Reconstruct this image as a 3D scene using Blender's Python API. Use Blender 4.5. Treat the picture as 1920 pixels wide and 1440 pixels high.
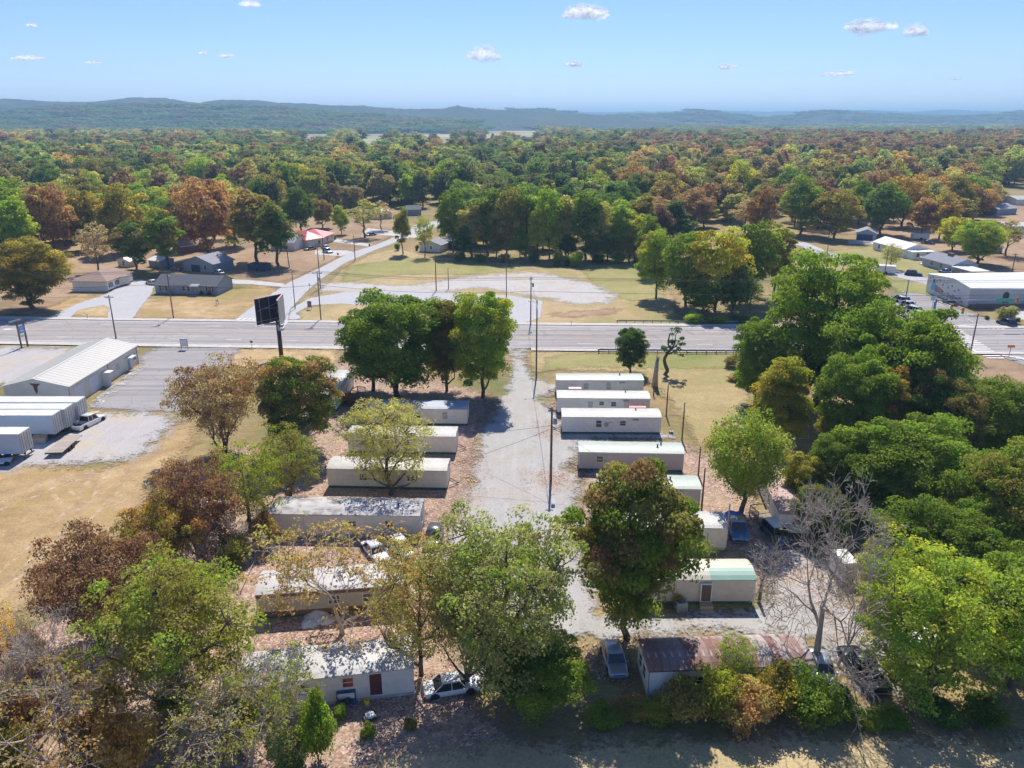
import bpy, math, random
import numpy as np
from mathutils import Vector, Matrix

for o in list(bpy.data.objects): bpy.data.objects.remove(o)
S = bpy.context.scene
COL = S.collection

# ------------------------------------------------------------------ camera, sky, sun, exposure
CAMH = 44.0
FPX = 1450.0                      # focal length in pixels of the 1920 wide photograph
PITCH = math.atan(498.0/FPX)
SP, CP = math.sin(PITCH), math.cos(PITCH)
cd = bpy.data.cameras.new('camera'); cam = bpy.data.objects.new('camera', cd); COL.objects.link(cam)
cam.location = (0, 0, CAMH); cam.rotation_euler = (math.pi/2-PITCH, 0, 0)
cd.sensor_width = 36; cd.lens = FPX/1920*36; cd.clip_start = 0.5; cd.clip_end = 60000
S.camera = cam

SUN_EL, SUN_AZ = math.radians(51), math.radians(4)     # azimuth from +Y towards +X
W = bpy.data.worlds.new('World'); S.world = W; W.use_nodes = True
wn = W.node_tree; wn.nodes.clear()
sky = wn.nodes.new('ShaderNodeTexSky'); sky.sky_type = 'NISHITA'; sky.sun_disc = False
sky.sun_elevation = SUN_EL; sky.sun_rotation = SUN_AZ
sky.altitude = 200; sky.air_density = 1.0; sky.dust_density = 0.0; sky.ozone_density = 6
tint = wn.nodes.new('ShaderNodeMix'); tint.data_type = 'RGBA'; tint.blend_type = 'MULTIPLY'
tint.inputs[0].default_value = 1; tint.inputs[7].default_value = (0.64, 0.655, 0.86, 1)
bg = wn.nodes.new('ShaderNodeBackground'); bg.inputs[1].default_value = 0.12
wo = wn.nodes.new('ShaderNodeOutputWorld')
wn.links.new(sky.outputs[0], tint.inputs[6]); wn.links.new(tint.outputs[2], bg.inputs[0]); wn.links.new(bg.outputs[0], wo.inputs[0])

sd = bpy.data.lights.new('sun', 'SUN'); sun = bpy.data.objects.new('sun', sd); COL.objects.link(sun)
sd.energy = 4.5; sd.angle = math.radians(0.5); sd.color = (1.0, 0.94, 0.84)
_d = Vector((math.sin(SUN_AZ)*math.cos(SUN_EL), math.cos(SUN_AZ)*math.cos(SUN_EL), math.sin(SUN_EL)))
sun.rotation_euler = _d.to_track_quat('Z', 'Y').to_euler(); sun.location = (0, 0, 300)

S.view_settings.view_transform = 'Standard'; S.view_settings.look = 'None'
S.view_settings.exposure = 0.5; S.view_settings.gamma = 1; S.view_settings.use_curve_mapping = False
S.cycles.use_denoising = True
S.cycles.max_bounces = 10; S.cycles.diffuse_bounces = 6; S.cycles.glossy_bounces = 2
S.cycles.transmission_bounces = 6; S.cycles.transparent_max_bounces = 12; S.cycles.volume_bounces = 0
S.cycles.sample_clamp_indirect = 4; S.cycles.blur_glossy = 1
try: S.cycles.use_light_tree = False
except Exception: pass

# ------------------------------------------------------------------ helpers
def P(x, y, z=0.0):
    """point of the plane at height z seen at pixel x, y of the 1920x1440 photograph"""
    u = (x-960)/FPX; v = (y-720)/FPX; d = SP+v*CP
    k = (CAMH-z)/d
    return Vector((u*k, (CP-v*SP)*k, z))
def PX(X, Y, Z):
    a = Z-CAMH; dep = Y*CP-a*SP; up = Y*SP+a*CP
    return 960+FPX*X/dep, 720-FPX*up/dep
def zat(Y, y):
    """height of a point at ground distance Y seen at picture row y"""
    v = (y-720)/FPX
    return CAMH-Y*(SP+v*CP)/(CP-v*SP)
def scl(p):
    return (p.y*CP-(p.z-CAMH)*SP)/FPX     # metres per pixel

def tag(o, label=None, cat=None, group=None, kind=None):
    if label: o['label'] = label
    if cat: o['category'] = cat
    if group: o['group'] = group
    if kind: o['kind'] = kind
    return o
def thing(name, loc, rz, label, cat, group=None):
    o = bpy.data.objects.new(name, None); COL.objects.link(o); o.empty_display_size = 0.3
    o.location = loc; o.rotation_euler = (0, 0, rz)
    return tag(o, label, cat, group)
def copy_tree(o, parent=None):
    c = o.copy(); COL.objects.link(c)
    if parent: c.parent = parent
    for ch in list(o.children): copy_tree(ch, c)
    return c

# ---- materials
MATS = {}
def new_mat(name):
    m = bpy.data.materials.new(name); m.use_nodes = True
    nt = m.node_tree; nt.nodes.clear()
    out = nt.nodes.new('ShaderNodeOutputMaterial')
    return m, nt, out
def N(nt, t, **kw):
    n = nt.nodes.new('ShaderNode'+t)
    for k, v in kw.items():
        if k.startswith('i_'): n.inputs[k[2:].replace('_', ' ')].default_value = v
        else: setattr(n, k, v)
    return n
def ramp(nt, fac, stops):
    r = N(nt, 'ValToRGB'); e = r.color_ramp.elements
    while len(e) < len(stops): e.new(0.5)
    for i, (p, c) in enumerate(stops):
        e[i].position = p; e[i].color = (*c, 1) if len(c) == 3 else c
    nt.links.new(fac, r.inputs[0]); return r.outputs[0]
def mixc(nt, fac, a, b, mode='MIX'):
    m = N(nt, 'Mix', data_type='RGBA', blend_type=mode)
    for s, i in ((fac, 0), (a, 6), (b, 7)):
        if hasattr(s, 'links'): nt.links.new(s, m.inputs[i])
        elif i == 0: m.inputs[0].default_value = s
        else: m.inputs[i].default_value = (*s, 1)
    return m.outputs[2]
def noise(nt, vec, scale, detail=4, rough=0.6, dist=0.0):
    n = N(nt, 'TexNoise'); n.inputs['Scale'].default_value = scale; n.inputs['Detail'].default_value = detail
    n.inputs['Roughness'].default_value = rough; n.inputs['Distortion'].default_value = dist
    if vec: nt.links.new(vec, n.inputs['Vector'])
    return n.outputs['Fac']
def math_(nt, op, a, b=None, clamp=False):
    m = N(nt, 'Math', operation=op, use_clamp=clamp)
    for i, s in enumerate((a, b)):
        if s is None: continue
        if hasattr(s, 'links'): nt.links.new(s, m.inputs[i])
        else: m.inputs[i].default_value = s
    return m.outputs[0]
def stretch(nt, vec, s):
    m = N(nt, 'Mapping'); m.inputs['Scale'].default_value = s
    nt.links.new(vec, m.inputs[0]); return m.outputs[0]

def mat(name, col, rough=0.7, metal=0.0, var=0.12, scale=1.5, dirt=None, dirt_amt=0.5, bump=0.0, bscale=20,
        ribs=None, objcol=False, streak=None, spec=0.5):
    """painted or plain surface with soft tonal variation, stains, ribs"""
    if name in MATS: return MATS[name]
    m, nt, out = new_mat(name)
    b = N(nt, 'BsdfPrincipled'); b.inputs['Roughness'].default_value = rough; b.inputs['Metallic'].default_value = metal
    b.inputs['Specular IOR Level'].default_value = spec
    tc = N(nt, 'TexCoord').outputs['Object']
    base = col
    if objcol:
        base = N(nt, 'ObjectInfo').outputs['Color']
    n1 = noise(nt, tc, scale, 5)
    k = ramp(nt, n1, [(0.3, (1-var,)*3), (0.7, (1+var*0.5,)*3)])
    c = mixc(nt, 1.0, base, k, 'MULTIPLY')
    if streak:
        s = noise(nt, stretch(nt, tc, streak[1]), 1.0, 5, 0.65)
        f = ramp(nt, s, [(streak[2], (0, 0, 0)), (streak[3], (1, 1, 1))])
        c = mixc(nt, f, c, streak[0])
    if dirt:
        s = noise(nt, tc, scale*2.3, 6, 0.7)
        f = ramp(nt, s, [(0.52, (0, 0, 0)), (0.75, (dirt_amt,)*3)])
        c = mixc(nt, f, c, dirt)
    nt.links.new(c, b.inputs['Base Color'])
    h = None
    if bump:
        h = noise(nt, tc, bscale, 3)
        bp = N(nt, 'Bump'); bp.inputs['Strength'].default_value = bump; bp.inputs['Distance'].default_value = 0.03
        nt.links.new(h, bp.inputs['Height']); nt.links.new(bp.outputs[0], b.inputs['Normal'])
    if ribs:
        wv = N(nt, 'TexWave', wave_type='BANDS', bands_direction=ribs[0]); wv.inputs['Scale'].default_value = ribs[1]
        nt.links.new(tc, wv.inputs['Vector'])
        bp = N(nt, 'Bump'); bp.inputs['Strength'].default_value = ribs[2]; bp.inputs['Distance'].default_value = 0.03
        nt.links.new(wv.outputs['Fac'], bp.inputs['Height']); nt.links.new(bp.outputs[0], b.inputs['Normal'])
    nt.links.new(b.outputs[0], out.inputs[0])
    MATS[name] = m; return m

# ---- mesh builder
class MB:
    def __init__(s): s.v = []; s.f = []; s.m = []; s.mi = 0
    def quad(s, *p):
        i = len(s.v); s.v += [tuple(q) for q in p]; s.f.append(tuple(range(i, i+len(p)))); s.m.append(s.mi); return s
    def box(s, x0, x1, y0, y1, z0, z1):
        i = len(s.v)
        s.v += [(x0,y0,z0),(x1,y0,z0),(x1,y1,z0),(x0,y1,z0),(x0,y0,z1),(x1,y0,z1),(x1,y1,z1),(x0,y1,z1)]
        for f in ((3,2,1,0),(4,5,6,7),(0,1,5,4),(1,2,6,5),(2,3,7,6),(3,0,4,7)):
            s.f.append(tuple(i+k for k in f)); s.m.append(s.mi)
        return s
    def prism(s, poly, a0, a1, axis=1):
        """extrude a 2D polygon (list of pairs) along axis (0 x,1 y,2 z)"""
        i = len(s.v); n = len(poly)
        def mk(p, a):
            return {0: (a, p[0], p[1]), 1: (p[0], a, p[1]), 2: (p[0], p[1], a)}[axis]
        s.v += [mk(p, a0) for p in poly]+[mk(p, a1) for p in poly]
        s.f.append(tuple(range(i, i+n))); s.f.append(tuple(range(i+2*n-1, i+n-1, -1))); s.m += [s.mi]*2
        for k in range(n):
            s.f.append((i+k, i+(k+1) % n, i+n+(k+1) % n, i+n+k)); s.m.append(s.mi)
        return s
    def tube(s, pts, rad, n=8, cap=True):
        pts = [Vector(p) for p in pts]
        if not hasattr(rad, '__len__'): rad = [rad]*len(pts)
        rings = []
        for j, p in enumerate(pts):
            t = (pts[min(j+1, len(pts)-1)]-pts[max(j-1, 0)]).normalized()
            a = t.orthogonal().normalized() if j == 0 else (a-t*a.dot(t)).normalized()
            b = t.cross(a)
            i = len(s.v)
            s.v += [tuple(p+rad[j]*(a*math.cos(2*math.pi*k/n)+b*math.sin(2*math.pi*k/n))) for k in range(n)]
            rings.append(i)
        for r0, r1 in zip(rings, rings[1:]):
            for k in range(n):
                s.f.append((r0+k, r0+(k+1) % n, r1+(k+1) % n, r1+k)); s.m.append(s.mi)
        if cap:
            s.f.append(tuple(rings[0]+k for k in range(n-1, -1, -1))); s.f.append(tuple(rings[-1]+k for k in range(n))); s.m += [s.mi]*2
        return s
    def lathe(s, prof, c=(0, 0, 0), n=12, axis=2):
        """prof: (radius, height) pairs, turned about z (or y)"""
        rings = []
        for r, h in prof:
            i = len(s.v); rings.append(i)
            for k in range(n):
                a = 2*math.pi*k/n; q = (r*math.cos(a), r*math.sin(a), h)
                if axis == 1: q = (q[0], q[2], q[1])
                s.v.append((c[0]+q[0], c[1]+q[1], c[2]+q[2]))
        for r0, r1 in zip(rings, rings[1:]):
            for k in range(n):
                s.f.append((r0+k, r0+(k+1) % n, r1+(k+1) % n, r1+k)); s.m.append(s.mi)
        s.f.append(tuple(rings[0]+k for k in range(n-1, -1, -1))); s.f.append(tuple(rings[-1]+k for k in range(n))); s.m += [s.mi]*2
        return s
    def mesh(s, name, mats, smooth=False):
        me = bpy.data.meshes.new(name); me.from_pydata(s.v, [], s.f)
        for m in (mats if isinstance(mats, (list, tuple)) else [mats]): me.materials.append(m)
        me.polygons.foreach_set('material_index', s.m)
        if smooth: me.polygons.foreach_set('use_smooth', [True]*len(s.f))
        me.validate(); me.update(); return me
    def build(s, name, mats, parent=None, smooth=False, bevel=0):
        o = bpy.data.objects.new(name, s.mesh(name, mats, smooth)); COL.objects.link(o)
        if parent: o.parent = parent
        if bevel:
            b = o.modifiers.new('bevel', 'BEVEL'); b.width = bevel; b.segments = 2; b.limit_method = 'ANGLE'
        return o

def np_mesh(name, V, F, mats, attrs=None, smooth=False):
    """V (n,3); F (m,k) all faces of k corners"""
    me = bpy.data.meshes.new(name); m, k = F.shape
    me.vertices.add(len(V)); me.vertices.foreach_set('co', np.ascontiguousarray(V, np.float32).ravel())
    me.loops.add(m*k); me.loops.foreach_set('vertex_index', np.ascontiguousarray(F, np.int32).ravel())
    me.polygons.add(m); me.polygons.foreach_set('loop_start', np.arange(0, m*k, k, dtype=np.int32))
    try: me.polygons.foreach_set('loop_total', np.full(m, k, dtype=np.int32))
    except Exception: pass
    for mt in mats: me.materials.append(mt)
    if smooth: me.polygons.foreach_set('use_smooth', np.ones(m, bool))
    me.update(calc_edges=True)
    for nm, (dom, arr) in (attrs or {}).items():
        a = me.attributes.new(nm, 'FLOAT', dom); a.data.foreach_set('value', np.ascontiguousarray(arr, np.float32))
    return me
# ------------------------------------------------------------------ ground materials
def ground_mat(name, build, edge=0.0, rough=0.95, bumps=((3.0, 0.25),)):
    """build(nt, pos) -> colour socket. edge>0: attribute 'sd' (metres inside the outline) fades the sheet's ragged rim"""
    m, nt, out = new_mat(name)
    pos = N(nt, 'NewGeometry').outputs['Position']
    b = N(nt, 'BsdfPrincipled'); b.inputs['Roughness'].default_value = rough; b.inputs['Specular IOR Level'].default_value = 0.2
    nt.links.new(build(nt, pos), b.inputs['Base Color'])
    prev = None
    for sc, st in bumps:
        bp = N(nt, 'Bump'); bp.inputs['Strength'].default_value = st; bp.inputs['Distance'].default_value = 0.08
        nt.links.new(noise(nt, pos, sc, 5, 0.7), bp.inputs['Height'])
        if prev: nt.links.new(prev, bp.inputs['Normal'])
        prev = bp.outputs[0]
    if prev: nt.links.new(prev, b.inputs['Normal'])
    if edge:
        at = N(nt, 'Attribute', attribute_name='sd').outputs['Fac']
        n1 = noise(nt, pos, 0.35, 6, 0.7); n2 = noise(nt, pos, 3.0, 4, 0.7)
        s = math_(nt, 'ADD', at, math_(nt, 'MULTIPLY', math_(nt, 'SUBTRACT', n1, 0.5), edge*4))
        s = math_(nt, 'ADD', s, math_(nt, 'MULTIPLY', math_(nt, 'SUBTRACT', n2, 0.5), edge*3))
        f = math_(nt, 'ADD', math_(nt, 'MULTIPLY', s, 1.1/edge), 0.35, True)
        tr = N(nt, 'BsdfTransparent'); mx = N(nt, 'MixShader')
        nt.links.new(f, mx.inputs[0]); nt.links.new(tr.outputs[0], mx.inputs[1]); nt.links.new(b.outputs[0], mx.inputs[2])
        nt.links.new(mx.outputs[0], out.inputs[0])
    else: nt.links.new(b.outputs[0], out.inputs[0])
    return m

def col_grass(dry=(.37,.27,.13), mid=(.27,.22,.09), green=(.15,.17,.05), brown=(.20,.13,.08), wet=0.5):
    def f(nt, pos):
        a = noise(nt, pos, 0.045, 5, 0.6, 0.6); b_ = noise(nt, pos, 0.35, 6, 0.7, 0.4); c_ = noise(nt, pos, 4.0, 5, 0.75)
        c = ramp(nt, a, [(0.33, green), (0.46, mid), (0.60, dry)])
        c = mixc(nt, ramp(nt, b_, [(0.42, (0,0,0)), (0.72, (.75,)*3)]), c, brown)
        st = noise(nt, stretch(nt, pos, (0.25, 1.6, 1)), 1.2, 5, 0.7)
        c = mixc(nt, ramp(nt, st, [(0.5, (0,0,0)), (0.8, (.6,)*3)]), c, (.46,.36,.20))
        return mixc(nt, 1.0, c, ramp(nt, c_, [(0.28, (.62,)*3), (0.72, (1.28,)*3)]), 'MULTIPLY')
    return f
def col_litter(nt, pos):
    v = N(nt, 'TexVoronoi'); v.inputs['Scale'].default_value = 6.5; nt.links.new(pos, v.inputs['Vector'])
    sep = N(nt, 'SeparateColor'); nt.links.new(v.outputs['Color'], sep.inputs[0])
    c = ramp(nt, sep.outputs[0], [(0.0, (.22,.13,.10)), (0.35, (.34,.215,.165)), (0.6, (.44,.29,.22)), (0.82, (.52,.38,.30)), (1.0, (.60,.50,.42))])
    n = noise(nt, pos, 0.22, 6, 0.7, 0.5)
    c = mixc(nt, ramp(nt, n, [(0.45, (0,0,0)), (0.68, (.8,)*3)]), c, (.42,.32,.21))
    return mixc(nt, 1.0, c, ramp(nt, noise(nt, pos, 1.1, 5, 0.7), [(0.3, (.7,)*3), (0.7, (1.2,)*3)]), 'MULTIPLY')
def col_gravel(a=(.40,.40,.41), b=(.52,.51,.51), tan=(.42,.36,.29), amt=0.6):
    def f(nt, pos):
        c = mixc(nt, noise(nt, pos, 0.18, 6, 0.65, 0.8), a, b)
        w = noise(nt, stretch(nt, pos, (1.6, 0.12, 1)), 0.7, 4, 0.6)
        c = mixc(nt, ramp(nt, w, [(0.5, (0,0,0)), (0.72, (.4,)*3)]), c, (.55,.55,.56))
        c = mixc(nt, ramp(nt, noise(nt, pos, 0.11, 6, 0.7), [(0.5, (0,0,0)), (0.7, (amt,)*3)]), c, tan)
        dk = noise(nt, pos, 0.9, 6, 0.75, 1.5)
        c = mixc(nt, ramp(nt, dk, [(0.55, (0,0,0)), (0.72, (.6,)*3)]), c, (.23,.215,.20))
        return mixc(nt, 1.0, c, ramp(nt, noise(nt, pos, 5.0, 5, 0.8), [(0.25, (.72,)*3), (0.75, (1.22,)*3)]), 'MULTIPLY')
    return f
def col_asphalt(a=(.21,.19,.195), b=(.25,.225,.225)):
    def f(nt, pos):
        c = mixc(nt, noise(nt, pos, 0.08, 5, 0.6), a, b)
        w = noise(nt, stretch(nt, pos, (0.03, 1.0, 1)), 0.75, 5, 0.6)
        c = mixc(nt, ramp(nt, w, [(0.42, (0,0,0)), (0.62, (.75,)*3)]), c, tuple(x*0.76 for x in a))
        pt = noise(nt, pos, 0.35, 6, 0.75, 1.0)
        c = mixc(nt, ramp(nt, pt, [(0.6, (0,0,0)), (0.72, (.5,)*3)]), c, tuple(x*1.25 for x in b))
        v = N(nt, 'TexVoronoi', feature='DISTANCE_TO_EDGE'); v.inputs['Scale'].default_value = 0.22
        nt.links.new(pos, v.inputs['Vector'])
        dd = N(nt, 'TexNoise'); dd.inputs['Scale'].default_value = 0.6
        c = mixc(nt, ramp(nt, v.outputs['Distance'], [(0.0, (.35,)*3), (0.03, (0,0,0))]), c, tuple(x*0.5 for x in a))
        return mixc(nt, 1.0, c, ramp(nt, noise(nt, pos, 7, 4, 0.8), [(0.3, (.9,)*3), (0.7, (1.1,)*3)]), 'MULTIPLY')
    return f
def col_plain(c0, v=0.15):
    def f(nt, pos):
        c = mixc(nt, 1.0, c0, ramp(nt, noise(nt, pos, 0.5, 6, 0.7), [(0.3, (1-v,)*3), (0.7, (1+v,)*3)]), 'MULTIPLY')
        return mixc(nt, 1.0, c, ramp(nt, noise(nt, pos, 6, 4, 0.7), [(0.3, (1-v*.6,)*3), (0.7, (1+v*.6,)*3)]), 'MULTIPLY')
    return f

# ------------------------------------------------------------------ ground sheet (reaches the horizon)
def base_ground(nt, pos):
    c = col_grass()(nt, pos)
    far = N(nt, 'SeparateXYZ'); nt.links.new(pos, far.inputs[0])
    # beyond the houses the open ground is mown meadow, under the trees leaf litter
    f = ramp(nt, math_(nt, 'MULTIPLY', far.outputs[1], 1/1500.0), [(0.30, (0,0,0)), (0.45, (1,1,1))])
    m = noise(nt, pos, 0.0032, 5, 0.6)
    c2 = ramp(nt, m, [(0.36, (.22,.20,.09)), (0.5, (.34,.29,.15)), (0.6, (.46,.39,.23))])
    return mixc(nt, f, c, c2)
gx = np.concatenate([[-14000,-9000,-5000,-2500,-1200], np.linspace(-600, 600, 25), [1200,2500,5000,9000,14000]])
gy = np.concatenate([[-300], np.linspace(0, 1200, 25), [1800,2600,4000,6000,9000,14500]])
XX, YY = np.meshgrid(gx, gy); V = np.stack([XX.ravel(), YY.ravel(), np.full(XX.size, 0.08)], 1)
nx = len(gx); I = np.arange(len(V)).reshape(len(gy), nx)
F = np.stack([I[:-1,:-1].ravel(), I[:-1,1:].ravel(), I[1:,1:].ravel(), I[1:,:-1].ravel()], 1)
o = bpy.data.objects.new('ground', np_mesh('ground', V, F, [ground_mat('meadow_ground', base_ground)])); COL.objects.link(o)
tag(o, 'dry mown grass ground reaching to the hills', kind='structure')

def sdist(px, py, poly):
    """signed distance, positive inside"""
    n = len(poly); d = np.full(px.shape, 1e9); ins = np.zeros(px.shape, bool)
    for i in range(n):
        ax, ay = poly[i][:2]; bx, by = poly[(i+1) % n][:2]
        ex, ey = bx-ax, by-ay; L = ex*ex+ey*ey+1e-9
        t = np.clip(((px-ax)*ex+(py-ay)*ey)/L, 0, 1)
        d = np.minimum(d, np.hypot(px-ax-t*ex, py-ay-t*ey))
        c = ((ay > py) != (by > py)) & (px < (bx-ax)*(py-ay)/(by-ay+1e-12)+ax)
        ins ^= c
    return np.where(ins, d, -d)
LAYER = [0]
def patch(name, polys, m, cell=1.0, margin=2.0, label=None, holes=(), z=None, world=False):
    """a ground sheet whose outline is given in picture pixels and laid on the ground"""
    LAYER[0] += 1
    z = 0.1+0.0035*LAYER[0] if z is None else z
    W_ = [[(q if world else P(*q))[:2] for q in poly] for poly in polys]
    H_ = [[(q if world else P(*q))[:2] for q in poly] for poly in holes]
    allp = np.array([q for p in W_ for q in p]); x0, y0 = allp.min(0)-margin; x1, y1 = allp.max(0)+margin
    xs = np.arange(x0, x1+cell, cell); ys = np.arange(y0, y1+cell, cell)
    XX, YY = np.meshgrid(xs, ys)
    D = np.full(XX.shape, -1e9)
    for p in W_: D = np.maximum(D, sdist(XX, YY, p))
    for p in H_: D = np.minimum(D, -sdist(XX, YY, p))
    nx = len(xs); I = np.arange(XX.size).reshape(XX.shape)
    F = np.stack([I[:-1,:-1].ravel(), I[:-1,1:].ravel(), I[1:,1:].ravel(), I[1:,:-1].ravel()], 1)
    Dr = D.ravel(); keep = (Dr[F] > -margin).any(1); F = F[keep]
    used = np.unique(F); mp = np.full(XX.size, -1); mp[used] = np.arange(len(used))
    V = np.stack([XX.ravel()[used], YY.ravel()[used], np.full(len(used), z)], 1)
    o = bpy.data.objects.new(name, np_mesh(name, V, mp[F], [m], {'sd': ('POINT', Dr[used])})); COL.objects.link(o)
    return tag(o, label, kind='structure')
def sheet(name, pts, z, m, label=None, kind='structure', parent=None, world=False):
    mb = MB(); mb.quad(*[((q[0], q[1], z) if world else (*P(*q)[:2], z)) for q in pts])
    o = mb.build(name, m, parent)
    return tag(o, label, kind=kind if not parent else None)

M_litter = ground_mat('fallen_leaf_ground', col_litter, 2.2, bumps=((5.0, 0.5),))
M_gravel = ground_mat('pale_gravel', col_gravel((.36,.345,.33), (.48,.46,.43), (.41,.34,.27), .8), 1.6, bumps=((6, 0.3),))
M_lotg = ground_mat('thin_gravel', col_gravel((.42,.40,.39), (.55,.53,.50), (.48,.36,.24), 1.0), 3.0, bumps=((6, 0.3),))
M_gravel_tan = ground_mat('dusty_gravel', col_gravel((.40,.38,.37), (.50,.475,.46), (.54,.43,.29), 1.0), 3.0, bumps=((6, 0.3),))
M_lot = ground_mat('lot_asphalt', col_asphalt((.30,.28,.28), (.40,.375,.36)), 1.2, bumps=((6, 0.15),))
M_street = ground_mat('street_asphalt', col_gravel((.42,.42,.44), (.50,.49,.50), (.44,.42,.40), 0.4), 0.3, bumps=((6, 0.15),))
M_field = ground_mat('field_grass', col_grass((.48,.37,.20), (.38,.31,.14), (.27,.27,.09), (.32,.21,.12)), 1.6, bumps=((4, 0.3),))
M_green = ground_mat('green_grass', col_grass((.38,.33,.14), (.30,.29,.10), (.20,.24,.06), (.27,.22,.10)), 1.6, bumps=((4, 0.3),))
M_straw = ground_mat('straw_grass', col_grass((.58,.43,.24), (.42,.29,.13), (.33,.27,.09), (.27,.165,.10)), 2.0, bumps=((4, 0.3),))
M_dirt = ground_mat('bare_brown_soil', col_grass((.42,.30,.19), (.34,.23,.145), (.23,.17,.09), (.25,.15,.10)), 1.6, bumps=((4, 0.4),))  # mottled brown soil tones for yards and verge
M_fore = ground_mat('dry_grass_painted_light', col_grass((.62,.48,.28), (.50,.40,.20), (.38,.36,.13), (.40,.28,.18)), 1.6, bumps=((4, 0.3),))  # grass colour lightened to paint fill light into the shaded foreground strip
M_concrete = ground_mat('concrete', col_plain((.52,.49,.45)), 0, bumps=((8, 0.15),))
M_conc_soft = ground_mat('concrete_drive', col_plain((.50,.48,.46)), 0.3, bumps=((8, 0.15),))
M_hwy = ground_mat('highway_asphalt', col_asphalt((.335,.31,.30), (.41,.385,.37)), 0, bumps=((8, 0.12),))
M_white = ground_mat('road_paint_white', col_plain((.72,.70,.68), 0.2), 0, 0.8, bumps=())
M_yellow = ground_mat('road_paint_yellow', col_plain((.62,.42,.20), 0.2), 0, 0.8, bumps=())

# ------------------------------------------------------------------ patches of ground, far to near
patch('lawn', [[(0,560),(100,590),(230,598),(500,600),(560,560),(500,535),(290,560),(200,560),(130,545),(0,520)]], M_straw, label='dry lawn in front of the grey ranch house')
patch('yard', [[(-60,430),(-60,588),(60,592),(110,570),(160,548),(240,520),(310,500),(420,515),(520,530),(560,520),(640,480),(700,470),(760,420),(600,400),(300,430)]], M_dirt, label='brown leaf strewn yards around the houses left of the side street')
patch('field', [[(600,545),(640,505),(690,478),(745,465),(800,480),(900,490),(1030,500),(1200,500),(1260,550),(1275,600),(1400,606),(1400,616),(560,604),(555,585),(590,575)]], M_field, 1.5, label='open mown field north of the highway')
patch('field', [[(1085,500),(1190,492),(1235,530),(1250,560),(1180,565),(1120,545)]], M_green, 1.2, label='greener patch in the field by the woods')
patch('field', [[(650,500),(760,485),(900,492),(1010,505),(900,515),(760,515),(640,530)]], M_green, 1.2, label='greenish strip at the back of the open field')
patch('field', [[(1480,480),(1700,455),(1780,520),(1735,560),(1700,560),(1640,520),(1560,520),(1500,520)]], M_green, 1.2, label='lawns between the houses right of the creek trees')
patch('yard', [[(1500,400),(1960,380),(2050,520),(1860,520),(1720,470),(1640,440),(1500,440)]], M_dirt, 1.5, label='bare brown yards behind the right hand houses')
patch('gravel_lot', [[(780,535),(860,520),(1000,510),(1060,520),(1120,535),(1158,555),(1140,570),(1080,572),(1020,560),(900,540),(830,548),(700,552),(600,548),(600,532),(660,530),(740,536)]], M_lotg, 1.0, label='pale gravel lot in the open field')
patch('yard', [[(1020,590),(1110,582),(1170,578),(1150,590),(1060,596)]], M_dirt, 1.0, label='brown earth strip before the gravel lot')
patch('driveway', [[(580,560),(650,548),(760,545),(960,555),(1018,565),(1016,595),(968,612),(955,600),(900,580),(700,572),(600,574),(560,600),(540,600),(545,580)]], M_street, 1.0, label='pale drive looping through the open field', holes=[[(572,548),(600,535),(630,543),(622,552),(590,556)], [(555,588),(580,574),(640,570),(700,576),(800,585),(900,602),(940,612),(700,612),(575,602)]])
patch('side_street', [[(440,600),(470,578),(540,531),(600,503),(655,475),(700,461),(735,447),(760,430),(790,418),(850,412),(850,419),(800,430),(765,447),(742,455),(690,475),(647,494),(602,524),(575,548),(545,580),(540,602)]], M_street, 0.8, label='pale side street curving away from the highway')
patch('driveway', [[(430,524),(470,526),(530,532),(545,540),(470,534),(410,532),(330,524)]], M_conc_soft, 0.8, label='concrete drive behind the grey ranch house')
patch('driveway', [[(590,470),(650,470),(665,474),(640,481),(590,478)], [(620,447),(700,459),(690,463),(610,452)], [(690,428),(790,440),(780,447),(680,438)]], M_conc_soft, 0.7, label='concrete drives off the side street')
patch('driveway', [[(90,597),(140,572),(200,552),(240,530),(262,524),(290,535),(285,552),(262,580),(250,599),(200,598),(205,580),(195,573),(150,582),(130,598)]], M_street, 0.8, label='gravel drive looping before the brown roofed house')
patch('street', [[(1480,455),(1500,462),(1540,482),(1600,500),(1760,540),(1760,528),(1620,492),(1560,475),(1510,455)]], M_street, 1.0, label='narrow street leading past the white house')
patch('driveway', [[(1590,450),(1640,452),(1640,458),(1590,458)]], M_conc_soft, 0.7, label='drive of the grey garage')
patch('parking_lot', [[(1640,560),(1700,548),(1735,552),(1800,580),(1860,600),(1980,625),(1980,640),(1720,640),(1640,612)]], M_lot, 1.0, label='parking lot and street mouth beside the mural building')
patch('parking_lot', [[(1860,580),(2060,572),(2060,606),(1900,600)]], M_conc_soft, 1.0, label='pale forecourt before the mural building')
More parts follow.
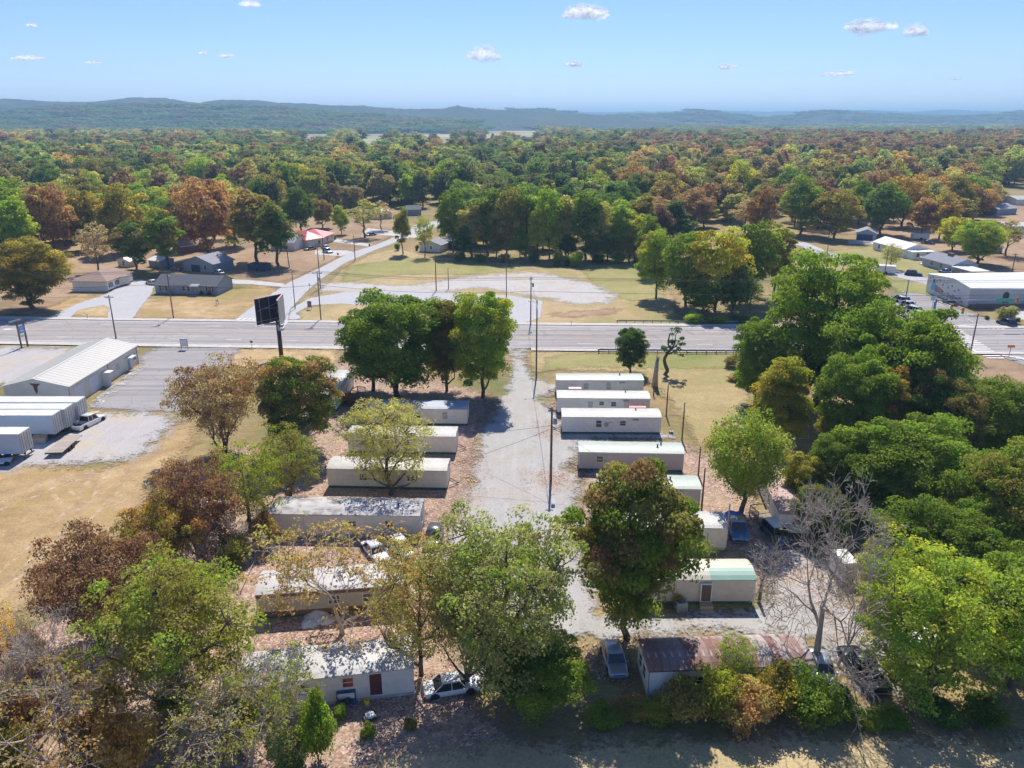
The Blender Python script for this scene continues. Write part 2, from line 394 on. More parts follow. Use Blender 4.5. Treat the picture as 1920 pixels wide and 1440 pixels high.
# highway: one straight strip
HN = [(-500,600-2.6*5), (0,600), (480,606), (960,611.5), (1360,615.5), (1770,618), (2400,621)]
hN = [P(0,600), P(960,611.5), P(1770,617.5)]; hS = [P(0,641.5), P(960,655), P(1780,661.5)]
def hwy_line(t):
    """curve across the highway: t=0 north edge, 1 south edge; returns f(x)->y"""
    a = [hN[i].lerp(hS[i], t) for i in range(3)]
    c = np.polyfit([p.x for p in a], [p.y for p in a], 2)
    s0 = 2*c[0]*a[0].x+c[1]
    def f(x):
        if x < a[0].x: return a[0].y+s0*(x-a[0].x)
        return float(np.polyval(c, x))
    return f
def strip(name, t0, t1, x0, x1, z, m, label=None, step=4.0, off0=0, off1=0, solid=0, kind='structure', parent=None):
    f0, f1 = hwy_line(t0), hwy_line(t1); n = max(1, int((x1-x0)/step)); mb = MB()
    xs = [x0+(x1-x0)*i/n for i in range(n+1)]
    for a, b in zip(xs, xs[1:]):
        q = [(a, f1(a)+off1), (b, f1(b)+off1), (b, f0(b)+off0), (a, f0(a)+off0)]
        mb.quad(*[(x, y, z) for x, y in q])
        if solid:
            mb.quad(*[(x, y, h) for (x, y), h in zip((q[0], q[1], q[1], q[0]), (z-solid, z-solid, z, z))])
            mb.quad(*[(x, y, h) for (x, y), h in zip((q[2], q[3], q[3], q[2]), (z-solid, z-solid, z, z))])
    o = mb.build(name, m, parent)
    if not parent: tag(o, label, kind=kind)
    return o
hw = strip('highway', 0, 1, -320, 330, 0.26, M_hwy, 'five lane highway with a centre turning lane crossing the picture')
# sidewalks and kerbs (a gap at every drive)
for (a, b, lb) in ((-320, 330, 'concrete sidewalk and kerb along the far edge of the highway'),):
    strip('sidewalk', 0, 0, a, b, 0.38, M_concrete, lb, off0=2.0, off1=0.05, solid=0.12)
strip('sidewalk', 1, 1, -320, -2.2, 0.28, M_concrete, 'pale sidewalk along the near edge of the highway left of the park entrance', off0=-0.02, off1=-2.1, solid=0.02)
strip('sidewalk', 1, 1, 3.8, 330, 0.28, M_concrete, 'pale sidewalk along the near edge of the highway right of the park entrance', off0=-0.02, off1=-1.5, solid=0.02)
# kerb joints are cut in as thin dark lines every few metres
XI = P(1775, 640).x          # where the crossing starts
for t in (0.385, 0.58):
    strip('lane_line', t-0.004, t+0.004, -320, XI-8, 0.266, M_yellow, 'solid yellow line of the turning lane', step=12)
    tt = t+0.02 if t < .5 else t-0.02
    mb = MB(); f = hwy_line(tt); x = -316
    while x < XI-10:
        mb.quad((x, f(x)-.07, .266), (x+3, f(x+3)-.07, .266), (x+3, f(x+3)+.07, .266), (x, f(x)+.07, .266)); x += 12.2
    tag(mb.build('lane_dashes', M_yellow), 'broken yellow line of the turning lane', kind='structure')
for t in (0.2, 0.79):
    f = hwy_line(t); x = -316+(4 if t < .5 else 0); mb = MB()
    while x < XI-6:
        mb.quad((x, f(x)-.09, .266), (x+3.2, f(x+3.2)-.09, .266), (x+3.2, f(x+3.2)+.09, .266), (x, f(x)+.09, .266)); x += 12.2
    tag(mb.build('lane_dashes', M_white), 'white dashes between the lanes of the highway', kind='structure')
strip('lane_line', 0.035, 0.044, -320, XI-8, 0.266, M_white, 'white edge line on the far side of the highway', step=12)
strip('lane_line', 0.95, 0.958, -320, XI-8, 0.266, M_white, 'white edge line on the near side of the highway', step=12)
# arrow in the turning lane
ax, f = P(20, 622).x, hwy_line(0.48)
tag(MB().quad((ax-1.5, f(ax)-.6, .267), (ax, f(ax)-.15, .267), (ax+3, f(ax)-.15, .267), (ax+3, f(ax)+.15, .267), (ax, f(ax)+.15, .267), (ax-1.5, f(ax)+.6, .267), (ax-2.6, f(ax), .267)).build('turn_arrow', M_white), 'white arrow painted in the turning lane', kind='structure')
# crossings: stop bar and ladder stripes
def ladder(pts, n, w, length_dir, label, z=0.272):
    """n stripes with centres from pts[0] to pts[1] (pixels)"""
    A, B = P(*pts[0], .27), P(*pts[1], .27); mb = MB(); d = Vector(length_dir).normalized(); s = Vector((-d.y, d.x, 0))
    for i in range(n):
        c = A.lerp(B, i/(n-1)); L = w/2
        mb.quad(*[(c+d*L*a+s*0.3*b) for a, b in ((-1,-1),(1,-1),(1,1),(-1,1))])
    for i in range(len(mb.v)): mb.v[i] = (mb.v[i][0], mb.v[i][1], z)
    tag(mb.build('crosswalk', M_white), label, kind='structure')
ladder(((1787,618),(1866,671)), 15, 3.4, (1,0,0), 'ladder crosswalk across the highway at the lights')
ladder(((1800,612),(1872,614.5)), 9, 2.6, (.55,-1,0), 'ladder crosswalk across the side street at the lights')
ladder(((448,598),(512,600)), 8, 2.4, (.5,1,0), 'ladder crosswalk across the pale side street', z=.275)
ladder(((1896,668),(1960,680)), 6, 3.0, (1,-.4,0), 'ladder crosswalk at the right edge of the highway', z=.275)
def bar(p, q, w, label, z=.271):
    a, b = P(*p, .27), P(*q, .27); d = (b-a).normalized(); s = Vector((-d.y, d.x, 0))*w/2
    mb = MB(); mb.quad(*[(v.x, v.y, z) for v in (a-s, b-s, b+s, a+s)]); tag(mb.build('stop_line', M_white), label, kind='structure')
bar((1778,632),(1832,660), .6, 'broad white stop line before the lights')
bar((1795,610),(1835,608.5), .35, 'white stop line at the mouth of the side street')
bar((1762,641),(1808,642), .15, 'thin white lane line before the stop line')
bar((1815,598),(1832,608), .15, 'white centre line of the side street')
# near side of the highway
patch('verge', [[(985,660),(1130,662),(1420,662),(1420,690),(1400,715),(1430,900),(1330,900),(1310,840),(1260,760),(1215,715),(1205,700),(1040,695),(1005,700),(990,690)]], M_field, 1.0, label='sloping grass verge between the highway and the homes')
patch('verge', [[(1060,664),(1400,664),(1400,690),(1250,694),(1100,690),(1020,695),(1020,676)]], M_green, 1.0, label='mown green bank below the guardrail')
patch('verge', [[(1780,664),(2060,690),(2060,740),(1780,720)]], M_dirt, 1.0, label='brown verge right of the tall trees')
patch('side_street', [[(1868,662),(1990,664),(2040,720),(1925,690),(1880,672)]], M_lot, 1.0, label='mouth of the street on the near side of the lights')
patch('verge', [[(440,655),(640,656),(640,690),(470,700),(400,735),(405,690)]], M_straw, 1.0, label='straw coloured verge below the billboard')
patch('parking_lot', [[(262,668),(300,652),(452,652),(425,690),(370,750),(330,775),(230,772),(170,770),(190,740),(262,690)]], M_lot, 1.0, label='grey asphalt lot beside the metal warehouse')
patch('gravel_yard', [[(-40,655),(20,652),(130,655),(240,660),(200,680),(60,722),(-60,730)]], M_gravel_tan, 1.0, label='gravel yard behind the metal warehouse')
patch('field', [[(-60,860),(60,870),(200,880),(260,850),(330,790),(380,800),(350,850),(290,900),(250,990),(150,1050),(60,1140),(-120,1180)]], M_straw, 1.2, label='bright straw field with tyre tracks left of the trees')
patch('gravel_yard', [[(120,775),(330,775),(325,800),(280,850),(240,868),(130,872),(40,880),(-60,900),(-60,800)]], M_gravel_tan, 1.0, label='gravel yard around the parked semi trailers')
# tyre tracks
def track(pts, label, m, w=0.5, gap=1.8):
    pw = [P(*p) for p in pts]; mb = MB(); LAYER[0] += 1; z = 0.1+0.0035*LAYER[0]
    dense = []
    for i in range(len(pw)-1):
        p0, p1, p2, p3 = pw[max(i-1,0)], pw[i], pw[i+1], pw[min(i+2,len(pw)-1)]
        for k in range(8):
            t = k/8; dense.append(0.5*((2*p1)+(p2-p0)*t+(2*p0-5*p1+4*p2-p3)*t*t+(3*p1-p0-3*p2+p3)*t**3))
    for side in (-1, 1):
        for a, b in zip(dense, dense[1:]):
            d = (b-a).normalized(); s = Vector((-d.y, d.x, 0)); c = s*side*gap/2
            mb.quad(*[(v.x, v.y, z) for v in (a+c-s*w/2, b+c-s*w/2, b+c+s*w/2, a+c+s*w/2)])
    tag(mb.build('tyre_track', m), label, kind='structure')
def _trk():
    m, nt, out = new_mat('worn_straw'); pos = N(nt, 'NewGeometry').outputs['Position']
    b = N(nt, 'BsdfDiffuse'); nt.links.new(col_plain((.66,.52,.35), .2)(nt, pos), b.inputs[0])
    f = ramp(nt, noise(nt, pos, 0.9, 6, 0.7), [(0.42, (0,0,0)), (0.62, (.75,)*3)])
    t = N(nt, 'BsdfTransparent'); mx = N(nt, 'MixShader'); nt.links.new(f, mx.inputs[0]); nt.links.new(t.outputs[0], mx.inputs[1]); nt.links.new(b.outputs[0], mx.inputs[2])
    nt.links.new(mx.outputs[0], out.inputs[0]); return m
M_track = _trk()
track([(190,880),(170,920),(140,960),(80,1020),(0,1090)], 'tyre tracks running down the straw field', M_track)
track([(240,900),(180,950),(130,1010),(60,1080),(-20,1130)], 'pale tyre tracks near the tree line', M_track)
track([(115,925),(140,948),(190,950),(250,930)], 'curved tyre tracks in the straw field', M_track)
track([(-20,960),(60,930),(130,900),(210,895)], 'faint tyre tracks across the straw field', M_track)
# the park
patch('leafy_ground', [[(560,700),(640,680),(700,690),(905,735),(930,760),(905,800),(895,840),(880,920),(860,970),(850,1010),(820,1080),(860,1180),(880,1300),(1000,1400),(1950,1400),(1950,1480),(-60,1500),(-100,1300),(100,1150),(250,1010),(330,900),(430,840),(560,840)]], M_litter, 1.0, label='reddish fallen leaves between the homes left of the gravel road')
patch('leafy_ground', [[(1080,860),(1090,900),(1075,950),(1110,1000),(1290,1040),(1300,1000),(1420,1140),(1470,1060),(1400,900),(1320,850),(1270,830)]], M_litter, 1.0, label='fallen leaves between the homes right of the gravel road')
patch('leafy_ground', [[(1000,728),(1045,722),(1052,740),(1010,745)], [(1020,760),(1052,752),(1058,770),(1045,800),(1025,790)], [(1045,870),(1078,858),(1085,880),(1075,885)], [(1010,898),(1035,893),(1060,900),(1035,906)]], M_litter, 0.5, label='small drifts of fallen leaves along the gravel road')
patch('grass_strip', [[(1052,812),(1240,812),(1243,824),(1055,822)], [(1262,1125),(1425,1120),(1425,1150),(1262,1152)], [(1300,1030),(1365,1030),(1410,1042),(1290,1044)]], M_green, 0.6, label='green shaded grass strips beside the homes')
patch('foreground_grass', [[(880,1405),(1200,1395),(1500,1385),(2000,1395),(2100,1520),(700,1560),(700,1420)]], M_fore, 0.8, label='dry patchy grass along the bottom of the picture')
patch('park_road', [[(950,656),(962,680),(956,715),(935,762),(915,795),(895,835),(888,880),(886,915),(860,935),(845,985),(835,1040),(820,1100),(850,1160),(880,1220),(868,1300),(905,1300),(930,1240),(1000,1210),(1120,1196),(1180,1198),(1200,1192),(1420,1190),(1540,1200),(1560,1245),(1600,1300),(1690,1300),(1660,1250),(1610,1180),(1570,1120),(1530,1060),(1480,1050),(1440,1060),(1436,1120),(1420,1152),(1200,1158),(1130,1152),(1100,1080),(1090,1000),(1082,950),(1085,900),(1060,880),(1085,860),(1082,830),(1130,826),(1270,824),(1260,816),(1080,812),(1055,808),(1048,780),(1010,752),(1050,728),(1040,722),(1002,712),(985,690),(984,660)]], M_gravel, 0.6, label='pale gravel road through the home park')
patch('dirt_lane', [[(1430,1030),(1500,1035),(1560,1080),(1620,1160),(1660,1240),(1600,1230),(1540,1160),(1450,1120)]], M_gravel_tan, 0.8, label='leaf strewn lane under the bare trees')
# culvert apron at the entrance
sheet('entrance_apron', [(948,654),(990,655),(986,664),(955,664)], 0.255, M_conc_soft, 'concrete apron where the gravel road meets the highway')

def _leafspots():
    m, nt, out = new_mat('scattered_leaves'); pos = N(nt, 'NewGeometry').outputs['Position']
    b = N(nt, 'BsdfDiffuse'); nt.links.new(col_litter(nt, pos), b.inputs[0])
    v = N(nt, 'TexVoronoi'); v.inputs['Scale'].default_value = 6.5; nt.links.new(pos, v.inputs['Vector'])
    sep = N(nt, 'SeparateColor'); nt.links.new(v.outputs['Color'], sep.inputs[0])
    at = N(nt, 'Attribute', attribute_name='sd').outputs['Fac']
    lvl = math_(nt, 'ADD', math_(nt, 'MULTIPLY', at, .16), math_(nt, 'MULTIPLY', math_(nt, 'SUBTRACT', noise(nt, pos, .5, 5, .7), .42), 1.6))
    f = math_(nt, 'GREATER_THAN', lvl, sep.outputs[2])
    t = N(nt, 'BsdfTransparent'); mx = N(nt, 'MixShader'); nt.links.new(f, mx.inputs[0]); nt.links.new(t.outputs[0], mx.inputs[1]); nt.links.new(b.outputs[0], mx.inputs[2])
    nt.links.new(mx.outputs[0], out.inputs[0]); return m
M_spots = _leafspots()
patch('leaf_drift', [[(840,835),(905,830),(905,880),(895,960),(860,1010),(820,1010),(800,960),(835,915)]], M_spots, 0.6, 2.5, label='loose leaves blown over the left edge of the gravel road')
patch('leaf_drift', [[(905,740),(945,745),(930,775),(900,800),(870,800),(880,770)], [(1005,790),(1055,790),(1060,830),(1010,830)], [(985,880),(1085,880),(1090,925),(1040,930),(990,915)]], M_spots, 0.6, 2.5, label='loose leaves scattered around the park pole')
patch('leaf_drift', [[(1440,1040),(1540,1060),(1600,1140),(1640,1230),(1560,1200),(1500,1110),(1430,1100)], [(1080,1200),(1200,1200),(1200,1290),(1080,1290)]], M_spots, 0.5, 2.0, label='loose leaves over the lane under the bare trees')
0 and patch('leaf_drift', [[(700,1420),(1300,1390),(1900,1385),(2000,1420),(1400,1425),(1000,1440),(700,1460)]], M_spots, 0.5, 2.5, label='loose leaves over the grass at the bottom')
# ------------------------------------------------------------------ foliage
def foliage_mat(name, inst=False):
    m, nt, out = new_mat(name)
    if inst:
        base = N(nt, 'Attribute', attribute_type='INSTANCER', attribute_name='tcol').outputs['Color']
        tip = base
    else:
        base = N(nt, 'ObjectInfo').outputs['Color']
        tip = N(nt, 'Attribute', attribute_type='OBJECT', attribute_name='tip').outputs['Color']
    tp = N(nt, 'Attribute', attribute_name='tp').outputs['Fac']
    rn = N(nt, 'Attribute', attribute_name='rn').outputs['Fac']
    c = base
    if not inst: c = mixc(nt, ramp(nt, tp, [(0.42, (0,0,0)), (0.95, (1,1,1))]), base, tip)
    hs = N(nt, 'HueSaturation')
    h = math_(nt, 'ADD', math_(nt, 'MULTIPLY', rn, 0.05), 0.478); nt.links.new(h, hs.inputs['Hue'])
    v = math_(nt, 'ADD', math_(nt, 'MULTIPLY', rn, 0.9), 0.85); nt.links.new(v, hs.inputs['Value'])
    nt.links.new(c, hs.inputs['Color'])
    b = N(nt, 'BsdfPrincipled'); b.inputs['Roughness'].default_value = 0.6; b.inputs['Specular IOR Level'].default_value = 0.08
    nt.links.new(hs.outputs[0], b.inputs['Base Color'])
    t = N(nt, 'BsdfTranslucent'); t2 = mixc(nt, 1.0, hs.outputs[0], (1.25, 1.3, 0.7), 'MULTIPLY'); nt.links.new(t2, t.inputs[0])
    mx = N(nt, 'MixShader'); mx.inputs[0].default_value = 0.5
    nt.links.new(b.outputs[0], mx.inputs[1]); nt.links.new(t.outputs[0], mx.inputs[2]); nt.links.new(mx.outputs[0], out.inputs[0])
    return m
M_leaf = foliage_mat('foliage'); M_leaf_far = foliage_mat('far_foliage', True)
M_bark = mat('bark', (.13,.105,.085), 0.95, var=0.35, scale=3, bump=0.6, bscale=9)
M_palebark = mat('pale_bark', (.46,.39,.32), 0.95, var=0.3, scale=2, bump=0.4, bscale=9)

def tubes(segs, n=5):
    """segs: arrays p0,p1,r0,r1 -> V,F of open tapered tubes"""
    p0, p1, r0, r1 = [np.array(x, float) for x in zip(*segs)]
    t = p1-p0; t /= np.linalg.norm(t, axis=1, keepdims=True)+1e-9
    ref = np.where(np.abs(t[:, 2:3]) > 0.9, np.array([[1., 0, 0]]), np.array([[0, 0, 1.]]))
    a = np.cross(t, ref); a /= np.linalg.norm(a, axis=1, keepdims=True)+1e-9; b = np.cross(t, a)
    an = np.arange(n)*2*np.pi/n; ca, sa = np.cos(an), np.sin(an)
    ring = a[:, None]*ca[None, :, None]+b[:, None]*sa[None, :, None]
    V = np.concatenate([p0[:, None]+ring*r0[:, None, None], p1[:, None]+ring*r1[:, None, None]], 1)
    m = len(segs); base = np.arange(m)[:, None]*2*n; k = np.arange(n)
    F = np.stack([base+k, base+(k+1) % n, base+n+(k+1) % n, base+n+k], 2)
    return V.reshape(-1, 3), F.reshape(-1, 4)

def leaves(rng, C, CR, per, size, flat=0.75, up=0.35, R0=None, drop=0.0):
    """leaf-sized faces spread over clumps; C centres, CR radii"""
    k = len(C); n = k*per
    idx = np.repeat(np.arange(k), per)
    d = rng.normal(size=(n, 3)); d /= np.linalg.norm(d, axis=1, keepdims=True)
    d[:, 2] = np.where(d[:, 2] < -0.35, -d[:, 2], d[:, 2])           # few leaves under a clump
    r = CR[idx]*(0.45+0.62*rng.random(n)**0.7)
    pos = C[idx]+d*r[:, None]*np.array([1, 1, flat])
    if drop: pos[:, 2] -= rng.random(n)**2*drop
    nrm = d*0.75+rng.normal(size=(n, 3))*0.55; nrm[:, 2] += up; nrm /= np.linalg.norm(nrm, axis=1, keepdims=True)
    t = np.cross(nrm, rng.normal(size=(n, 3))); t /= np.linalg.norm(t, axis=1, keepdims=True)+1e-9
    b = np.cross(nrm, t); s = size*(0.6+0.8*rng.random(n))[:, None]
    fold = nrm*s*0.18
    V = np.stack([pos-t*s*.5, pos-b*s*.36+fold, pos+t*s*.5, pos+b*s*.36+fold], 1).reshape(-1, 3)
    F = np.arange(n*4).reshape(n, 4)
    crn = rng.random(k)
    rn = np.clip(0.55*rng.random(n)+0.45*crn[idx], 0, 1)
    return V, F, pos, rn, idx

def crown_points(rng, k, R, H, zc, shape, inner=0.45, sep=0.5):
    """clump centres in an uneven crown. shape: 'round','tall','flat','cone'"""
    ph = rng.random(12)*6.28; lob = rng.integers(2, 6, 4)
    out = []; tries = 0; md = sep*R*(1.0/k)**(1/3)*1.9
    while len(out) < k and tries < k*60:
        tries += 1
        d = rng.normal(size=3); d /= np.linalg.norm(d)
        az = math.atan2(d[1], d[0]); el = math.asin(d[2])
        f = 1+0.13*math.sin(lob[0]*az+ph[0])+0.10*math.sin(lob[1]*az+3*el+ph[1])+0.10*math.sin(4*el+ph[2])+0.06*math.sin(7*az-5*el+ph[3])
        rr = inner+(1-inner)*rng.random()**0.6
        p = d*rr*f*np.array([R, R, H])
        zz = p[2]/H
        if shape == 'cone': p[:2] *= max(0.12, 0.62-0.55*zz)*1.3
        elif shape == 'tall': p[:2] *= 0.9+0.18*(-zz)
        elif shape == 'round': p[:2] *= 1.0 if zz > -0.2 else 0.95
        elif shape == 'flat': p[2] = abs(p[2]) if rng.random() < .6 else p[2]*.5
        if all((p[0]-q[0])**2+(p[1]-q[1])**2+(p[2]-q[2])**2 > md*md for q in out): out.append(p)
    C = np.array(out); C[:, 2] += zc
    return C

def limb_path(rng, a, b, r0, r1, segs, n=4, sag=0.12):
    L = np.linalg.norm(b-a); mid = [a]
    for i in range(1, n):
        t = i/n; p = a+(b-a)*t; p = p+rng.normal(size=3)*L*0.045; p[2] += sag*L*math.sin(math.pi*t)*(-1 if b[2] < a[2] else 0.3)
        p[:2] += (b-a)[:2]*0.12*math.sin(math.pi*t)
        mid.append(p)
    mid.append(b)
    for i in range(n): segs.append((mid[i], mid[i+1], r0+(r1-r0)*i/n, r0+(r1-r0)*(i+1)/n))
    return mid

def make_tree(name, seed, R=5.0, H=13.0, cb=0.28, k=110, per=170, leaf=0.34, shape='round', cr=0.27, inner=0.45,
              trunk=0.32, limbs=9, twigs=True, drop=0, stems=1, bark=None, up=0.35, sides=6, flat=0.75):
    rng = np.random.default_rng(seed)
    ch = (1-cb)*H/2; zc = cb*H+ch
    C = crown_points(rng, k, R*(1-cr*0.7), ch*(1-cr*0.55), zc, shape, inner)
    k = len(C); CR = R*cr*(0.65+0.7*rng.random(k))
    V, F, pos, rn, idx = leaves(rng, C, CR, per, leaf, flat=flat, drop=drop, up=up)
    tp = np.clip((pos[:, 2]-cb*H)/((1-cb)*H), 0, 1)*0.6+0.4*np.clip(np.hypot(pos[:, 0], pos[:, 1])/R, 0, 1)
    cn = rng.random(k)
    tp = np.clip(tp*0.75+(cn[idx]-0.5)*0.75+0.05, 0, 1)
    segs = []
    tops = []
    for s in range(stems):
        off = np.array([0, 0, 0.]) if stems == 1 else np.array([math.cos(s*6.28/stems), math.sin(s*6.28/stems), 0])*R*0.12
        base = off*0.5; base[2] = -0.3
        top = off*2.2+np.array([rng.normal()*R*.06, rng.normal()*R*.06, H*0.86])
        pth = [base, base*1+np.array([0, 0, 0.6])]; nseg = 9
        for i in range(1, nseg+1):
            t = i/nseg; pth.append(base+(top-base)*t+np.array([rng.normal(), rng.normal(), 0])*R*.03)
        tr = trunk/(stems**0.5)
        for i in range(len(pth)-1):
            f0 = 1.35 if i == 0 else 1-0.85*(i-1)/nseg; f1 = 1-0.85*i/nseg
            segs.append((pth[i], pth[i+1], tr*max(f0, .1), tr*max(f1, .08)))
        tops.append(pth)
    # limbs to spread-out clumps, then every other clump hangs on the nearest limb point
    nodes = []
    order = rng.permutation(k)[:limbs*2]
    chosen = []
    for i in order:
        if len(chosen) >= limbs: break
        if all(np.linalg.norm(C[i]-C[j]) > R*0.55 for j in chosen): chosen.append(i)
    for j in chosen:
        c = C[j]; pth = tops[rng.integers(len(tops))]
        d = math.hypot(c[0], c[1]); z0 = max(cb*H*0.75, c[2]-d*(0.55+0.5*rng.random())-0.5)
        st = min(pth, key=lambda q: abs(q[2]-z0))
        fr = 1-0.85*st[2]/(H*.86)
        m = limb_path(rng, np.array(st), c, trunk*max(.25, fr)*0.55/(stems**.5), trunk*0.12, segs)
        nodes += m[1:]
    for pth in tops: nodes += pth[4:]
    NA = np.array(nodes)
    if twigs:
        for j in range(k):
            if j in chosen: continue
            dd = np.linalg.norm(NA-C[j]-np.array([0, 0, -0.4]), axis=1); q = NA[int(dd.argmin())]
            limb_path(rng, q, C[j], trunk*0.13, trunk*0.04, segs, 2, 0.05)
    TV, TF = tubes(segs, sides)
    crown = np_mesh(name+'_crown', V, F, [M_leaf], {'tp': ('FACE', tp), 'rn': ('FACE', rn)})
    tm = np_mesh(name+'_trunk', TV, TF, [bark or M_bark], smooth=True)
    return dict(crown=crown, trunk=tm, R=R, H=H, cb=cb)

def make_bare(name, seed, R=5.5, H=15.0, trunk=0.34, depth=5, spread=0.62, leafy=0, leaf=0.2, bark=None, lean=(0, 0), split=0.3, nb=(3, 4), sides=4):
    rng = np.random.default_rng(seed); segs = []; tips = []
    def rec(p, d, L, r, lv):
        n = 3 if lv < 3 else 2; q = p.copy(); rr = r; pts = []
        for i in range(n):
            d = d+rng.normal(size=3)*0.16; d[2] += 0.04; d /= np.linalg.norm(d)
            nq = q+d*L/n; nr = rr*0.8
            segs.append((q, nq, rr, nr)); pts.append((nq, nr, d.copy())); q, rr = nq, nr
        if lv >= depth: tips.append(q); return
        m = rng.integers(nb[0], nb[1]+1)
        for i in range(m):
            bp, br, bd = pts[-1] if i < 2 else pts[rng.integers(len(pts))]
            ax = rng.normal(size=3); ax -= bd*ax.dot(bd); ax /= np.linalg.norm(ax)
            a = spread*(0.55+0.75*rng.random()); nd = bd*math.cos(a)+ax*math.sin(a)
            nd[2] = nd[2]*0.8+0.05; nd /= np.linalg.norm(nd)
            rec(bp, nd, L*(0.62+0.22*rng.random()), br*(0.62 if i else 0.78), lv+1)
    d0 = np.array([lean[0], lean[1], 1.]); d0 /= np.linalg.norm(d0)
    rec(np.array([0, 0, -0.3]), d0, H*split, trunk, 0)
    P_ = np.array([s[1] for s in segs]); mx = np.percentile(np.abs(P_[:, :2]-P_[:, :2].mean(0)), 96); hz = P_[:, 2].max()
    sc = np.array([R/max(mx, .1), R/max(mx, .1), H/hz])
    segs = [(a*sc, b*sc, max(r0, .022), max(r1, .016)) for a, b, r0, r1 in segs]
    TV, TF = tubes(segs, sides)
    crown = None
    if leafy:
        C = np.array(tips)*sc; sel = rng.random(len(C)) < 0.9; C = C[sel]
        V, F, pos, rn, idx = leaves(rng, C, np.full(len(C), R*0.085), leafy, leaf)
        tp = np.clip(pos[:, 2]/H*.6+rng.random(len(C))[idx]*.5, 0, 1)
        crown = np_mesh(name+'_crown', V, F, [M_leaf], {'tp': ('FACE', tp), 'rn': ('FACE', rn)})
    return dict(crown=crown, trunk=np_mesh(name+'_trunk', TV, TF, [bark or M_bark], smooth=True), R=R, H=H, cb=0.2)

PROTO = {}
def proto(kd_, **kw): PROTO.setdefault(kd_, []).append(kw.pop('fn', make_tree)(kd_, **kw))
# dense near trees
for s in (1, 2, 3): proto('dense', seed=s, R=5.5, H=14, cb=0.12, k=150, per=300, leaf=0.25, cr=0.2, shape='round')
for s in (11, 12): proto('tall', seed=s, R=4.6, H=16, cb=0.12, k=140, per=360, leaf=0.25, cr=0.25, shape='tall')
for s in (21, 22): proto('oak', seed=s, R=7, H=15, cb=0.1, k=200, per=300, leaf=0.26, cr=0.18, shape='round', trunk=.42, limbs=13, flat=.65)
# thin crowned trees: light falls through
for s in (31, 32, 33): proto('sparse', seed=s, R=6, H=13, cb=0.16, k=190, per=66, leaf=0.22, cr=0.15, shape='round', limbs=14, inner=.3)
for s in (41,): proto('multistem', seed=s, R=5.5, H=9, cb=0.2, k=150, per=130, leaf=0.20, cr=0.17, stems=4, limbs=14, inner=.35)
proto('multistem', seed=42, R=5.5, H=9, cb=0.12, k=150, per=150, leaf=0.20, cr=0.18, stems=3, limbs=14, inner=.35)
for s in (51,): proto('willow', seed=s, R=5, H=14, cb=0.2, k=150, per=170, leaf=0.22, cr=0.2, drop=1.6, flat=.9, up=.1, limbs=12)
for s in (34, 35): proto('full', seed=s, R=6.5, H=14, cb=0.12, k=230, per=120, leaf=0.22, cr=0.145, shape='round', limbs=16, inner=.35, trunk=.4)
proto('bare', fn=make_bare, seed=5, R=5.5, H=16, depth=6, nb=(3,4), trunk=.46, split=.24, spread=.8, bark=M_palebark)
proto('bare', fn=make_bare, seed=8, R=5.5, H=13, depth=6, nb=(3,4), trunk=.28, split=.28, spread=.7, bark=M_palebark)
proto('thinleaf', fn=make_bare, seed=9, R=5.5, H=11, depth=5, nb=(3,4), trunk=.26, leafy=9, leaf=.22, bark=M_palebark)
proto('thinleaf', fn=make_bare, seed=14, R=6, H=10, depth=5, nb=(3,4), trunk=.3, spread=.8, leafy=7, leaf=.22, bark=M_palebark)
for s in (61, 62, 63): proto('shrub', seed=s, R=1.6, H=2.6, cb=0.02, k=44, per=150, leaf=0.15, cr=0.34, trunk=.05, limbs=6, stems=3, inner=.2, sides=4)
# far and middle distance trees
for s in (71, 72, 73): proto('mid', seed=s, R=6, H=15, cb=0.14, k=80, per=130, leaf=0.48, cr=0.25, limbs=6, sides=5)
for s in (74, 75): proto('midtall', seed=s, R=4.5, H=16, cb=0.18, k=64, per=120, leaf=0.45, cr=0.28, shape='tall', limbs=6, sides=5)
proto('midsparse', seed=76, R=6, H=14, cb=0.22, k=70, per=42, leaf=0.45, cr=0.2, limbs=10, sides=4)
proto('midsparse', seed=77, R=5, H=14, cb=0.3, k=60, per=42, leaf=0.45, cr=0.2, limbs=10, sides=4)
proto('cone', seed=78, R=3.6, H=14, cb=0.06, k=70, per=80, leaf=0.5, cr=0.3, shape='cone', limbs=4, sides=4)

PAL = {
 'dark green': (.078,.130,.030), 'green': (.122,.185,.032), 'light green': (.165,.240,.038), 'yellow green': (.25,.28,.045),
 'olive': (.165,.160,.050), 'pale olive': (.270,.265,.105), 'rust brown': (.200,.125,.085), 'maroon': (.135,.080,.068), 'tan brown': (.33,.215,.120),
 'orange': (.290,.190,.075), 'golden': (.34,.28,.06), 'grey brown': (.27,.22,.165), 'grey green': (.22,.235,.12)}
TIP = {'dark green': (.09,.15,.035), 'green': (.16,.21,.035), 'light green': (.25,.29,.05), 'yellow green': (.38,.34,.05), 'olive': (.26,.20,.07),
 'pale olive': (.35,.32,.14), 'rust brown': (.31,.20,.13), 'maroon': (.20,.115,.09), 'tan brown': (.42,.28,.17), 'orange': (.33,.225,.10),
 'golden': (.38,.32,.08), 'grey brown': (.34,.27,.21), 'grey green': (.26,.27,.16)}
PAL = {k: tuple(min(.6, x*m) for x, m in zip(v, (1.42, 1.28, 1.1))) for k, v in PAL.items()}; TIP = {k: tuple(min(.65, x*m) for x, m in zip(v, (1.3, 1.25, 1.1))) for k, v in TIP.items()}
TREES = []
rngT = random.Random(7)
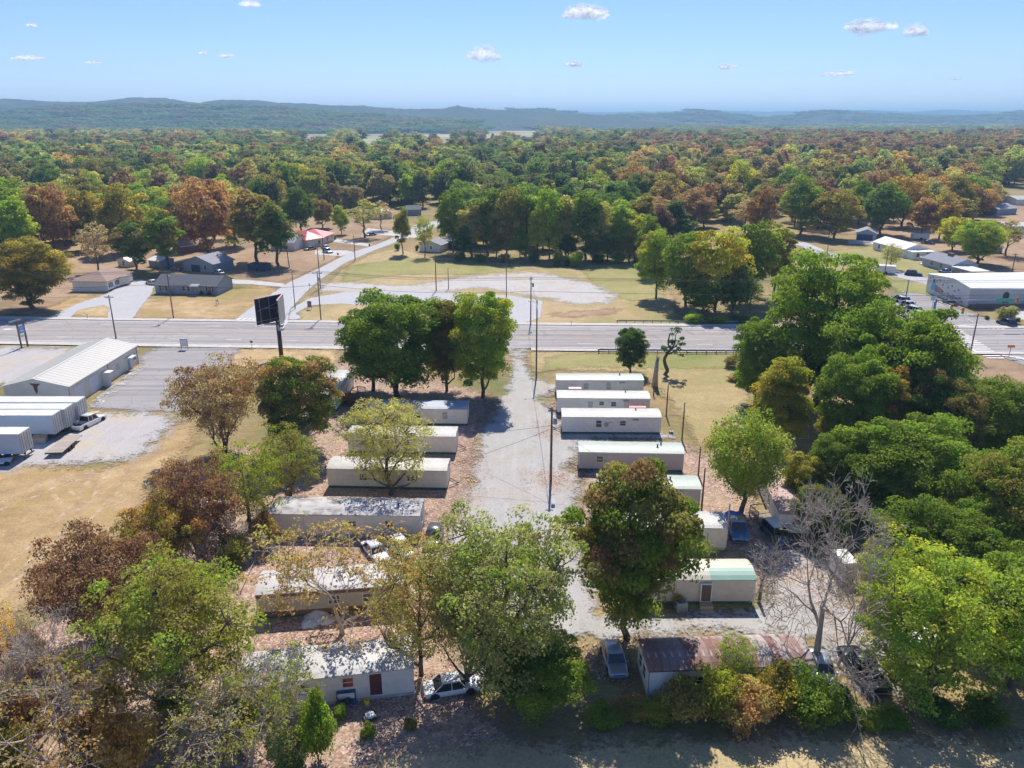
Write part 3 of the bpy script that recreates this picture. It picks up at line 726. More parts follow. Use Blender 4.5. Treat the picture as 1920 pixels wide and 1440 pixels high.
def tree(kind, loc, R, H, col, label=None, tip=None, group=None, name=None, rz=None, vi=None, cat='tree', shade=None):
    pr = PROTO[kind]; p = pr[vi % len(pr)] if vi is not None else pr[rngT.randrange(len(pr))]
    nm = name or {'bare': 'bare_tree', 'shrub': 'shrub', 'willow': 'willow_tree', 'cone': 'cedar_tree'}.get(kind, 'broadleaf_tree')
    t = thing(nm, (loc[0], loc[1], loc[2] if len(loc) > 2 else 0), rz if rz is not None else rngT.random()*6.28, label, cat, group)
    sx, sz = R/p['R'], H/p['H']; t.scale = (sx, sx, sz)
    sh = shade if shade is not None else rngT.uniform(.85, 1.18)
    for part in ('crown', 'trunk'):
        if p[part] is None: continue
        o = bpy.data.objects.new(part, p[part]); COL.objects.link(o); o.parent = t
        if part == 'crown':
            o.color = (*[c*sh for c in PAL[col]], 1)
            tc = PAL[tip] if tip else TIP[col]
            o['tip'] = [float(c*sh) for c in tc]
    TREES.append((t, col, R, H)); return t
def tb(kind, xb, yb, yt, w, col, label=None, tip=None, **kw):
    """tree standing at pixel (xb, yb) whose top reaches row yt and whose crown is w pixels wide"""
    g = P(xb, yb); H = zat(g.y, yt); top = Vector((g.x, g.y, H*0.6)); R = w/2*scl(top)
    # the crown's far rim raises the outline a little
    return tree(kind, (g.x, g.y), R, max(1.0, H*0.97), col, label, tip, **kw)

G1 = 'trees in and around the home park'
near = [
 ('dense',1175,1200,832,245,'green','big maple with orange tips standing before the tan green roofed home','rust brown',dict(vi=0,rz=1.0)),
 ('dense',905,748,540,140,'light green','bright green tree right of the pair by the park entrance road','yellow green',dict(vi=1)),
 ('dense',745,745,530,205,'green','broad green tree left of the bright one above the north end of the gravel road','green',dict(vi=2)),
 ('tall',838,735,555,95,'olive','olive brown tree squeezed between the two green ones by the highway','tan brown',dict(vi=0)),
 ('tall',700,735,560,120,'green','green tree forming the left side of the big group by the highway',None,dict(vi=1)),
 ('dense',1182,700,612,68,'dark green','small dark round tree behind the first home by the guardrail',None,dict(vi=1)),
 ('dense',562,850,650,165,'green','tall tree with reddish top in front of the billboard','tan brown',dict(vi=2,rz=2.)),
 ('multistem',420,850,668,170,'grey brown','purplish brown many stemmed tree beside the asphalt lot','rust brown',dict(vi=0,rz=.5)),
 ('sparse',470,995,825,150,'yellow green','yellow green thin tree left of the long grey roofed home','light green',dict(vi=0)),
 ('sparse',548,940,795,135,'olive','olive thin tree below the reddish topped tree','light green',dict(vi=1)),
 ('multistem',378,1055,862,175,'maroon','maroon many stemmed tree at the edge of the straw field','rust brown',dict(vi=1,rz=2)),
 ('multistem',318,1095,925,150,'olive','orange and olive tangled tree between the two maroon ones','orange',dict(vi=0,rz=1)),
 ('multistem',200,1200,990,240,'maroon','wide maroon tree standing out into the straw field','rust brown',dict(vi=0,rz=4)),
 ('full',345,1330,1035,310,'olive','large yellowish green tree at the lower left, above the bottom home','light green',dict(vi=2,rz=3.3)),
 ('bare',150,1325,1115,210,'grey brown','bare grey tree at the left edge below the straw field',None,dict(vi=1,rz=.4)),
 ('sparse',733,930,735,190,'pale olive','thin pale olive tree standing between the white roofed homes','grey green',dict(vi=2,rz=.2)),
 ('thinleaf',645,1190,945,270,'tan brown','half bare tan leaved tree leaning over the brown striped home','pale olive',dict(vi=0,rz=1)),
 ('sparse',790,1270,1000,200,'pale olive','thin olive tan tree left of the biggest tree in the middle','tan brown',dict(vi=0,rz=2)),
 ('full',950,1300,955,318,'grey green','biggest airy tree in the middle of the lower picture','green',dict(vi=1,rz=.7,shade=1.12)),
 ('sparse',880,1290,1010,190,'pale olive','pale thin tree pressed against the left of the big middle one','grey green',dict(vi=2,rz=2.7)),
 ('dense',1010,1335,1200,195,'green','lower dense green tree at the bottom centre','light green',dict(vi=0,rz=5)),
 ('bare',1527,1243,850,255,'grey brown','large bare tree with forked grey trunk behind the rusty roof',None,dict(vi=0,rz=0.3)),
 ('bare',1568,1250,1010,150,'grey brown','slim bare tree right of the forked bare one',None,dict(vi=1,rz=2.2)),
 ('willow',1388,968,752,165,'light green','feathery light green tree above the blue pickup','pale olive',dict(rz=1)),
 ('tall',1452,850,664,120,'yellow green','yellow green tree at the edge of the right hand trees','golden',dict(vi=0)),
 ('tall',1552,860,748,60,'yellow green','small bright yellow tree among the dark right hand trees','golden',dict(vi=1)),
 ('oak',1530,765,470,250,'green','tall airy green tree where the right hand trees meet the highway','light green',dict(vi=0)),
 ('dense',1415,760,590,110,'green','dark green tree overhanging the right end of the guardrail','green',dict(vi=1)),
 ('oak',1665,835,548,235,'green','broad rounded green tree left of the crosswalk','light green',dict(vi=1)),
 ('dense',1590,870,640,150,'green','full green tree below the broad rounded one','green',dict(vi=2)),
 ('dense',1725,790,620,150,'green','green tree whose side touches the crosswalk','light green',dict(vi=0)),
 ('dense',1640,880,680,110,'olive','small orange tinged tree among the right hand trees','orange',dict(vi=1)),
 ('dense',1745,900,690,150,'dark green','dark tree under the intersection','rust brown',dict(vi=0)),
 ('oak',1850,880,708,200,'green','dark green tree at the right edge below the verge',None,dict(vi=0)),
 ('oak',1700,985,770,250,'green','bright green tree in the middle of the right hand woods','light green',dict(vi=1,rz=1)),
 ('dense',1580,960,800,140,'green','dark green tree behind the bare one','green',dict(vi=2)),
 ('oak',1860,1090,840,240,'green','tree with tan leaves at the right edge of the woods','olive',dict(vi=0,rz=2)),
 ('oak',1760,1130,930,230,'green','lower green tree under the brightest one in the right hand woods','green',dict(vi=1,rz=3)),
 ('full',1725,1310,1020,340,'green','largest green tree at the lower right with yellowish top','yellow green',dict(vi=1,rz=4,shade=1.3)),
 ('dense',1895,1290,1020,230,'green','full green tree at the lower right edge','green',dict(vi=1)),
 ('dense',1640,1130,1010,90,'grey green','small grey green tree over the white camper','pale olive',dict(vi=2)),
 ('sparse',1372,1300,1190,85,'light green','small green sapling growing against the rusty roof','light green',dict(vi=0)),
 ('sparse',1390,905,845,60,'olive','small olive tree behind the feathery one',None,dict(vi=1)),
 ('dense',1500,960,850,90,'olive','low olive bushy tree beside the pinkish roof','yellow green',dict(vi=1)),
 ('dense',1530,1010,905,100,'dark green','dark bush tree right of the pinkish roof','olive',dict(vi=0)),
 ('thinleaf',90,1440,1230,330,'tan brown','fallen looking half bare tree in the lower left corner','olive',dict(vi=1,rz=0)),
 ('thinleaf',330,1450,1265,280,'grey brown','half bare pale tree in the thicket at the bottom left','pale olive',dict(vi=1,rz=2)),
 ('thinleaf',470,1440,1240,230,'olive','olive half bare tree left of the bottom home','light green',dict(vi=0,rz=4)),
 ('sparse',20,1300,1150,140,'tan brown','tan scrubby tree at the left edge','golden',dict(vi=0)),
 ('bare',480,1360,1225,170,'grey brown','pale bare twiggy tree in front of the bottom home',None,dict(vi=0,rz=3)),
 ('bare',560,880,790,90,'grey brown','small bare tree beside the reddish topped tree',None,dict(vi=1,rz=4)),
 ('bare',430,1075,955,130,'grey brown','bare pale limbs below the maroon tree',None,dict(vi=1,rz=5)),
]
for kd, xb, yb, yt, w, c, lb, tp, kw in near: tb(kd, xb, yb, yt, w, c, lb, tp, group=G1, **kw)

# shrubs
G2 = 'shrubs along the bottom of the home park'
shr = [(1285,1350,1275,100,'olive',None),(1350,1370,1250,100,'yellow green','olive'),(1395,1390,1275,110,'tan brown','pale olive'),(1450,1365,1245,100,'olive','golden'),
 (1520,1375,1260,120,'green','light green'),(1570,1372,1290,80,'dark green','green'),(1625,1380,1335,70,'light green','yellow green'),(1670,1380,1335,70,'green',None),
 (1230,1370,1310,80,'yellow green','golden'),(1180,1365,1310,80,'olive','orange'),(1130,1380,1320,70,'green','light green'),(1245,1380,1335,40,'dark green','green'),
 (600,1435,1305,80,'green','light green'),(545,1440,1370,90,'dark green','grey green'),(250,1450,1330,110,'orange','golden'),(170,1440,1330,100,'rust brown','olive'),
 (60,1400,1300,90,'rust brown','orange'),(20,1450,1360,110,'olive','golden'),
 (690,1405,1360,34,'light green',None),(210,1375,1290,80,'yellow green','olive'),
 (130,1300,1240,70,'tan brown','golden'),(60,1260,1190,70,'tan brown','grey brown'),(440,1400,1300,90,'green','olive'),
 (500,1030,965,60,'rust brown','olive'),(440,1060,1000,70,'olive','green'),(1560,1010,950,60,'green','light green'),(1470,930,880,50,'orange','olive'),
 (1370,690,665,30,'grey brown','olive'),(1395,720,690,40,'olive','green'),(1375,715,700,30,'grey brown',None),(1240,1000,975,20,'green',None),
 (655,760,735,34,'rust brown','tan brown'),(1270,1142,1115,22,'olive',None),(640,1350,1320,26,'green',None),(770,1390,1350,30,'olive',None),
 (330,1340,1280,80,'light green',None),(1760,1370,1310,90,'dark green',None),(1840,1375,1300,90,'dark green','green')]
for x, y, t, w, c, tp in shr: tb('shrub', x, y-(22 if y > 1350 and x > 640 else 0), t+(8 if y > 1300 and x > 640 else 0), w, c, None, tp, group=G2, cat='shrub')

# trees across the highway that can be told apart
G3 = 'trees across the highway'
mids = [
 ('oak',62,580,436,150,'olive','large olive tree with yellow shoulder left of the brown roofed house','golden'),
 ('midtall',315,508,383,84,'green','green tree with orange top behind the grey ranch house','orange'),
 ('mid',393,484,330,120,'rust brown','tall rust coloured tree standing alone above the grey gabled house','tan brown'),
 ('midtall',482,492,350,105,'olive','tall olive tree left of the dark one by the side street','rust brown'),
 ('midtall',522,500,372,90,'dark green','dark green tree by the blue container','olive'),
 ('midsparse',186,512,415,72,'grey brown','grey nearly bare tree behind the brown roofed house',None),
 ('mid',256,506,415,84,'dark green','dark tree with brown top behind the cream shed','rust brown'),
 ('midtall',756,477,383,38,'olive','narrow tree at the bend of the side street','light green'),
 ('midsparse',797,482,402,44,'yellow green','thin yellow green tree before the small white house','light green'),
 ('midsparse',684,446,372,66,'grey green','grey green tree in the yard across from the red roof','pale olive'),
 ('midsparse',715,432,375,44,'grey brown','grey brown tree by the street bend',None),
 ('mid',640,440,385,34,'light green','small light green tree beside the red roofed house','yellow green'),
 ('mid',1230,560,432,84,'light green','pale green tree at the left end of the creek trees','yellow green'),
 ('mid',1285,574,430,110,'green','green tree in the creek row next to the field','light green'),
 ('mid',1340,584,425,120,'yellow green','yellow topped tree in the creek row','golden'),
 ('mid',1400,568,412,110,'green','tall green tree at the back of the creek row','yellow green'),
 ('midtall',1450,560,415,80,'olive','olive tree with visible forked trunks at the right of the creek row','yellow green'),
 ('mid',1318,590,525,84,'green','low pale green tree leaning to the field above the guardrail','light green'),
 ('mid',1375,590,500,80,'dark green','dark low tree above the guardrail',None),
 ('midsparse',1405,588,520,60,'green','scrubby green tree beside the right end of the far guardrail',None),
 ('mid',1563,448,355,90,'olive','olive tree left of the grey garage','golden'),
 ('mid',1500,440,330,90,'green','green tree with a bare grey trunk beside it',None),
 ('mid',1650,440,340,95,'dark green','dark green tree behind the white house','green'),
 ('mid',1690,425,326,90,'orange','golden orange tree behind the white house','golden'),
 ('midtall',1725,448,368,55,'rust brown','rust tree beside the long white trailer','tan brown'),
 ('oak',1832,495,404,88,'light green','round pale green tree before the shed at the right','yellow green'),
 ('mid',1785,470,405,60,'yellow green','yellow green tree beside the round pale one',None),
 ('midsparse',1668,505,455,50,'grey green','thin young tree on the lawn of the white house','pale olive'),
 ('mid',20,478,335,125,'light green','tall light green tree at the left edge behind the olive one','green'),('mid',104,480,342,84,'rust brown','rust brown tree behind the yellow shouldered olive one','tan brown'),('mid',165,468,352,80,'olive','olive tree above the white gabled house end','golden'),('mid',238,474,345,96,'olive','golden olive tree behind the brown roofed house','golden'),('midtall',350,468,352,70,'olive','narrow olive tree left of the lone rust coloured one','tan brown'),('mid',440,462,345,84,'pale olive','pale olive tree right of the lone rust coloured one','tan brown'),('mid',565,438,350,64,'dark green','dark green tree just behind the red roof','green'),('mid',605,428,372,50,'olive','olive tree directly behind the red roof','rust brown'),('mid',1425,452,352,62,'rust brown','brown and orange tree left of the bare grey trunk','orange'),('midsparse',1395,440,372,64,'grey brown','grey brown thin tree over the tan roofed house',None),('mid',1610,422,335,70,'green','green tree behind the small white house end',None),('mid',1760,448,360,64,'olive','olive brown tree right of the long white trailer','tan brown'),
 ('midsparse',1885,480,410,60,'olive','ragged olive tree before the far right houses',None),
]
for kd, xb, yb, yt, w, c, lb, tp in mids: tb(kd, xb, yb, yt, w, c, lb, tp, group=G3)
# the edge of the wood behind the field
for i, (x, y, t, w, c) in enumerate([(850,475,350,70,'green'),(885,482,372,66,'pale olive'),(915,480,345,80,'green'),(950,484,352,70,'olive'),(985,480,340,80,'green'),(1008,486,385,50,'yellow green'),
   (1030,484,350,70,'light green'),(1062,484,362,76,'pale olive'),(1098,486,345,80,'green'),(1130,487,380,70,'pale olive'),(1160,488,372,64,'light green'),(1190,490,395,60,'yellow green'),(1215,500,405,60,'green'),
   (870,486,420,40,'dark green'),(930,486,425,40,'olive'),(975,486,430,36,'green'),(1140,490,430,50,'green'),(1180,492,430,50,'olive'),(1215,520,440,50,'olive'),(1065,488,440,44,'dark green'),(1110,490,445,44,'green')]):
    tb('midtall' if i % 3 else 'mid', x, y, t, w, c, None, group=G3)
for x, y, t, w, c in [(1045,499,470,22,'green'),(1062,500,476,20,'dark green'),(1080,501,470,30,'light green'),(1300,607,585,40,'light green'),(1345,607,592,44,'light green'),(1325,607,597,36,'green'),
   (1386,606,590,40,'dark green'),(1215,515,480,34,'olive'),(1200,500,478,30,'dark green'),(862,492,470,24,'dark green'),(900,492,474,26,'dark green'),(945,492,474,24,'olive'),(1000,492,474,24,'dark green'),
   (1120,494,474,30,'dark green'),(1160,495,474,30,'green'),(745,470,455,12,'green'),(1885,604,572,40,'grey green'),(1850,600,594,10,'dark green'),(1908,603,596,10,'dark green'),
   (350,550,544,10,'dark green'),(337,549,541,12,'green'),(322,551,546,9,'dark green'),(378,553,547,10,'dark green'),(392,554,548,10,'dark green'),(782,470,459,9,'dark green'),(627,450,440,10,'dark green')]:
    tb('shrub', x, y, t, w, c, None, group='shrubs across the highway', cat='shrub')

# ------------------------------------------------------------------ the wooded plain beyond
rngF = np.random.default_rng(4)
EDGE = [(-400,520),(0,515),(60,500),(130,470),(230,468),(300,470),(440,452),(520,430),(560,408),(640,402),(700,392),(760,392),(830,440),(880,468),(1100,470),(1200,480),(1240,470),(1300,430),(1400,415),(1480,430),(1560,432),(1600,415),(1700,428),(1740,440),(1800,425),(1850,400),(1920,385),(2400,360)]
ex, ey = zip(*EDGE)
man = [(t.location.x, t.location.y, R) for t, c, R, H in TREES]; MA = np.array(man)
CLEAR = [(1630,1700,405,450),(1855,1990,352,410),(700,860,392,430),(145,205,430,480),(330,500,455,500),(1390,1475,405,440),(560,640,400,470)]
FIELDS = [(540,640,250,297),(655,750,248,305),(825,875,246,305),(890,1025,246,300),(750,825,248,288),(700,900,236,243),(1080,1250,240,252),(1230,1300,250,266),(1400,1520,238,247),(200,330,228,240),(850,880,282,300),(0,60,300,302),(1700,1720,285,290)]
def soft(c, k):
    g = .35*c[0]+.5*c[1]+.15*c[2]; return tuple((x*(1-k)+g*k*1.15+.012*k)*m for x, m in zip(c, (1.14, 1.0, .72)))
def region_colour(px, py, r):
    def pick(t):
        ks, ws = zip(*t); ws = np.array(ws, float); return ks[int(np.searchsorted(np.cumsum(ws/ws.sum()), r))]
    if py < (286 if px < 1150 else 258): return pick([('green',4),('dark green',3),('grey green',3),('pale olive',1.5),('olive',2),('maroon',.6)])
    if px > 1180 and py < 318: return pick([('maroon',5),('rust brown',3),('olive',2),('dark green',1.3),('light green',.8),('orange',.8),('grey brown',1)])
    if px > 1180: return pick([('green',3),('dark green',2),('olive',2.5),('yellow green',1.6),('maroon',1.4),('rust brown',1.5),('orange',1.2),('grey green',1.2),('light green',1.5)])
    if px > 700: return pick([('green',4),('dark green',4),('light green',1.5),('yellow green',.8),('olive',2.4),('maroon',1.6 if py < 330 else .2),('rust brown',.8 if py < 330 else .2),('pale olive',1)])
    if py < 300: return pick([('maroon',2),('green',3),('dark green',2),('olive',2.5),('rust brown',1.5),('yellow green',.6),('light green',1)])
    return pick([('rust brown',2),('maroon',2),('green',2.2),('dark green',1.6),('light green',1.8),('yellow green',1),('olive',2.6),('orange',.9),('grey brown',1),('tan brown',.8)])
pts = []
y = 225.0
while y < 1500:
    st = 9.4+y*0.0085; half = y*0.76+40
    for x in np.arange(-half, half, st):
        X = x+rngF.uniform(-.42, .42)*st; Y = y+rngF.uniform(-.42, .42)*st
        px, py = PX(X, Y, 0)
        if py > np.interp(px, ex, ey): continue
        if any(a < px < b and c < py < d for a, b, c, d in CLEAR): continue
        if any(a < px < b and c < py < d for a, b, c, d in FIELDS) and rngF.random() < .93: continue
        if ((MA[:, 0]-X)**2+(MA[:, 1]-Y)**2 < (MA[:, 2]*0.75+3)**2).any(): continue
        gap = math.sin(X*.021+1.3)*math.sin(Y*.017+.4)+.6*math.sin(X*.05-Y*.043)
        if gap > 0.95 and rngF.random() < .8: continue
        # patches of one kind: colour is drawn from a slowly varying field plus chance
        r = (0.5+0.5*math.sin(X*.031+math.sin(Y*.023)*2)*math.cos(Y*.027+X*.011))*0.6+rngF.random()*0.4
        col = region_colour(px, py, float(np.clip(r, 0, .999)))
        H = rngF.uniform(10, 21.5)*(1 if py < 400 else .9)*(1+y/4000); R = rngF.uniform(4.8, 8.8)*min(1.9, 1+max(0, y-250)/1000)
        if rngF.random() < .12: H *= .6; R *= .7
        pts.append((X, Y, R, H, col, px, py))
    y += st*0.92
pts.sort(key=lambda q: -(q[2]*1.0/q[1]) if -60 < q[5] < 1980 else 1)
NIND = 300-sum(1 for t in TREES if t[0]['category'] == 'tree')
kinds = ['mid', 'mid', 'midtall', 'mid', 'midsparse', 'cone']
for i, (X, Y, R, H, col, px, py) in enumerate(pts[:NIND]):
    kd = kinds[int(rngF.integers(5))] if col not in ('grey brown',) else 'midsparse'
    if col == 'dark green' and rngF.random() < .25: kd = 'cone'
    if kd == 'midtall': R *= .8; H *= 1.08
    tree(kd, (X, Y), R, H, col, None, group='trees of the wooded plain')
# everything farther off: one mass, instanced
FARP = []
for kd in ('mid', 'midtall'): pass
def small_tree(name, seed, **kw):
    rng = np.random.default_rng(seed); R, H = kw['R'], kw['H']
    C = crown_points(rng, kw['k'], R*.8, H*.38, H*.58, kw.get('shape', 'round'), .4)
    V, F, pos, rn, idx = leaves(rng, C, R*kw['cr']*(0.7+.6*rng.random(len(C))), kw['per'], kw['leaf'])
    segs = [((0,0,-.5),(0,0,H*.5),.35,.2)]
    TV, TF = tubes(segs, 5)
    me = np_mesh(name, np.concatenate([V, TV]), np.concatenate([F, TF+len(V)]), [M_leaf_far, M_bark],
                 {'tp': ('FACE', np.zeros(len(F)+len(TF))), 'rn': ('FACE', np.concatenate([rn, np.zeros(len(TF))]))})
    mi = np.zeros(len(F)+len(TF), np.int32); mi[len(F):] = 1; me.polygons.foreach_set('material_index', mi)
    return me
def small_wood(name, seed, k=26):
    rng = np.random.default_rng(seed); C = np.stack([rng.uniform(-22, 22, k), rng.uniform(-14, 14, k), rng.uniform(5, 10, k)], 1)
    V, F, pos, rn, idx = leaves(rng, C, rng.uniform(4, 7, k), 130, 1.9)
    return np_mesh(name, V, F, [M_leaf_far], {'tp': ('FACE', np.zeros(len(F))), 'rn': ('FACE', rn)})
far_src = bpy.data.collections.new('far_tree_kinds')
srcs = [small_tree('far_a', 1, R=6, H=15, k=70, per=60, leaf=.72, cr=.27), small_tree('far_b', 2, R=6, H=14, k=70, per=60, leaf=.72, cr=.25),
        small_tree('far_c', 3, R=5, H=16, k=60, per=60, leaf=.7, cr=.3, shape='tall'), small_tree('far_d', 4, R=6, H=15, k=80, per=50, leaf=.68, cr=.23),
        small_tree('far_e', 5, R=4, H=14, k=34, per=40, leaf=.95, cr=.36, shape='cone'), small_wood('far_f', 6), small_wood('far_g', 7)]
for i, me in enumerate(srcs):
    far_src.objects.link(bpy.data.objects.new('far_tree_kind_%s' % 'abcdefg'[i], me))
FP = []
for (X, Y, R, H, col, px, py) in pts[NIND:]:
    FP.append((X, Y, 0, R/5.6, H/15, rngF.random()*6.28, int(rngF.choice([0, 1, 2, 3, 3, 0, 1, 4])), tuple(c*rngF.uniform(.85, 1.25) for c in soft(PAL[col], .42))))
y = 1500.0
while y < 4600:
    st = 34*(y/1500)**.8; half = y*.76+60
    for x in np.arange(-half, half, st*1.15):
        X = x+rngF.uniform(-.45, .45)*st; Y = y+rngF.uniform(-.45, .45)*st
        px, py = PX(X, Y, 0)
        if any(a < px < b and c < py < d for a, b, c, d in FIELDS): continue
        dens = math.sin(X*.0043+1)*math.cos(Y*.0061+X*.0012)+.5*math.sin(X*.013+Y*.009)
        if dens > .55 and rngF.random() < .85: continue
        col = ['green','dark green','olive','grey green','maroon','rust brown','pale olive'][int(rngF.choice(7, p=[.26,.26,.16,.12,.08,.05,.07]))]
        s = (y/1500)**.75*rngF.uniform(.75, 1.15)
        FP.append((X, Y, 0, s, rngF.uniform(.7, 1.15)*(1+y/9000), rngF.uniform(-.3, .3), 5+int(rngF.integers(2)), tuple(c*rngF.uniform(.8, 1.15) for c in PAL[col])))
    y += st*.8
# far ridges: real heightfields
def fbm(x, y, seed, sc, oct=5):
    r = np.random.default_rng(seed); out = np.zeros_like(x); a = 1.0
    for o in range(oct):
        for _ in range(3):
            th = r.random()*6.28; ph = r.random()*6.28; k = sc*(2**o)*(0.8+.4*r.random())
            out += a*np.sin((x*math.cos(th)+y*math.sin(th))*k+ph)/3
        a *= .55
    return out
def ridge(name, profile, Y0, depth, label, seed, m, rough=10, nxx=520, nyy=60):
    """profile: (pixel x, pixel y) of the skyline; the ridge stands Y0 metres off"""
    px, py = zip(*profile)
    xs = np.linspace((px[0]-960)/FPX*Y0*1.06, (px[-1]-960)/FPX*Y0*1.06, nxx)
    hh = []
    for x in xs:
        u = 960+x*FPX/(Y0*CP+CAMH*SP)
        yy = np.interp(u, px, py); hh.append(max(4.0, zat(Y0, yy)))
    hh = np.array(hh)
    ys = np.linspace(Y0-depth, Y0+depth*.7, nyy); XX, YY = np.meshgrid(xs, ys)
    t = (YY-Y0)/depth; bell = np.where(t < 0, 0.5+0.5*np.cos(np.pi*np.clip(-t, 0, 1)), 0.5+0.5*np.cos(np.pi*np.clip(t/.7, 0, 1)))
    spur = 1+0.45*fbm(XX, YY, seed, 1/600.)*np.clip(-t*2.5, 0, 1)
    Z = hh[None, :]*bell**(1.15)*np.clip(spur, .35, 1.7)+fbm(XX, YY, seed+1, 1/70., 3)*rough*.35*np.clip(bell*2, 0, 1)
    tree_noise = np.random.default_rng(seed).random(Z.shape)*rough*np.clip(bell*3, 0, 1)*.55
    Z = Z+tree_noise-6
    I = np.arange(Z.size).reshape(Z.shape)
    F = np.stack([I[:-1,:-1].ravel(), I[:-1,1:].ravel(), I[1:,1:].ravel(), I[1:,:-1].ravel()], 1)
    o = bpy.data.objects.new(name, np_mesh(name, np.stack([XX.ravel(), YY.ravel(), Z.ravel()], 1), F, [m])); COL.objects.link(o)
    return tag(o, label, kind='structure'), xs, ys, Z
def col_hill(nt, pos):
    a = noise(nt, pos, 0.004, 7, 0.65); b = noise(nt, pos, 0.03, 5, 0.8)
    c = ramp(nt, a, [(0.35, (.02,.035,.014)), (0.55, (.04,.05,.02)), (0.66, (.09,.075,.035)), (0.74, (.22,.20,.11))])
    return mixc(nt, 1.0, c, ramp(nt, b, [(0.3, (.5,)*3), (0.7, (1.5,)*3)]), 'MULTIPLY')
M_hill = ground_mat('wooded_hill', col_hill, 0, bumps=((0.05, 1.0),))
R1 = ridge('hills', [(-300,192),(-60,189),(0,187),(60,188),(120,190),(180,190),(230,188),(262,183),(310,182),(345,188),(375,193),(395,192),(430,186),(480,187),(520,191),(590,194),(640,197),(700,201),(760,203),(830,203),(858,198),(890,203),(950,204),(1000,206),(1050,210),(1120,216),(1220,224)], 3800, 1000, 'wooded blue ridge on the left horizon', 3, M_hill, 12)
R2 = ridge('hills', [(120,232),(200,226),(260,222),(330,218),(420,214),(520,210),(620,218),(720,224),(800,226),(870,220),(940,207),(1000,205),(1040,208),(1100,217),(1200,216),(1260,213),(1285,207),(1310,208),(1340,213),(1400,220),(1460,219),(1520,211),(1562,208),(1590,211),(1620,215),(1700,217),(1780,220),(1860,214),(1930,211),(2100,210),(2300,214)], 4900, 1100, 'lower wooded hills along the middle of the horizon', 5, M_hill, 12)
R3 = ridge('hills', [(900,216),(1000,211),(1060,209),(1140,210),(1250,209),(1340,207),(1420,209),(1500,208),(1600,209),(1680,211),(1760,208),(1800,210),(1920,210),(2050,212),(2300,214)], 9000, 1800, 'faint farthest ridge on the right horizon', 9, M_hill, 14)
R4 = ridge('hills', [(-300,216),(0,214),(80,208),(150,203),(230,198),(300,196),(360,204),(420,200),(480,202),(560,208),(640,216),(760,222),(900,230)], 3000, 800, 'nearer foothills below the left ridge', 12, M_hill, 12)
# trees standing on the foothills
for (_, xs, ys, Z), n in ((R4, 1500), (R2, 1600)):
    for _k in range(n):
        i = int(rngF.integers(2, Z.shape[0]*.62)); j = int(rngF.integers(1, Z.shape[1]-1))
        if Z[i, j] < 2: continue
        col = ['green','dark green','olive','maroon','rust brown'][int(rngF.choice(5, p=[.3,.35,.2,.08,.07]))]
        FP.append((xs[j], ys[i], Z[i, j]-2, rngF.uniform(1.1, 1.9), rngF.uniform(.8, 1.2), 0, 5+int(rngF.integers(2)), tuple(c*rngF.uniform(.8, 1.1) for c in PAL[col])))
FA = np.array([(a, b, c) for a, b, c, *_ in FP])
me = bpy.data.meshes.new('forest'); me.vertices.add(len(FP)); me.vertices.foreach_set('co', FA.astype(np.float32).ravel())
def _at(n, t, arr, key):
    a = me.attributes.new(n, t, 'POINT'); a.data.foreach_set(key, np.ascontiguousarray(arr).ravel())
_at('tscale', 'FLOAT_VECTOR', np.array([(q[3], q[3], q[4]) for q in FP], np.float32), 'vector')
_at('trot', 'FLOAT_VECTOR', np.array([(0, 0, q[5]) for q in FP], np.float32), 'vector')
_at('tidx', 'INT', np.array([q[6] for q in FP], np.int32), 'value')
_at('tcol', 'FLOAT_COLOR', np.array([(*q[7], 1) for q in FP], np.float32), 'color')
forest = bpy.data.objects.new('forest', me); COL.objects.link(forest); tag(forest, 'mass of autumn trees covering the far plain', kind='stuff')
ng = bpy.data.node_groups.new('spread_trees', 'GeometryNodeTree')
ng.interface.new_socket('Geometry', in_out='INPUT', socket_type='NodeSocketGeometry'); ng.interface.new_socket('Geometry', in_out='OUTPUT', socket_type='NodeSocketGeometry')
gi = ng.nodes.new('NodeGroupInput'); go = ng.nodes.new('NodeGroupOutput')
ip = ng.nodes.new('GeometryNodeInstanceOnPoints'); ci = ng.nodes.new('GeometryNodeCollectionInfo'); m2p = ng.nodes.new('GeometryNodeMeshToPoints')
ci.inputs['Collection'].default_value = far_src; ci.inputs['Separate Children'].default_value = True
def na(n, t):
    a = ng.nodes.new('GeometryNodeInputNamedAttribute'); a.data_type = t; a.inputs['Name'].default_value = n
    return [o for o in a.outputs if o.enabled and o.name == 'Attribute'][0]
L = ng.links.new
L(gi.outputs[0], m2p.inputs[0]); L(m2p.outputs[0], ip.inputs['Points']); L(ci.outputs[0], ip.inputs['Instance'])
ip.inputs['Pick Instance'].default_value = True
L(na('tidx', 'INT'), ip.inputs['Instance Index']); L(na('trot', 'FLOAT_VECTOR'), ip.inputs['Rotation']); L(na('tscale', 'FLOAT_VECTOR'), ip.inputs['Scale'])
L(ip.outputs[0], go.inputs[0])
md = forest.modifiers.new('spread', 'NODES'); md.node_group = ng
print('far trees', len(FP), 'auto', len(pts), 'individual', NIND)
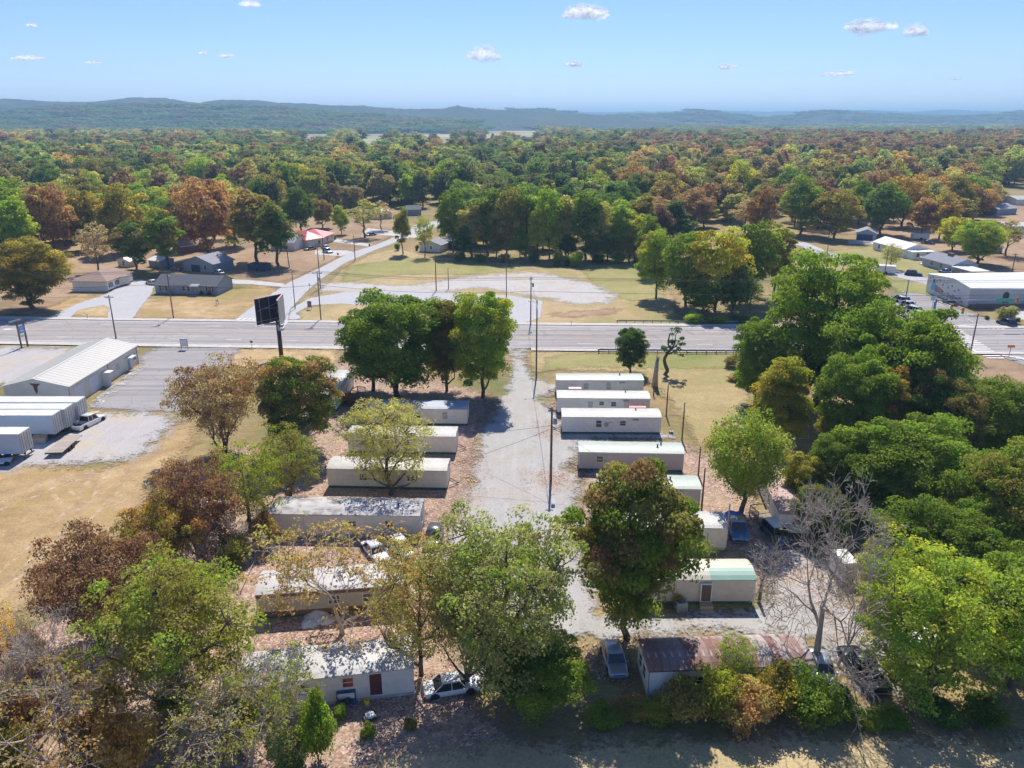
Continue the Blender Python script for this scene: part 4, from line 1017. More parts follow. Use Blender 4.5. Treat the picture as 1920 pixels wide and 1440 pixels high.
# ------------------------------------------------------------------ building materials
def m_siding(n, c, rib='X', s=2.2, st=0.35, dirt=(.30,.26,.20), amt=.35):
    return mat(n, c, 0.6, var=.10, scale=.8, dirt=dirt, dirt_amt=amt, ribs=(rib, s, st))
M_sid_cream = m_siding('cream_siding', (.76,.73,.64)); M_sid_white = m_siding('white_siding', (.80,.80,.77))
M_sid_grey = m_siding('light_grey_siding', (.72,.73,.70)); M_sid_tan = m_siding('tan_siding', (.62,.55,.47), s=3)
M_sid_pink = m_siding('pinkish_siding', (.60,.52,.50)); M_sid_brown = m_siding('grey_brown_siding', (.50,.46,.43))
M_roof_white = mat('white_metal_roof', (.49,.48,.455), .55, var=.22, scale=.5, dirt=(.34,.31,.27), dirt_amt=.8, streak=((.42,.40,.37), (.7,.06,1), .48, .75))
M_roof_green = mat('pale_green_metal_roof', (.36,.42,.37), .5, var=.1, scale=.4, dirt=(.55,.57,.52), dirt_amt=.6, ribs=('X', 1.6, .25))
M_roof_mint = mat('mint_metal_roof', (.28,.45,.37), .5, var=.1, scale=.4, ribs=('X', 1.6, .25))
M_roof_cream = mat('cream_metal_roof', (.56,.52,.41), .5, var=.08, scale=.4, ribs=('X', 1.6, .25))
M_roof_dirty = mat('leaf_stained_roof', (.50,.49,.48), .7, var=.2, scale=.5, dirt=(.17,.14,.13), dirt_amt=.95, streak=((.20,.17,.16), (.5,.9,1), .48, .66))
M_roof_blue = mat('grey_blue_roof', (.36,.40,.47), .6, var=.12, scale=.5, dirt=(.6,.6,.6), dirt_amt=.5)
M_rust = mat('rusty_roof_sheet', (.3,.12,.09), .75, var=.3, scale=1.2, objcol=True, streak=((.52,.49,.48), (2.2,.7,1), .54, .66), dirt=(.17,.075,.06), dirt_amt=.9, ribs=('X', 2.5, .4))
M_roof_pink = mat('faded_pink_roof', (.50,.34,.31), .7, var=.2, scale=.6, dirt=(.62,.56,.53), dirt_amt=.8)
M_skirt = mat('dark_green_skirting', (.045,.13,.10), .8, var=.3, scale=1.5)
M_skirt_w = mat('white_skirting', (.5,.5,.48), .8, var=.3, scale=1.5, dirt=(.2,.18,.15))
M_trimw = mat('white_trim', (.72,.72,.70), .5, var=.06)
M_trimb = mat('brown_trim', (.22,.12,.08), .7, var=.25, dirt=(.08,.05,.04))
M_dark = mat('dark_metal', (.045,.045,.05), .5, var=.2)
M_black = mat('black_plastic', (.02,.02,.022), .5)
M_glass = mat('window_glass', (.05,.06,.07), .12, spec=.9, var=.3, scale=.7)
M_blind = mat('window_blind', (.42,.43,.42), .5, var=.25, scale=5)
M_wood = mat('weathered_wood', (.34,.27,.21), .9, var=.3, scale=3, bump=.4)
M_pole = mat('pole_wood', (.17,.13,.105), .95, var=.3, scale=2)
M_gal = mat('galvanised_steel', (.40,.41,.42), .45, .6, var=.15)
M_steel = mat('grey_steel', (.33,.34,.35), .5, .3, var=.15)
M_brick = mat('brown_brick', (.24,.13,.10), .9, var=.25, scale=4)
M_door_br = mat('brown_door', (.12,.075,.06), .6, var=.15)
M_red = mat('red_paint', (.45,.05,.04), .5); M_yellowp = mat('yellow_plastic', (.75,.62,.05), .5)
M_pinkp = mat('pink_panel', (.75,.45,.50), .6); M_redmat = mat('pinkish_red_panel', (.72,.28,.28), .6)
M_bluep = mat('blue_tarp', (.06,.16,.55), .5, var=.3, scale=3, bump=.6, bscale=4)
M_tarpw = mat('white_tarp', (.66,.68,.70), .5, var=.2, scale=3, bump=.6, bscale=4)
M_ac = mat('grey_blue_unit', (.24,.28,.36), .6, var=.1)
M_shingle_grey = mat('dark_grey_shingles', (.10,.105,.125), .9, var=.25, scale=2, ribs=('Z', 4, .3))
M_shingle_lt = mat('light_grey_shingles', (.30,.31,.34), .9, var=.2, scale=2)
M_shingle_brown = mat('brown_shingles', (.34,.235,.19), .9, var=.2, scale=2, dirt=(.2,.14,.11))
M_roof_red = mat('red_metal_roof', (.62,.09,.10), .45, var=.1, scale=1, ribs=('X', 2, .3))
M_wall_white = mat('white_wall', (.78,.77,.73), .7, var=.08, dirt=(.4,.37,.3), dirt_amt=.3)
M_wall_cream = mat('cream_wall', (.66,.60,.48), .7, var=.08)
M_wall_grey = mat('grey_wall', (.28,.31,.36), .7, var=.1); M_wall_bluegrey = mat('blue_grey_wall', (.36,.42,.47), .7, var=.1)
M_panelmetal = mat('beige_metal_wall', (.66,.63,.56), .5, var=.06, scale=.5, ribs=('Y', 3.2, .3), dirt=(.35,.31,.26), dirt_amt=.25)
M_whroof = mat('cream_white_sheet_roof', (.52,.50,.44), .45, var=.06, scale=.3, ribs=('Y', 1.1, .25), streak=((.6,.57,.5), (.05,1.5,1), .55, .8))

# ------------------------------------------------------------------ shared pieces
def window(root, side, L, D, u, z, w=.9, h=.9, pane=None, t=.0, name='window', bars=1):
    """window on a wall: side f/b/l/r, u along the wall, z sill height"""
    fr = MB(); pn = MB(); b = .07
    def R(x0, x1, y0, y1, z0, z1, mb):       # x along wall, y outwards
        if side == 'f': mb.box(x0, x1, -y1-t, -y0-t, z0, z1)
        elif side == 'b': mb.box(x0, x1, D+y0+t, D+y1+t, z0, z1)
        elif side == 'l': mb.box(-y1-t, -y0-t, x0, x1, z0, z1)
        else: mb.box(L+y0+t, L+y1+t, x0, x1, z0, z1)
    x0, x1, z0, z1 = u-w/2, u+w/2, z, z+h
    R(x0-b, x0, -.02, .05, z0-b, z1+b, fr); R(x1, x1+b, -.02, .05, z0-b, z1+b, fr)
    R(x0, x1, -.02, .05, z0-b, z0, fr); R(x0, x1, -.02, .05, z1, z1+b, fr)
    if bars: R(x0, x1, -.02, .04, (z0+z1)/2-.025, (z0+z1)/2+.025, fr)
    R(x0, x1, -.02, .02, z0, z1, pn)
    f = fr.build(name, M_trimw, root); pn.build('pane', pane or M_glass, f); return f
def door(root, side, L, D, u, z, w=.95, h=2.0, m=None, mf=None, label=None, name='door'):
    fr = MB(); pn = MB(); b = .08; hd = MB()
    def R(x0, x1, y0, y1, z0, z1, mb):
        if side == 'f': mb.box(x0, x1, -y1, -y0, z0, z1)
        elif side == 'b': mb.box(x0, x1, D+y0, D+y1, z0, z1)
        elif side == 'l': mb.box(-y1, -y0, x0, x1, z0, z1)
        else: mb.box(L+y0, L+y1, x0, x1, z0, z1)
    R(u-w/2, u+w/2, -.02, .03, z, z+h, pn)
    R(u-w/2-b, u-w/2, -.02, .06, z, z+h+b, fr); R(u+w/2, u+w/2+b, -.02, .06, z, z+h+b, fr); R(u-w/2, u+w/2, -.02, .06, z+h, z+h+b, fr)
    R(u+w/2-.15, u+w/2-.07, .03, .07, z+.95, z+1.03, hd)
    d = pn.build(name, m or M_trimw, root); fr.build('door_frame', mf or M_trimw, d); hd.build('handle', M_dark, d)
    if label: d['label'] = label
    return d

def mobile_home(fl, fr, label, wall, roof, W=3.6, H=2.9, zb=.55, windows=(), doors=(), skirt=None, hitch='l', rise=.32, group='single wide mobile homes',
                L=None, trim=None, vents=((.72,.5),), panels=None, base_trim=False, ends=(), name='mobile_home', hood=None):
    """fl, fr: picture pixels of the ends of the roof edge nearest the camera"""
    A, B = P(*fl, H), P(*fr, H)
    if L: B = A+(B-A).normalized()*L
    d = B-A; L = d.length; rz = math.atan2(d.y, d.x)
    t = thing(name, (A.x, A.y, 0), rz, label, 'mobile home', group)
    MB().box(0, L, 0, W, zb, H-.02).build('wall', wall, t)
    MB().box(.06, L-.06, .06, W-.06, 0, zb).build('skirting', skirt or M_skirt, t)
    n = 8; prof = [(-.07, H-.10)]+[(-.07+(W+.14)*i/n, H+rise*math.sin(math.pi*i/n)**.8+.0) for i in range(n+1)]+[(W+.07, H-.10)]
    if panels:
        k = max(4, int(L/panels)); rr = random.Random(int(L*100))
        root = MB().prism([(y, z-.03) for y, z in prof], -.04, L+.04, axis=0).build('roof', M_dark, t)
        base = MB(); base.prism([(y, z) for y, z in prof], 0, 1, axis=0)
        me = base.mesh('roof_panel', M_rust)
        for i in range(k):
            o = bpy.data.objects.new('roof_panel', me); COL.objects.link(o); o.parent = root
            w = (L+.1)/k; o.scale = (w*.985, 1, 1); o.location = (-.05+i*w, 0, .004+.006*(i % 2))
            v = rr.random()
            if panels and i/k < .42: v *= .65
            c = (.27,.13,.105) if v < .42 else ((.33,.21,.185) if v < .7 else (.46,.38,.35))
            f = rr.uniform(.8, 1.15); o.color = (*[q*f for q in c], 1)
    elif isinstance(roof, tuple):
        # two colours: rear strip, then right and left of the near slope
        h = len(prof)//2
        root = MB().prism(prof, -.08, L+.08, axis=0).build('roof', roof[0], t)
        a = [(y, z+.012) for y, z in prof[:h]]; a = a+[(a[-1][0], a[-1][1]-.05), (a[0][0]+.02, a[0][1]-.02)]
        MB().prism(a, L*roof[3], L+.09, axis=0).build('roof_patch', roof[1], root)
        MB().prism(a, -.09, L*roof[3], axis=0).build('roof_patch', roof[2], root)
    else:
        root = MB().prism(prof, -.08, L+.08, axis=0).build('roof', roof, t)
        mb = MB(); k = int(L/.62)
        for i in range(1, k):
            x = L*i/k; mb.prism([(y, z+.012) for y, z in prof[1:-1]]+[(prof[-2][0], prof[-2][1]-.03), (prof[1][0], prof[1][1]-.03)], x-.012, x+.012, axis=0)
        s = mb.build('roof_seams', roof, root); s['kind'] = 'stuff'
    for u, v in vents:
        p = MB().lathe([(.09, 0), (.09, .28), (.16, .30), (.16, .36), (.05, .40)], (L*u, W*v, H+rise-.03), 10)
        p.build('roof_vent', M_dark, root)
    # eave and corner trim
    tm = MB(); tm.box(-.03, L+.03, -.035, 0.0, H-.16, H-.05)
    for x in (-.02, L-.06): tm.box(x, x+.08, -.03, .0, zb, H-.16)
    tm.box(-.03, -.0, .0, W, H-.16, H-.05); tm.box(L, L+.03, .0, W, H-.16, H-.05)
    tm.build('trim', trim or M_trimw, t)
    # seams between the siding sheets, one part
    sm = MB(); k = int(L/1.22)
    for i in range(1, k): sm.box(L*i/k-.012, L*i/k+.012, -.012, .0, zb+.02, H-.17)
    s = sm.build('siding_seams', wall, t); s['kind'] = 'stuff'
    if base_trim:
        MB().box(-.03, L+.03, -.05, 0, zb, zb+.4).build('base_trim', M_trimb, t); MB().box(-.03, L+.03, -.06, -.036, H-.42, H-.05).build('top_trim', M_trimb, t)
    for w in windows: window(t, w[0], L, W, w[1]*(L if w[0] in 'fb' else W), w[2] if len(w) > 2 else 1.6, *(w[3:5] if len(w) > 4 else (.85, .8)), pane=w[5] if len(w) > 5 else None)
    for w in doors: door(t, w[0], L, W, w[1]*(L if w[0] in 'fb' else W), zb+.15, m=w[2] if len(w) > 2 else None, label=w[3] if len(w) > 3 else None)
    if hitch:
        x = 0 if hitch == 'l' else L; s = -1 if hitch == 'l' else 1
        MB().tube([(x, .6, .5), (x+s*1.15, W/2, .48)], .055, 4).tube([(x, W-.6, .5), (x+s*1.15, W/2, .48)], .055, 4).box(min(x+s*1.0, x+s*1.3), max(x+s*1.0, x+s*1.3), W/2-.09, W/2+.09, .40, .56).tube([(x+s*1.0, W/2, .5), (x+s*1.0, W/2, 0)], .04, 6).build('tow_hitch', M_dark, t)
    if hood: MB().box(L*hood-.45, L*hood+.45, -.25, -.036, H-.42, H-.34).build('window_hood', M_steel, t)
    t['L'] = L
    return t
def place_on(h, x, y, z=0):
    """world point from a home's own coordinates"""
    c, s = math.cos(h.rotation_euler[2]), math.sin(h.rotation_euler[2]); return Vector((h.location.x+c*x-s*y, h.location.y+s*x+c*y, z))

LW = M_blind
h1 = mobile_home((1043.8,713),(1207,713), 'farthest home right of the gravel road, nearest the guardrail, with pale green roof', M_sid_grey, (M_roof_green, M_roof_mint, M_roof_white, .55),
                 windows=(('f',.34,1.35,.75,1.05,LW),('f',.6,1.2,.75,1.35,LW)), hood=.75, vents=((.74,.55),))
h2 = mobile_home((1045,745.8),(1219,747.5), 'white roofed home with a pinkish right end, second right of the gravel road', M_sid_grey, M_roof_white,
                 windows=(('f',.36,1.4,.75,.95,LW),('f',.48,1.75,.7,.6),('f',.61,1.6,.75,.7)), hood=.74, vents=((.75,.6),))
h2b = MB().box(h2['L']*.72, h2['L']-.08, -.02, .0, .58, 2.72).build('end_panel', M_sid_pink, h2)
h3 = mobile_home((1054.6,781.5),(1240,782.5), 'white home with dark green skirting, third from the highway right of the road', M_sid_white, M_roof_white,
                 windows=(('f',.37,1.35,.75,1.0),('f',.615,1.6,.8,.7)), hood=.74, vents=((.76,.6),))
MB().box(h3['L']*.47, h3['L']*.51, -.3, -.02, 1.75, 2.1).build('air_conditioner', M_trimw, h3)
MB().lathe([(.0,0),(.3,.04),(.32,.1)], (0,0,0), 12, axis=1).build('dish', M_steel, h3).location = (h3['L']*.445, -.25, 1.75)
h4 = mobile_home((1086,847),(1282.7,850.6), 'home with ribbed pale green roof half behind the orange tipped maple', M_sid_brown, M_roof_green,
                 windows=(('l',.5,1.2,1.2,1.2,LW),('f',.2,1.5)), vents=((.8,.6),(.76,.4)))
h5 = mobile_home((1122,913),(1314.4,917), 'home mostly behind the maple, only its pale green right end showing', M_sid_brown, M_roof_green, windows=(('f',.3,1.5),))
h6 = mobile_home((1160,986),(1364.4,990.4), 'white roofed cream home beside the blue pickup', M_sid_cream, M_roof_white, windows=(('f',.3,1.5),('f',.6,1.5)), skirt=M_skirt_w, hitch='l', vents=((.3,.6),))
h7 = mobile_home((1190,1087.5),(1417.5,1087), 'tan home with mint green and cream roof beside the bare trees', M_sid_tan, (M_roof_cream, M_roof_mint, M_roof_cream, .63), hitch=None,
                 windows=(('f',.12,1.5),), vents=((.53,.6),(.55,.42)), rise=.5)
# wooden entry box and steps of the tan home
u = (P(1325,1087,2.9).x-P(1190,1087,2.9).x)
en = MB().box(u-.55, u+.55, -.28, -.03, .62, 2.62).build('entry_frame', M_trimw, h7); MB().box(u-.44, u+.44, -.32, -.285, .72, 2.5).build('entry_door', M_door_br, en)
ws = thing('entry_steps', tuple(place_on(h7, u, -.6)), h7.rotation_euler[2], 'tan wooden step box in front of the brown door of the tan home', 'steps')
MB().box(-.6, .6, -.35, .25, 0, .62).build('step_box', mat('tan_wood', (.42,.33,.22), .8), ws)
MB().box(-.62, .62, -.85, -.36, 0, .3).build('lower_step', MATS['tan_wood'], ws)
# rusty home, low right
h8 = mobile_home((1217,1257.5),(1528,1246), 'low home with rusty red streaked metal roof at the bottom right', M_sid_grey, None, W=3.9, panels=.62, hitch=None,
                 windows=(('l',.35,1.2,.9,1.1),('l',.7,1.2,.9,1.1),('f',.3,1.4)), vents=((.62,.6),), rise=.55, skirt=M_skirt_w, trim=mat('dirty_grey_trim', (.25,.28,.27), .6, var=.5, scale=3))
# left of the gravel road
l1 = mobile_home((688,765),(875.6,767), 'cream home with grey blue roof nearest the big green trees', M_sid_cream, M_roof_blue, windows=(('f',.78,1.3,.7,1.1,LW),('f',.5,1.4)), doors=(('f',.845,),), hitch=None, vents=())
l2 = mobile_home((651.7,815.4),(853.8,818.5), 'white roofed cream home, second from the highway on the left of the gravel road', M_sid_cream, M_roof_white, windows=(('f',.3,1.4),('f',.55,1.4)), hitch='r')
l3 = mobile_home((613,878),(837,882.5), 'white roofed cream home behind the thin pale olive tree', M_sid_cream, M_roof_white, windows=(('f',.3,1.4),('f',.7,1.4)), hitch='r')
l4 = mobile_home((503,963),(786,967), 'long home with leaf stained grey roof left of the road', M_sid_cream, M_roof_dirty, W=4.0, windows=(('f',.55,1.5,.9,.6),('f',.8,1.4),('r',.4,1.3,.8,.9)), hitch=None, zb=.5, skirt=M_skirt_w, vents=((.85,.4),))
l5 = mobile_home((479,1115),(757,1096), 'home with brown trim bands and a white dappled roof', mat('stained_cream_siding', (.52,.49,.38), .7, var=.2, scale=1.2, dirt=(.28,.26,.14), dirt_amt=.8), M_roof_white, W=3.9,
                 windows=(('f',.33,1.5,.8,.6,LW),('f',.52,1.4,1.0,.8),('f',.75,1.4)), hitch=None, base_trim=True, vents=())
l6 = mobile_home((446,1288),(775,1251), 'cream home at the bottom left with a white roof and maroon door', M_sid_cream, M_roof_white, W=4.0,
                 windows=(('f',.36,1.3,.85,1.2),('f',.615,1.75,.8,.85,mat('red_curtain_pane', (.35,.06,.04), .2, var=.5, scale=2)),('f',.1,1.3)), doors=(('f',.775,mat('maroon_door', (.13,.03,.035), .5, var=.3, scale=3),'maroon door'),), hitch=None, skirt=M_skirt_w, vents=())
MB().box(l6['L']*.335, l6['L']*.395, -.35, -.02, 1.3, 1.7).build('air_conditioner', M_trimw, l6)
# home turned end-on in the left, its right wall visible
lv = mobile_home((628,742.5),(662,697), 'home standing end-on to the highway behind the reddish topped tree', M_sid_white, M_roof_white, windows=(('f',.3,1.4,.5,.9),('f',.6,1.4,.5,.9)), hitch=None, vents=())
rv = mobile_home((1424,880),(1462,962), 'home with faded pinkish roof standing along the right hand woods', M_sid_white, M_roof_pink, W=3.9, windows=(('f',.8,1.3,.9,1.1),('f',.45,1.3,.9,1.1)), doors=(('f',.66,),), hitch=None, rise=.6, vents=())
rv.location = tuple(P(1462,962,2.9)[:2])+(0,); _d = P(1424,880,2.9)-P(1462,962,2.9); rv.rotation_euler = (0,0,math.atan2(_d.y,_d.x)+0)
rv.scale = (1,-1,1)   # body lies to the east of its near wall

# the deck, steps and small things around the homes
def box_thing(name, loc, rz, label, cat, parts, group=None):
    t = thing(name, loc, rz, label, cat, group)
    for nm, mb, m in parts: mb.build(nm, m, t)
    return t
def deck_at(px, py, rz, label, w=2.6, d=1.8, h=.75):
    g = P(px, py); t = thing('wooden_deck', (g.x, g.y, 0), rz, label, 'deck')
    n = int(w/.2)
    me = MB().box(-.09, .09, -d/2, d/2, h-.04, h).mesh('plank', M_wood)
    for i in range(n):
        o = bpy.data.objects.new('plank', me); COL.objects.link(o); o.parent = t; o.location = (-w/2+.1+i*w/n, 0, .003*(i % 2))
    rl = MB()
    for x in (-w/2+.05, w/2-.05):
        for y in (-d/2+.05, d/2-.05): rl.box(x-.045, x+.045, y-.045, y+.045, 0, h+.95)
    rl.box(-w/2, -w/2+.06, -d/2+.1, d/2-.1, h+.85, h+.95); rl.box(w/2-.06, w/2, -d/2+.1, d/2-.1, h+.85, h+.95); rl.box(-w/2+.1, w/2-.1, d/2-.08, d/2-.02, h+.85, h+.95)
    for i in range(7):
        y = -d/2+.15+i*(d-.3)/6
        rl.box(-w/2+.01, -w/2+.05, y-.02, y+.02, h, h+.85); rl.box(w/2-.05, w/2-.01, y-.02, y+.02, h, h+.85)
    rl.build('railing', M_wood, t)
    for i in range(3): MB().box(-.5, .5, -d/2-.3*(i+1), -d/2-.3*i-.02, 0, h-.19*(i+1)).build('step', M_wood, t)
    return t
deck_at(1430, 975, math.radians(15), 'wooden deck and steps against the pinkish roofed home')
deck_at(834, 795, 0, 'small dark landing and steps at the door of the grey blue roofed home', 1.6, 1.0, .6)
deck_at(672, 745, 1.2, 'dark landing beside the home standing end-on', 2.2, 1.6, .6)
def ac_unit(p, label, m=M_ac, s=1.0):
    t = thing('air_conditioner', tuple(p), 0.1, label, 'air conditioner')
    MB().box(-.45*s, .45*s, -.4*s, .4*s, 0, .95*s).build('case', m, t, bevel=.02)
    mb = MB()
    for i in range(6): mb.box(-.46*s, .46*s, -.412*s, -.402*s, .12*s+i*.13*s, .19*s+i*.13*s)
    mb.build('louvre', M_steel, t)
    MB().lathe([(.32*s, .95*s), (.32*s, .975*s)], n=20).build('fan_grille', M_dark, t)
    bl = MB()
    for k in range(4):
        a = k*math.pi/2; bl.quad((0,0,.982*s), (.28*s*math.cos(a), .28*s*math.sin(a), .985*s), (.28*s*math.cos(a+.6), .28*s*math.sin(a+.6), .98*s))
    bl.build('fan_blade', M_ac, t)
ac_unit(P(1276,1145), 'grey blue air conditioner standing before the tan home', s=1.15)
ac_unit(P(1258,815), 'small grey unit beside the right end of the third home', M_steel, .6)
# pink sheets leaning behind homes
def lean_sheet(px, py, z, w, h, m, label):
    g = P(px, py, z); t = thing('sheet_panel', (g.x, g.y, 0), 0, label, 'panel')
    MB().prism([(0, z-.06), (h, z), (h, z+.04), (0, z-.02)], -w/2, w/2, axis=0).box(-w/2+.1, -w/2+.18, .1, .18, 0, z-.05).box(w/2-.18, w/2-.1, .1, .18, 0, z-.05).build('awning', m, t)
lean_sheet(1078.5, 728.8, 2.0, 2.1, .8, M_pinkp, 'pink awning on the near side of the farthest home')
lean_sheet(1196, 764, 2.0, 2.6, .6, M_redmat, 'pinkish red awning between the second and third homes')
# barbecues, boards, bucket under the bottom home
def grill(px, py, label):
    g = P(px, py); t = thing('kettle_grill', (g.x, g.y, 0), 0, label, 'barbecue', 'kettle grills by the bottom home')
    MB().lathe([(.02,.62),(.2,.66),(.3,.78),(.31,.86)], n=14).build('bowl', M_black, t, True)
    MB().lathe([(.32,.87),(.3,.96),(.2,1.07),(.05,1.12)], n=14).build('lid', M_black, t, True)
    for k in range(3):
        a = k*2.1; MB().tube([(.2*math.cos(a), .2*math.sin(a), .7), (.34*math.cos(a), .34*math.sin(a), 0)], .018, 5).build('leg', M_steel, t)
grill(638,1335,'left kettle grill in front of the bottom home'); grill(654,1331,'right kettle grill in front of the bottom home')
q = place_on(l6, l6['L']*.6, -.3)
box_thing('display_board', tuple(q), l6.rotation_euler[2], 'blue and white board leaning on the bottom home', 'board', [('panel', MB().prism([(0,.1),(.25,1.5),(.3,1.5),(.05,.1)], -.75, .75, axis=0), mat('blue_board', (.05,.09,.25), .5)), ('white_panel', MB().box(-.65,.65,-.1,-.02,.95,1.4), M_trimw)])
q = place_on(l6, l6['L']*.72, -.9)
box_thing('bucket_stand', tuple(q), .2, 'yellow bucket on a stand by the maroon door', 'bucket', [('bucket', MB().lathe([(.17,.7),(.22,1.1),(.2,1.1),(.15,.72)]), M_yellowp), ('stand', MB().box(-.2,.2,-.2,.2,0,.7), M_wood)])
q = place_on(l6, l6['L']*.735, -2.0)
box_thing('crate', tuple(q), .4, 'dark crate with white rags below the maroon door', 'crate', [('box', MB().box(-.5,.5,-.35,.35,0,.5), M_dark), ('rags', MB().lathe([(.4,.5),(.35,.66),(.2,.7),(.04,.78)], n=9), M_tarpw)])
# junk heap with white tarps
def heap(px, py, s, label, m, seed):
    g = P(px, py); t = thing('tarp_heap', (g.x, g.y, 0), seed, label, 'tarp'); r = random.Random(seed)
    for i in range(4):
        mb = MB(); n = 9; cx, cy, R = r.uniform(-.8,.8)*s, r.uniform(-.5,.5)*s, r.uniform(.4,.8)*s
        mb.v = [(cx, cy, R*.7)]
        for k in range(n): a = k*6.283/n; rr = R*r.uniform(.7,1.2); mb.v.append((cx+rr*.6*math.cos(a), cy+rr*.6*math.sin(a), R*r.uniform(.35,.6)))
        for k in range(n): a = k*6.283/n; rr = R*r.uniform(.9,1.5); mb.v.append((cx+rr*math.cos(a), cy+rr*math.sin(a), 0))
        for k in range(n):
            j = (k+1) % n; mb.f += [(0, 1+k, 1+j), (1+k, 1+n+k, 1+n+j, 1+j)]; mb.m += [0, 0]
        mb.build('tarp', m if i < 3 else M_dark, t)
heap(600,1165,1.6,'white and teal tarps piled under the half bare tree', M_tarpw, 3)
heap(565,985,1.0,'small dark heap beside the long stained roof', M_dark, 5)
# sheds, walkway
st = box_thing('yard_box', tuple(P(543,925)), .1, 'small wooden crate behind the long grey roofed home', 'crate', [('crate', MB().box(-.4,.4,-.4,.4,0,.7), M_wood)])
# propped beam by the end-on home
g = P(652,800)
box_thing('clothes_post', tuple(g), 0, 'pale leaning post behind the white roofed home', 'post', [('post', MB().tube([(0,0,0),(-.3,0,2.6)], .07, 6), M_wood), ('brace', MB().tube([(-.9,.4,0),(-.28,0,2.3)], .04, 5), M_wood)])

# ------------------------------------------------------------------ houses
def house(A, B, D, label, wall, roof, H=2.8, rise=1.6, typ='gable', over=.45, windows=(), doors=(), chim=None, name='house', cat='house', group=None, base=None, garage=None, gable='r'):
    """A, B: pixels of the ground corners of the wall nearest the camera, left then right; D depth"""
    a, b = P(*A), P(*B); d = b-a; L = d.length; rz = math.atan2(d.y, d.x)
    t = thing(name, (a.x, a.y, 0), rz, label, cat, group)
    body = MB().box(0, L, 0, D, 0, H)
    if typ == 'gable':      # ridge along x
        body.prism([(0, H), (D, H), (D/2, H+rise)], 0, L, axis=0)
    elif typ == 'gable_y': body.prism([(0, H), (L, H), (L/2, H+rise)], 0, D, axis=1)
    body.build('wall', wall, t)
    o = over; th = .12; rf = MB()
    if typ == 'gable':
        k = rise/(D/2)
        rf.prism([(-o, H-o*k), (D/2, H+rise), (D+o, H-o*k), (D+o, H-o*k+th), (D/2, H+rise+th), (-o, H-o*k+th)], -o*.6, L+o*.6, axis=0)
    elif typ == 'gable_y':
        k = rise/(L/2)
        rf.prism([(-o, H-o*k), (L/2, H+rise), (L+o, H-o*k), (L+o, H-o*k+th), (L/2, H+rise+th), (-o, H-o*k+th)], -o*.6, D+o*.6, axis=1)
    else:
        e = min(D, L)/2; z0, z1 = H, H+rise
        c = [(-o,-o,z0),(L+o,-o,z0),(L+o,D+o,z0),(-o,D+o,z0)]
        r0, r1 = ((e, D/2, z1), (L-e, D/2, z1)) if L >= D else ((L/2, e, z1), (L/2, D-e, z1))
        if L >= D:
            rf.quad(c[0],c[1],r1,r0); rf.quad(c[1],c[2],r1); rf.quad(c[2],c[3],r0,r1); rf.quad(c[3],c[0],r0)
        else:
            rf.quad(c[0],c[1],r0); rf.quad(c[1],c[2],r1,r0); rf.quad(c[2],c[3],r1); rf.quad(c[3],c[0],r0,r1)
        rf.box(-o, L+o, -o, D+o, z0-.16, z0-.004)
    R = rf.build('roof', roof, t)
    if typ != 'hip':
        tm = MB()
        if typ == 'gable': tm.box(-o*.6, L+o*.6, -o-.03, -o+.0, H-o*k-.06, H-o*k+.1)
        else: tm.box(-o-.03, -o, -o*.6, D+o*.6, H-o*k-.06, H-o*k+.1)
        tm.build('gutter', M_trimw, R)
    if chim: MB().box(chim[0]*L-.35, chim[0]*L+.35, chim[1]*D-.35, chim[1]*D+.35, H, H+rise+.8).build('chimney', M_brick, R)
    if base: MB().box(-.03, L+.03, -.03, 0, 0, .5).box(L, L+.03, 0, D, 0, .5).build('foundation', base, t)
    for w in windows: window(t, w[0], L, D, w[1]*(L if w[0] in 'fb' else D), w[2] if len(w) > 2 else 1.0, *(w[3:5] if len(w) > 4 else (1.0, 1.25)), pane=w[5] if len(w) > 5 else None)
    for w in doors: door(t, w[0], L, D, w[1]*(L if w[0] in 'fb' else D), .3, m=w[2] if len(w) > 2 else None)
    if garage:
        for s, u, w, h, m in garage: 
            u *= (L if s in 'fb' else D); g = MB()
            if s == 'f': g.box(u-w/2, u+w/2, -.04, -.002, 0.02, h)
            else: g.box(L+.002, L+.04, u-w/2, u+w/2, 0.02, h)
            g.build('garage_door', m, t)
    t['L'] = L
    return t
def shutters(t, side, us, L, D, z=1.0, w=1.0, h=1.25, m=M_black):
    for u in us:
        for s in (-1, 1):
            x = u*L+s*(w/2+.30); MB().box(x-.18, x+.18, -.05, -.002, z, z+h).build('shutter', m, t)
hb = house((292.5,551),(410,553.75), 8.6, 'grey ranch house with black shutters and a small porch', M_wall_grey, M_shingle_grey, H=2.75, rise=1.7, windows=(('f',.13),('f',.46),('f',.53),('f',.87)), doors=(('f',.67,mat('screen_door', (.3,.25,.2), .5)),))
shutters(hb, 'f', (.13,.495,.87), hb['L'], 8.6)
MB().prism([(-1.6,2.45),(0,2.8),(0,2.9),(-1.6,2.55)], hb['L']*.59, hb['L']*.73, axis=0).box(hb['L']*.595, hb['L']*.602, -1.5, -1.4, 0, 2.45).box(hb['L']*.72, hb['L']*.727, -1.5, -1.4, 0, 2.45).box(hb['L']*.6, hb['L']*.72, -1.6, 0, 0, .25).build('porch', M_wall_grey, hb)
ac_unit(P(430,541), 'beige unit beside the grey ranch house', M_steel, 1.3)
hg = house((345,508),(400,513), 9, 'grey gabled outbuilding behind the grey ranch house', M_wall_grey, M_shingle_lt, H=2.9, rise=1.9, typ='gable_y', over=.6, windows=(('f',.75),), garage=(('f',.42,3.4,2.2,M_dark),))
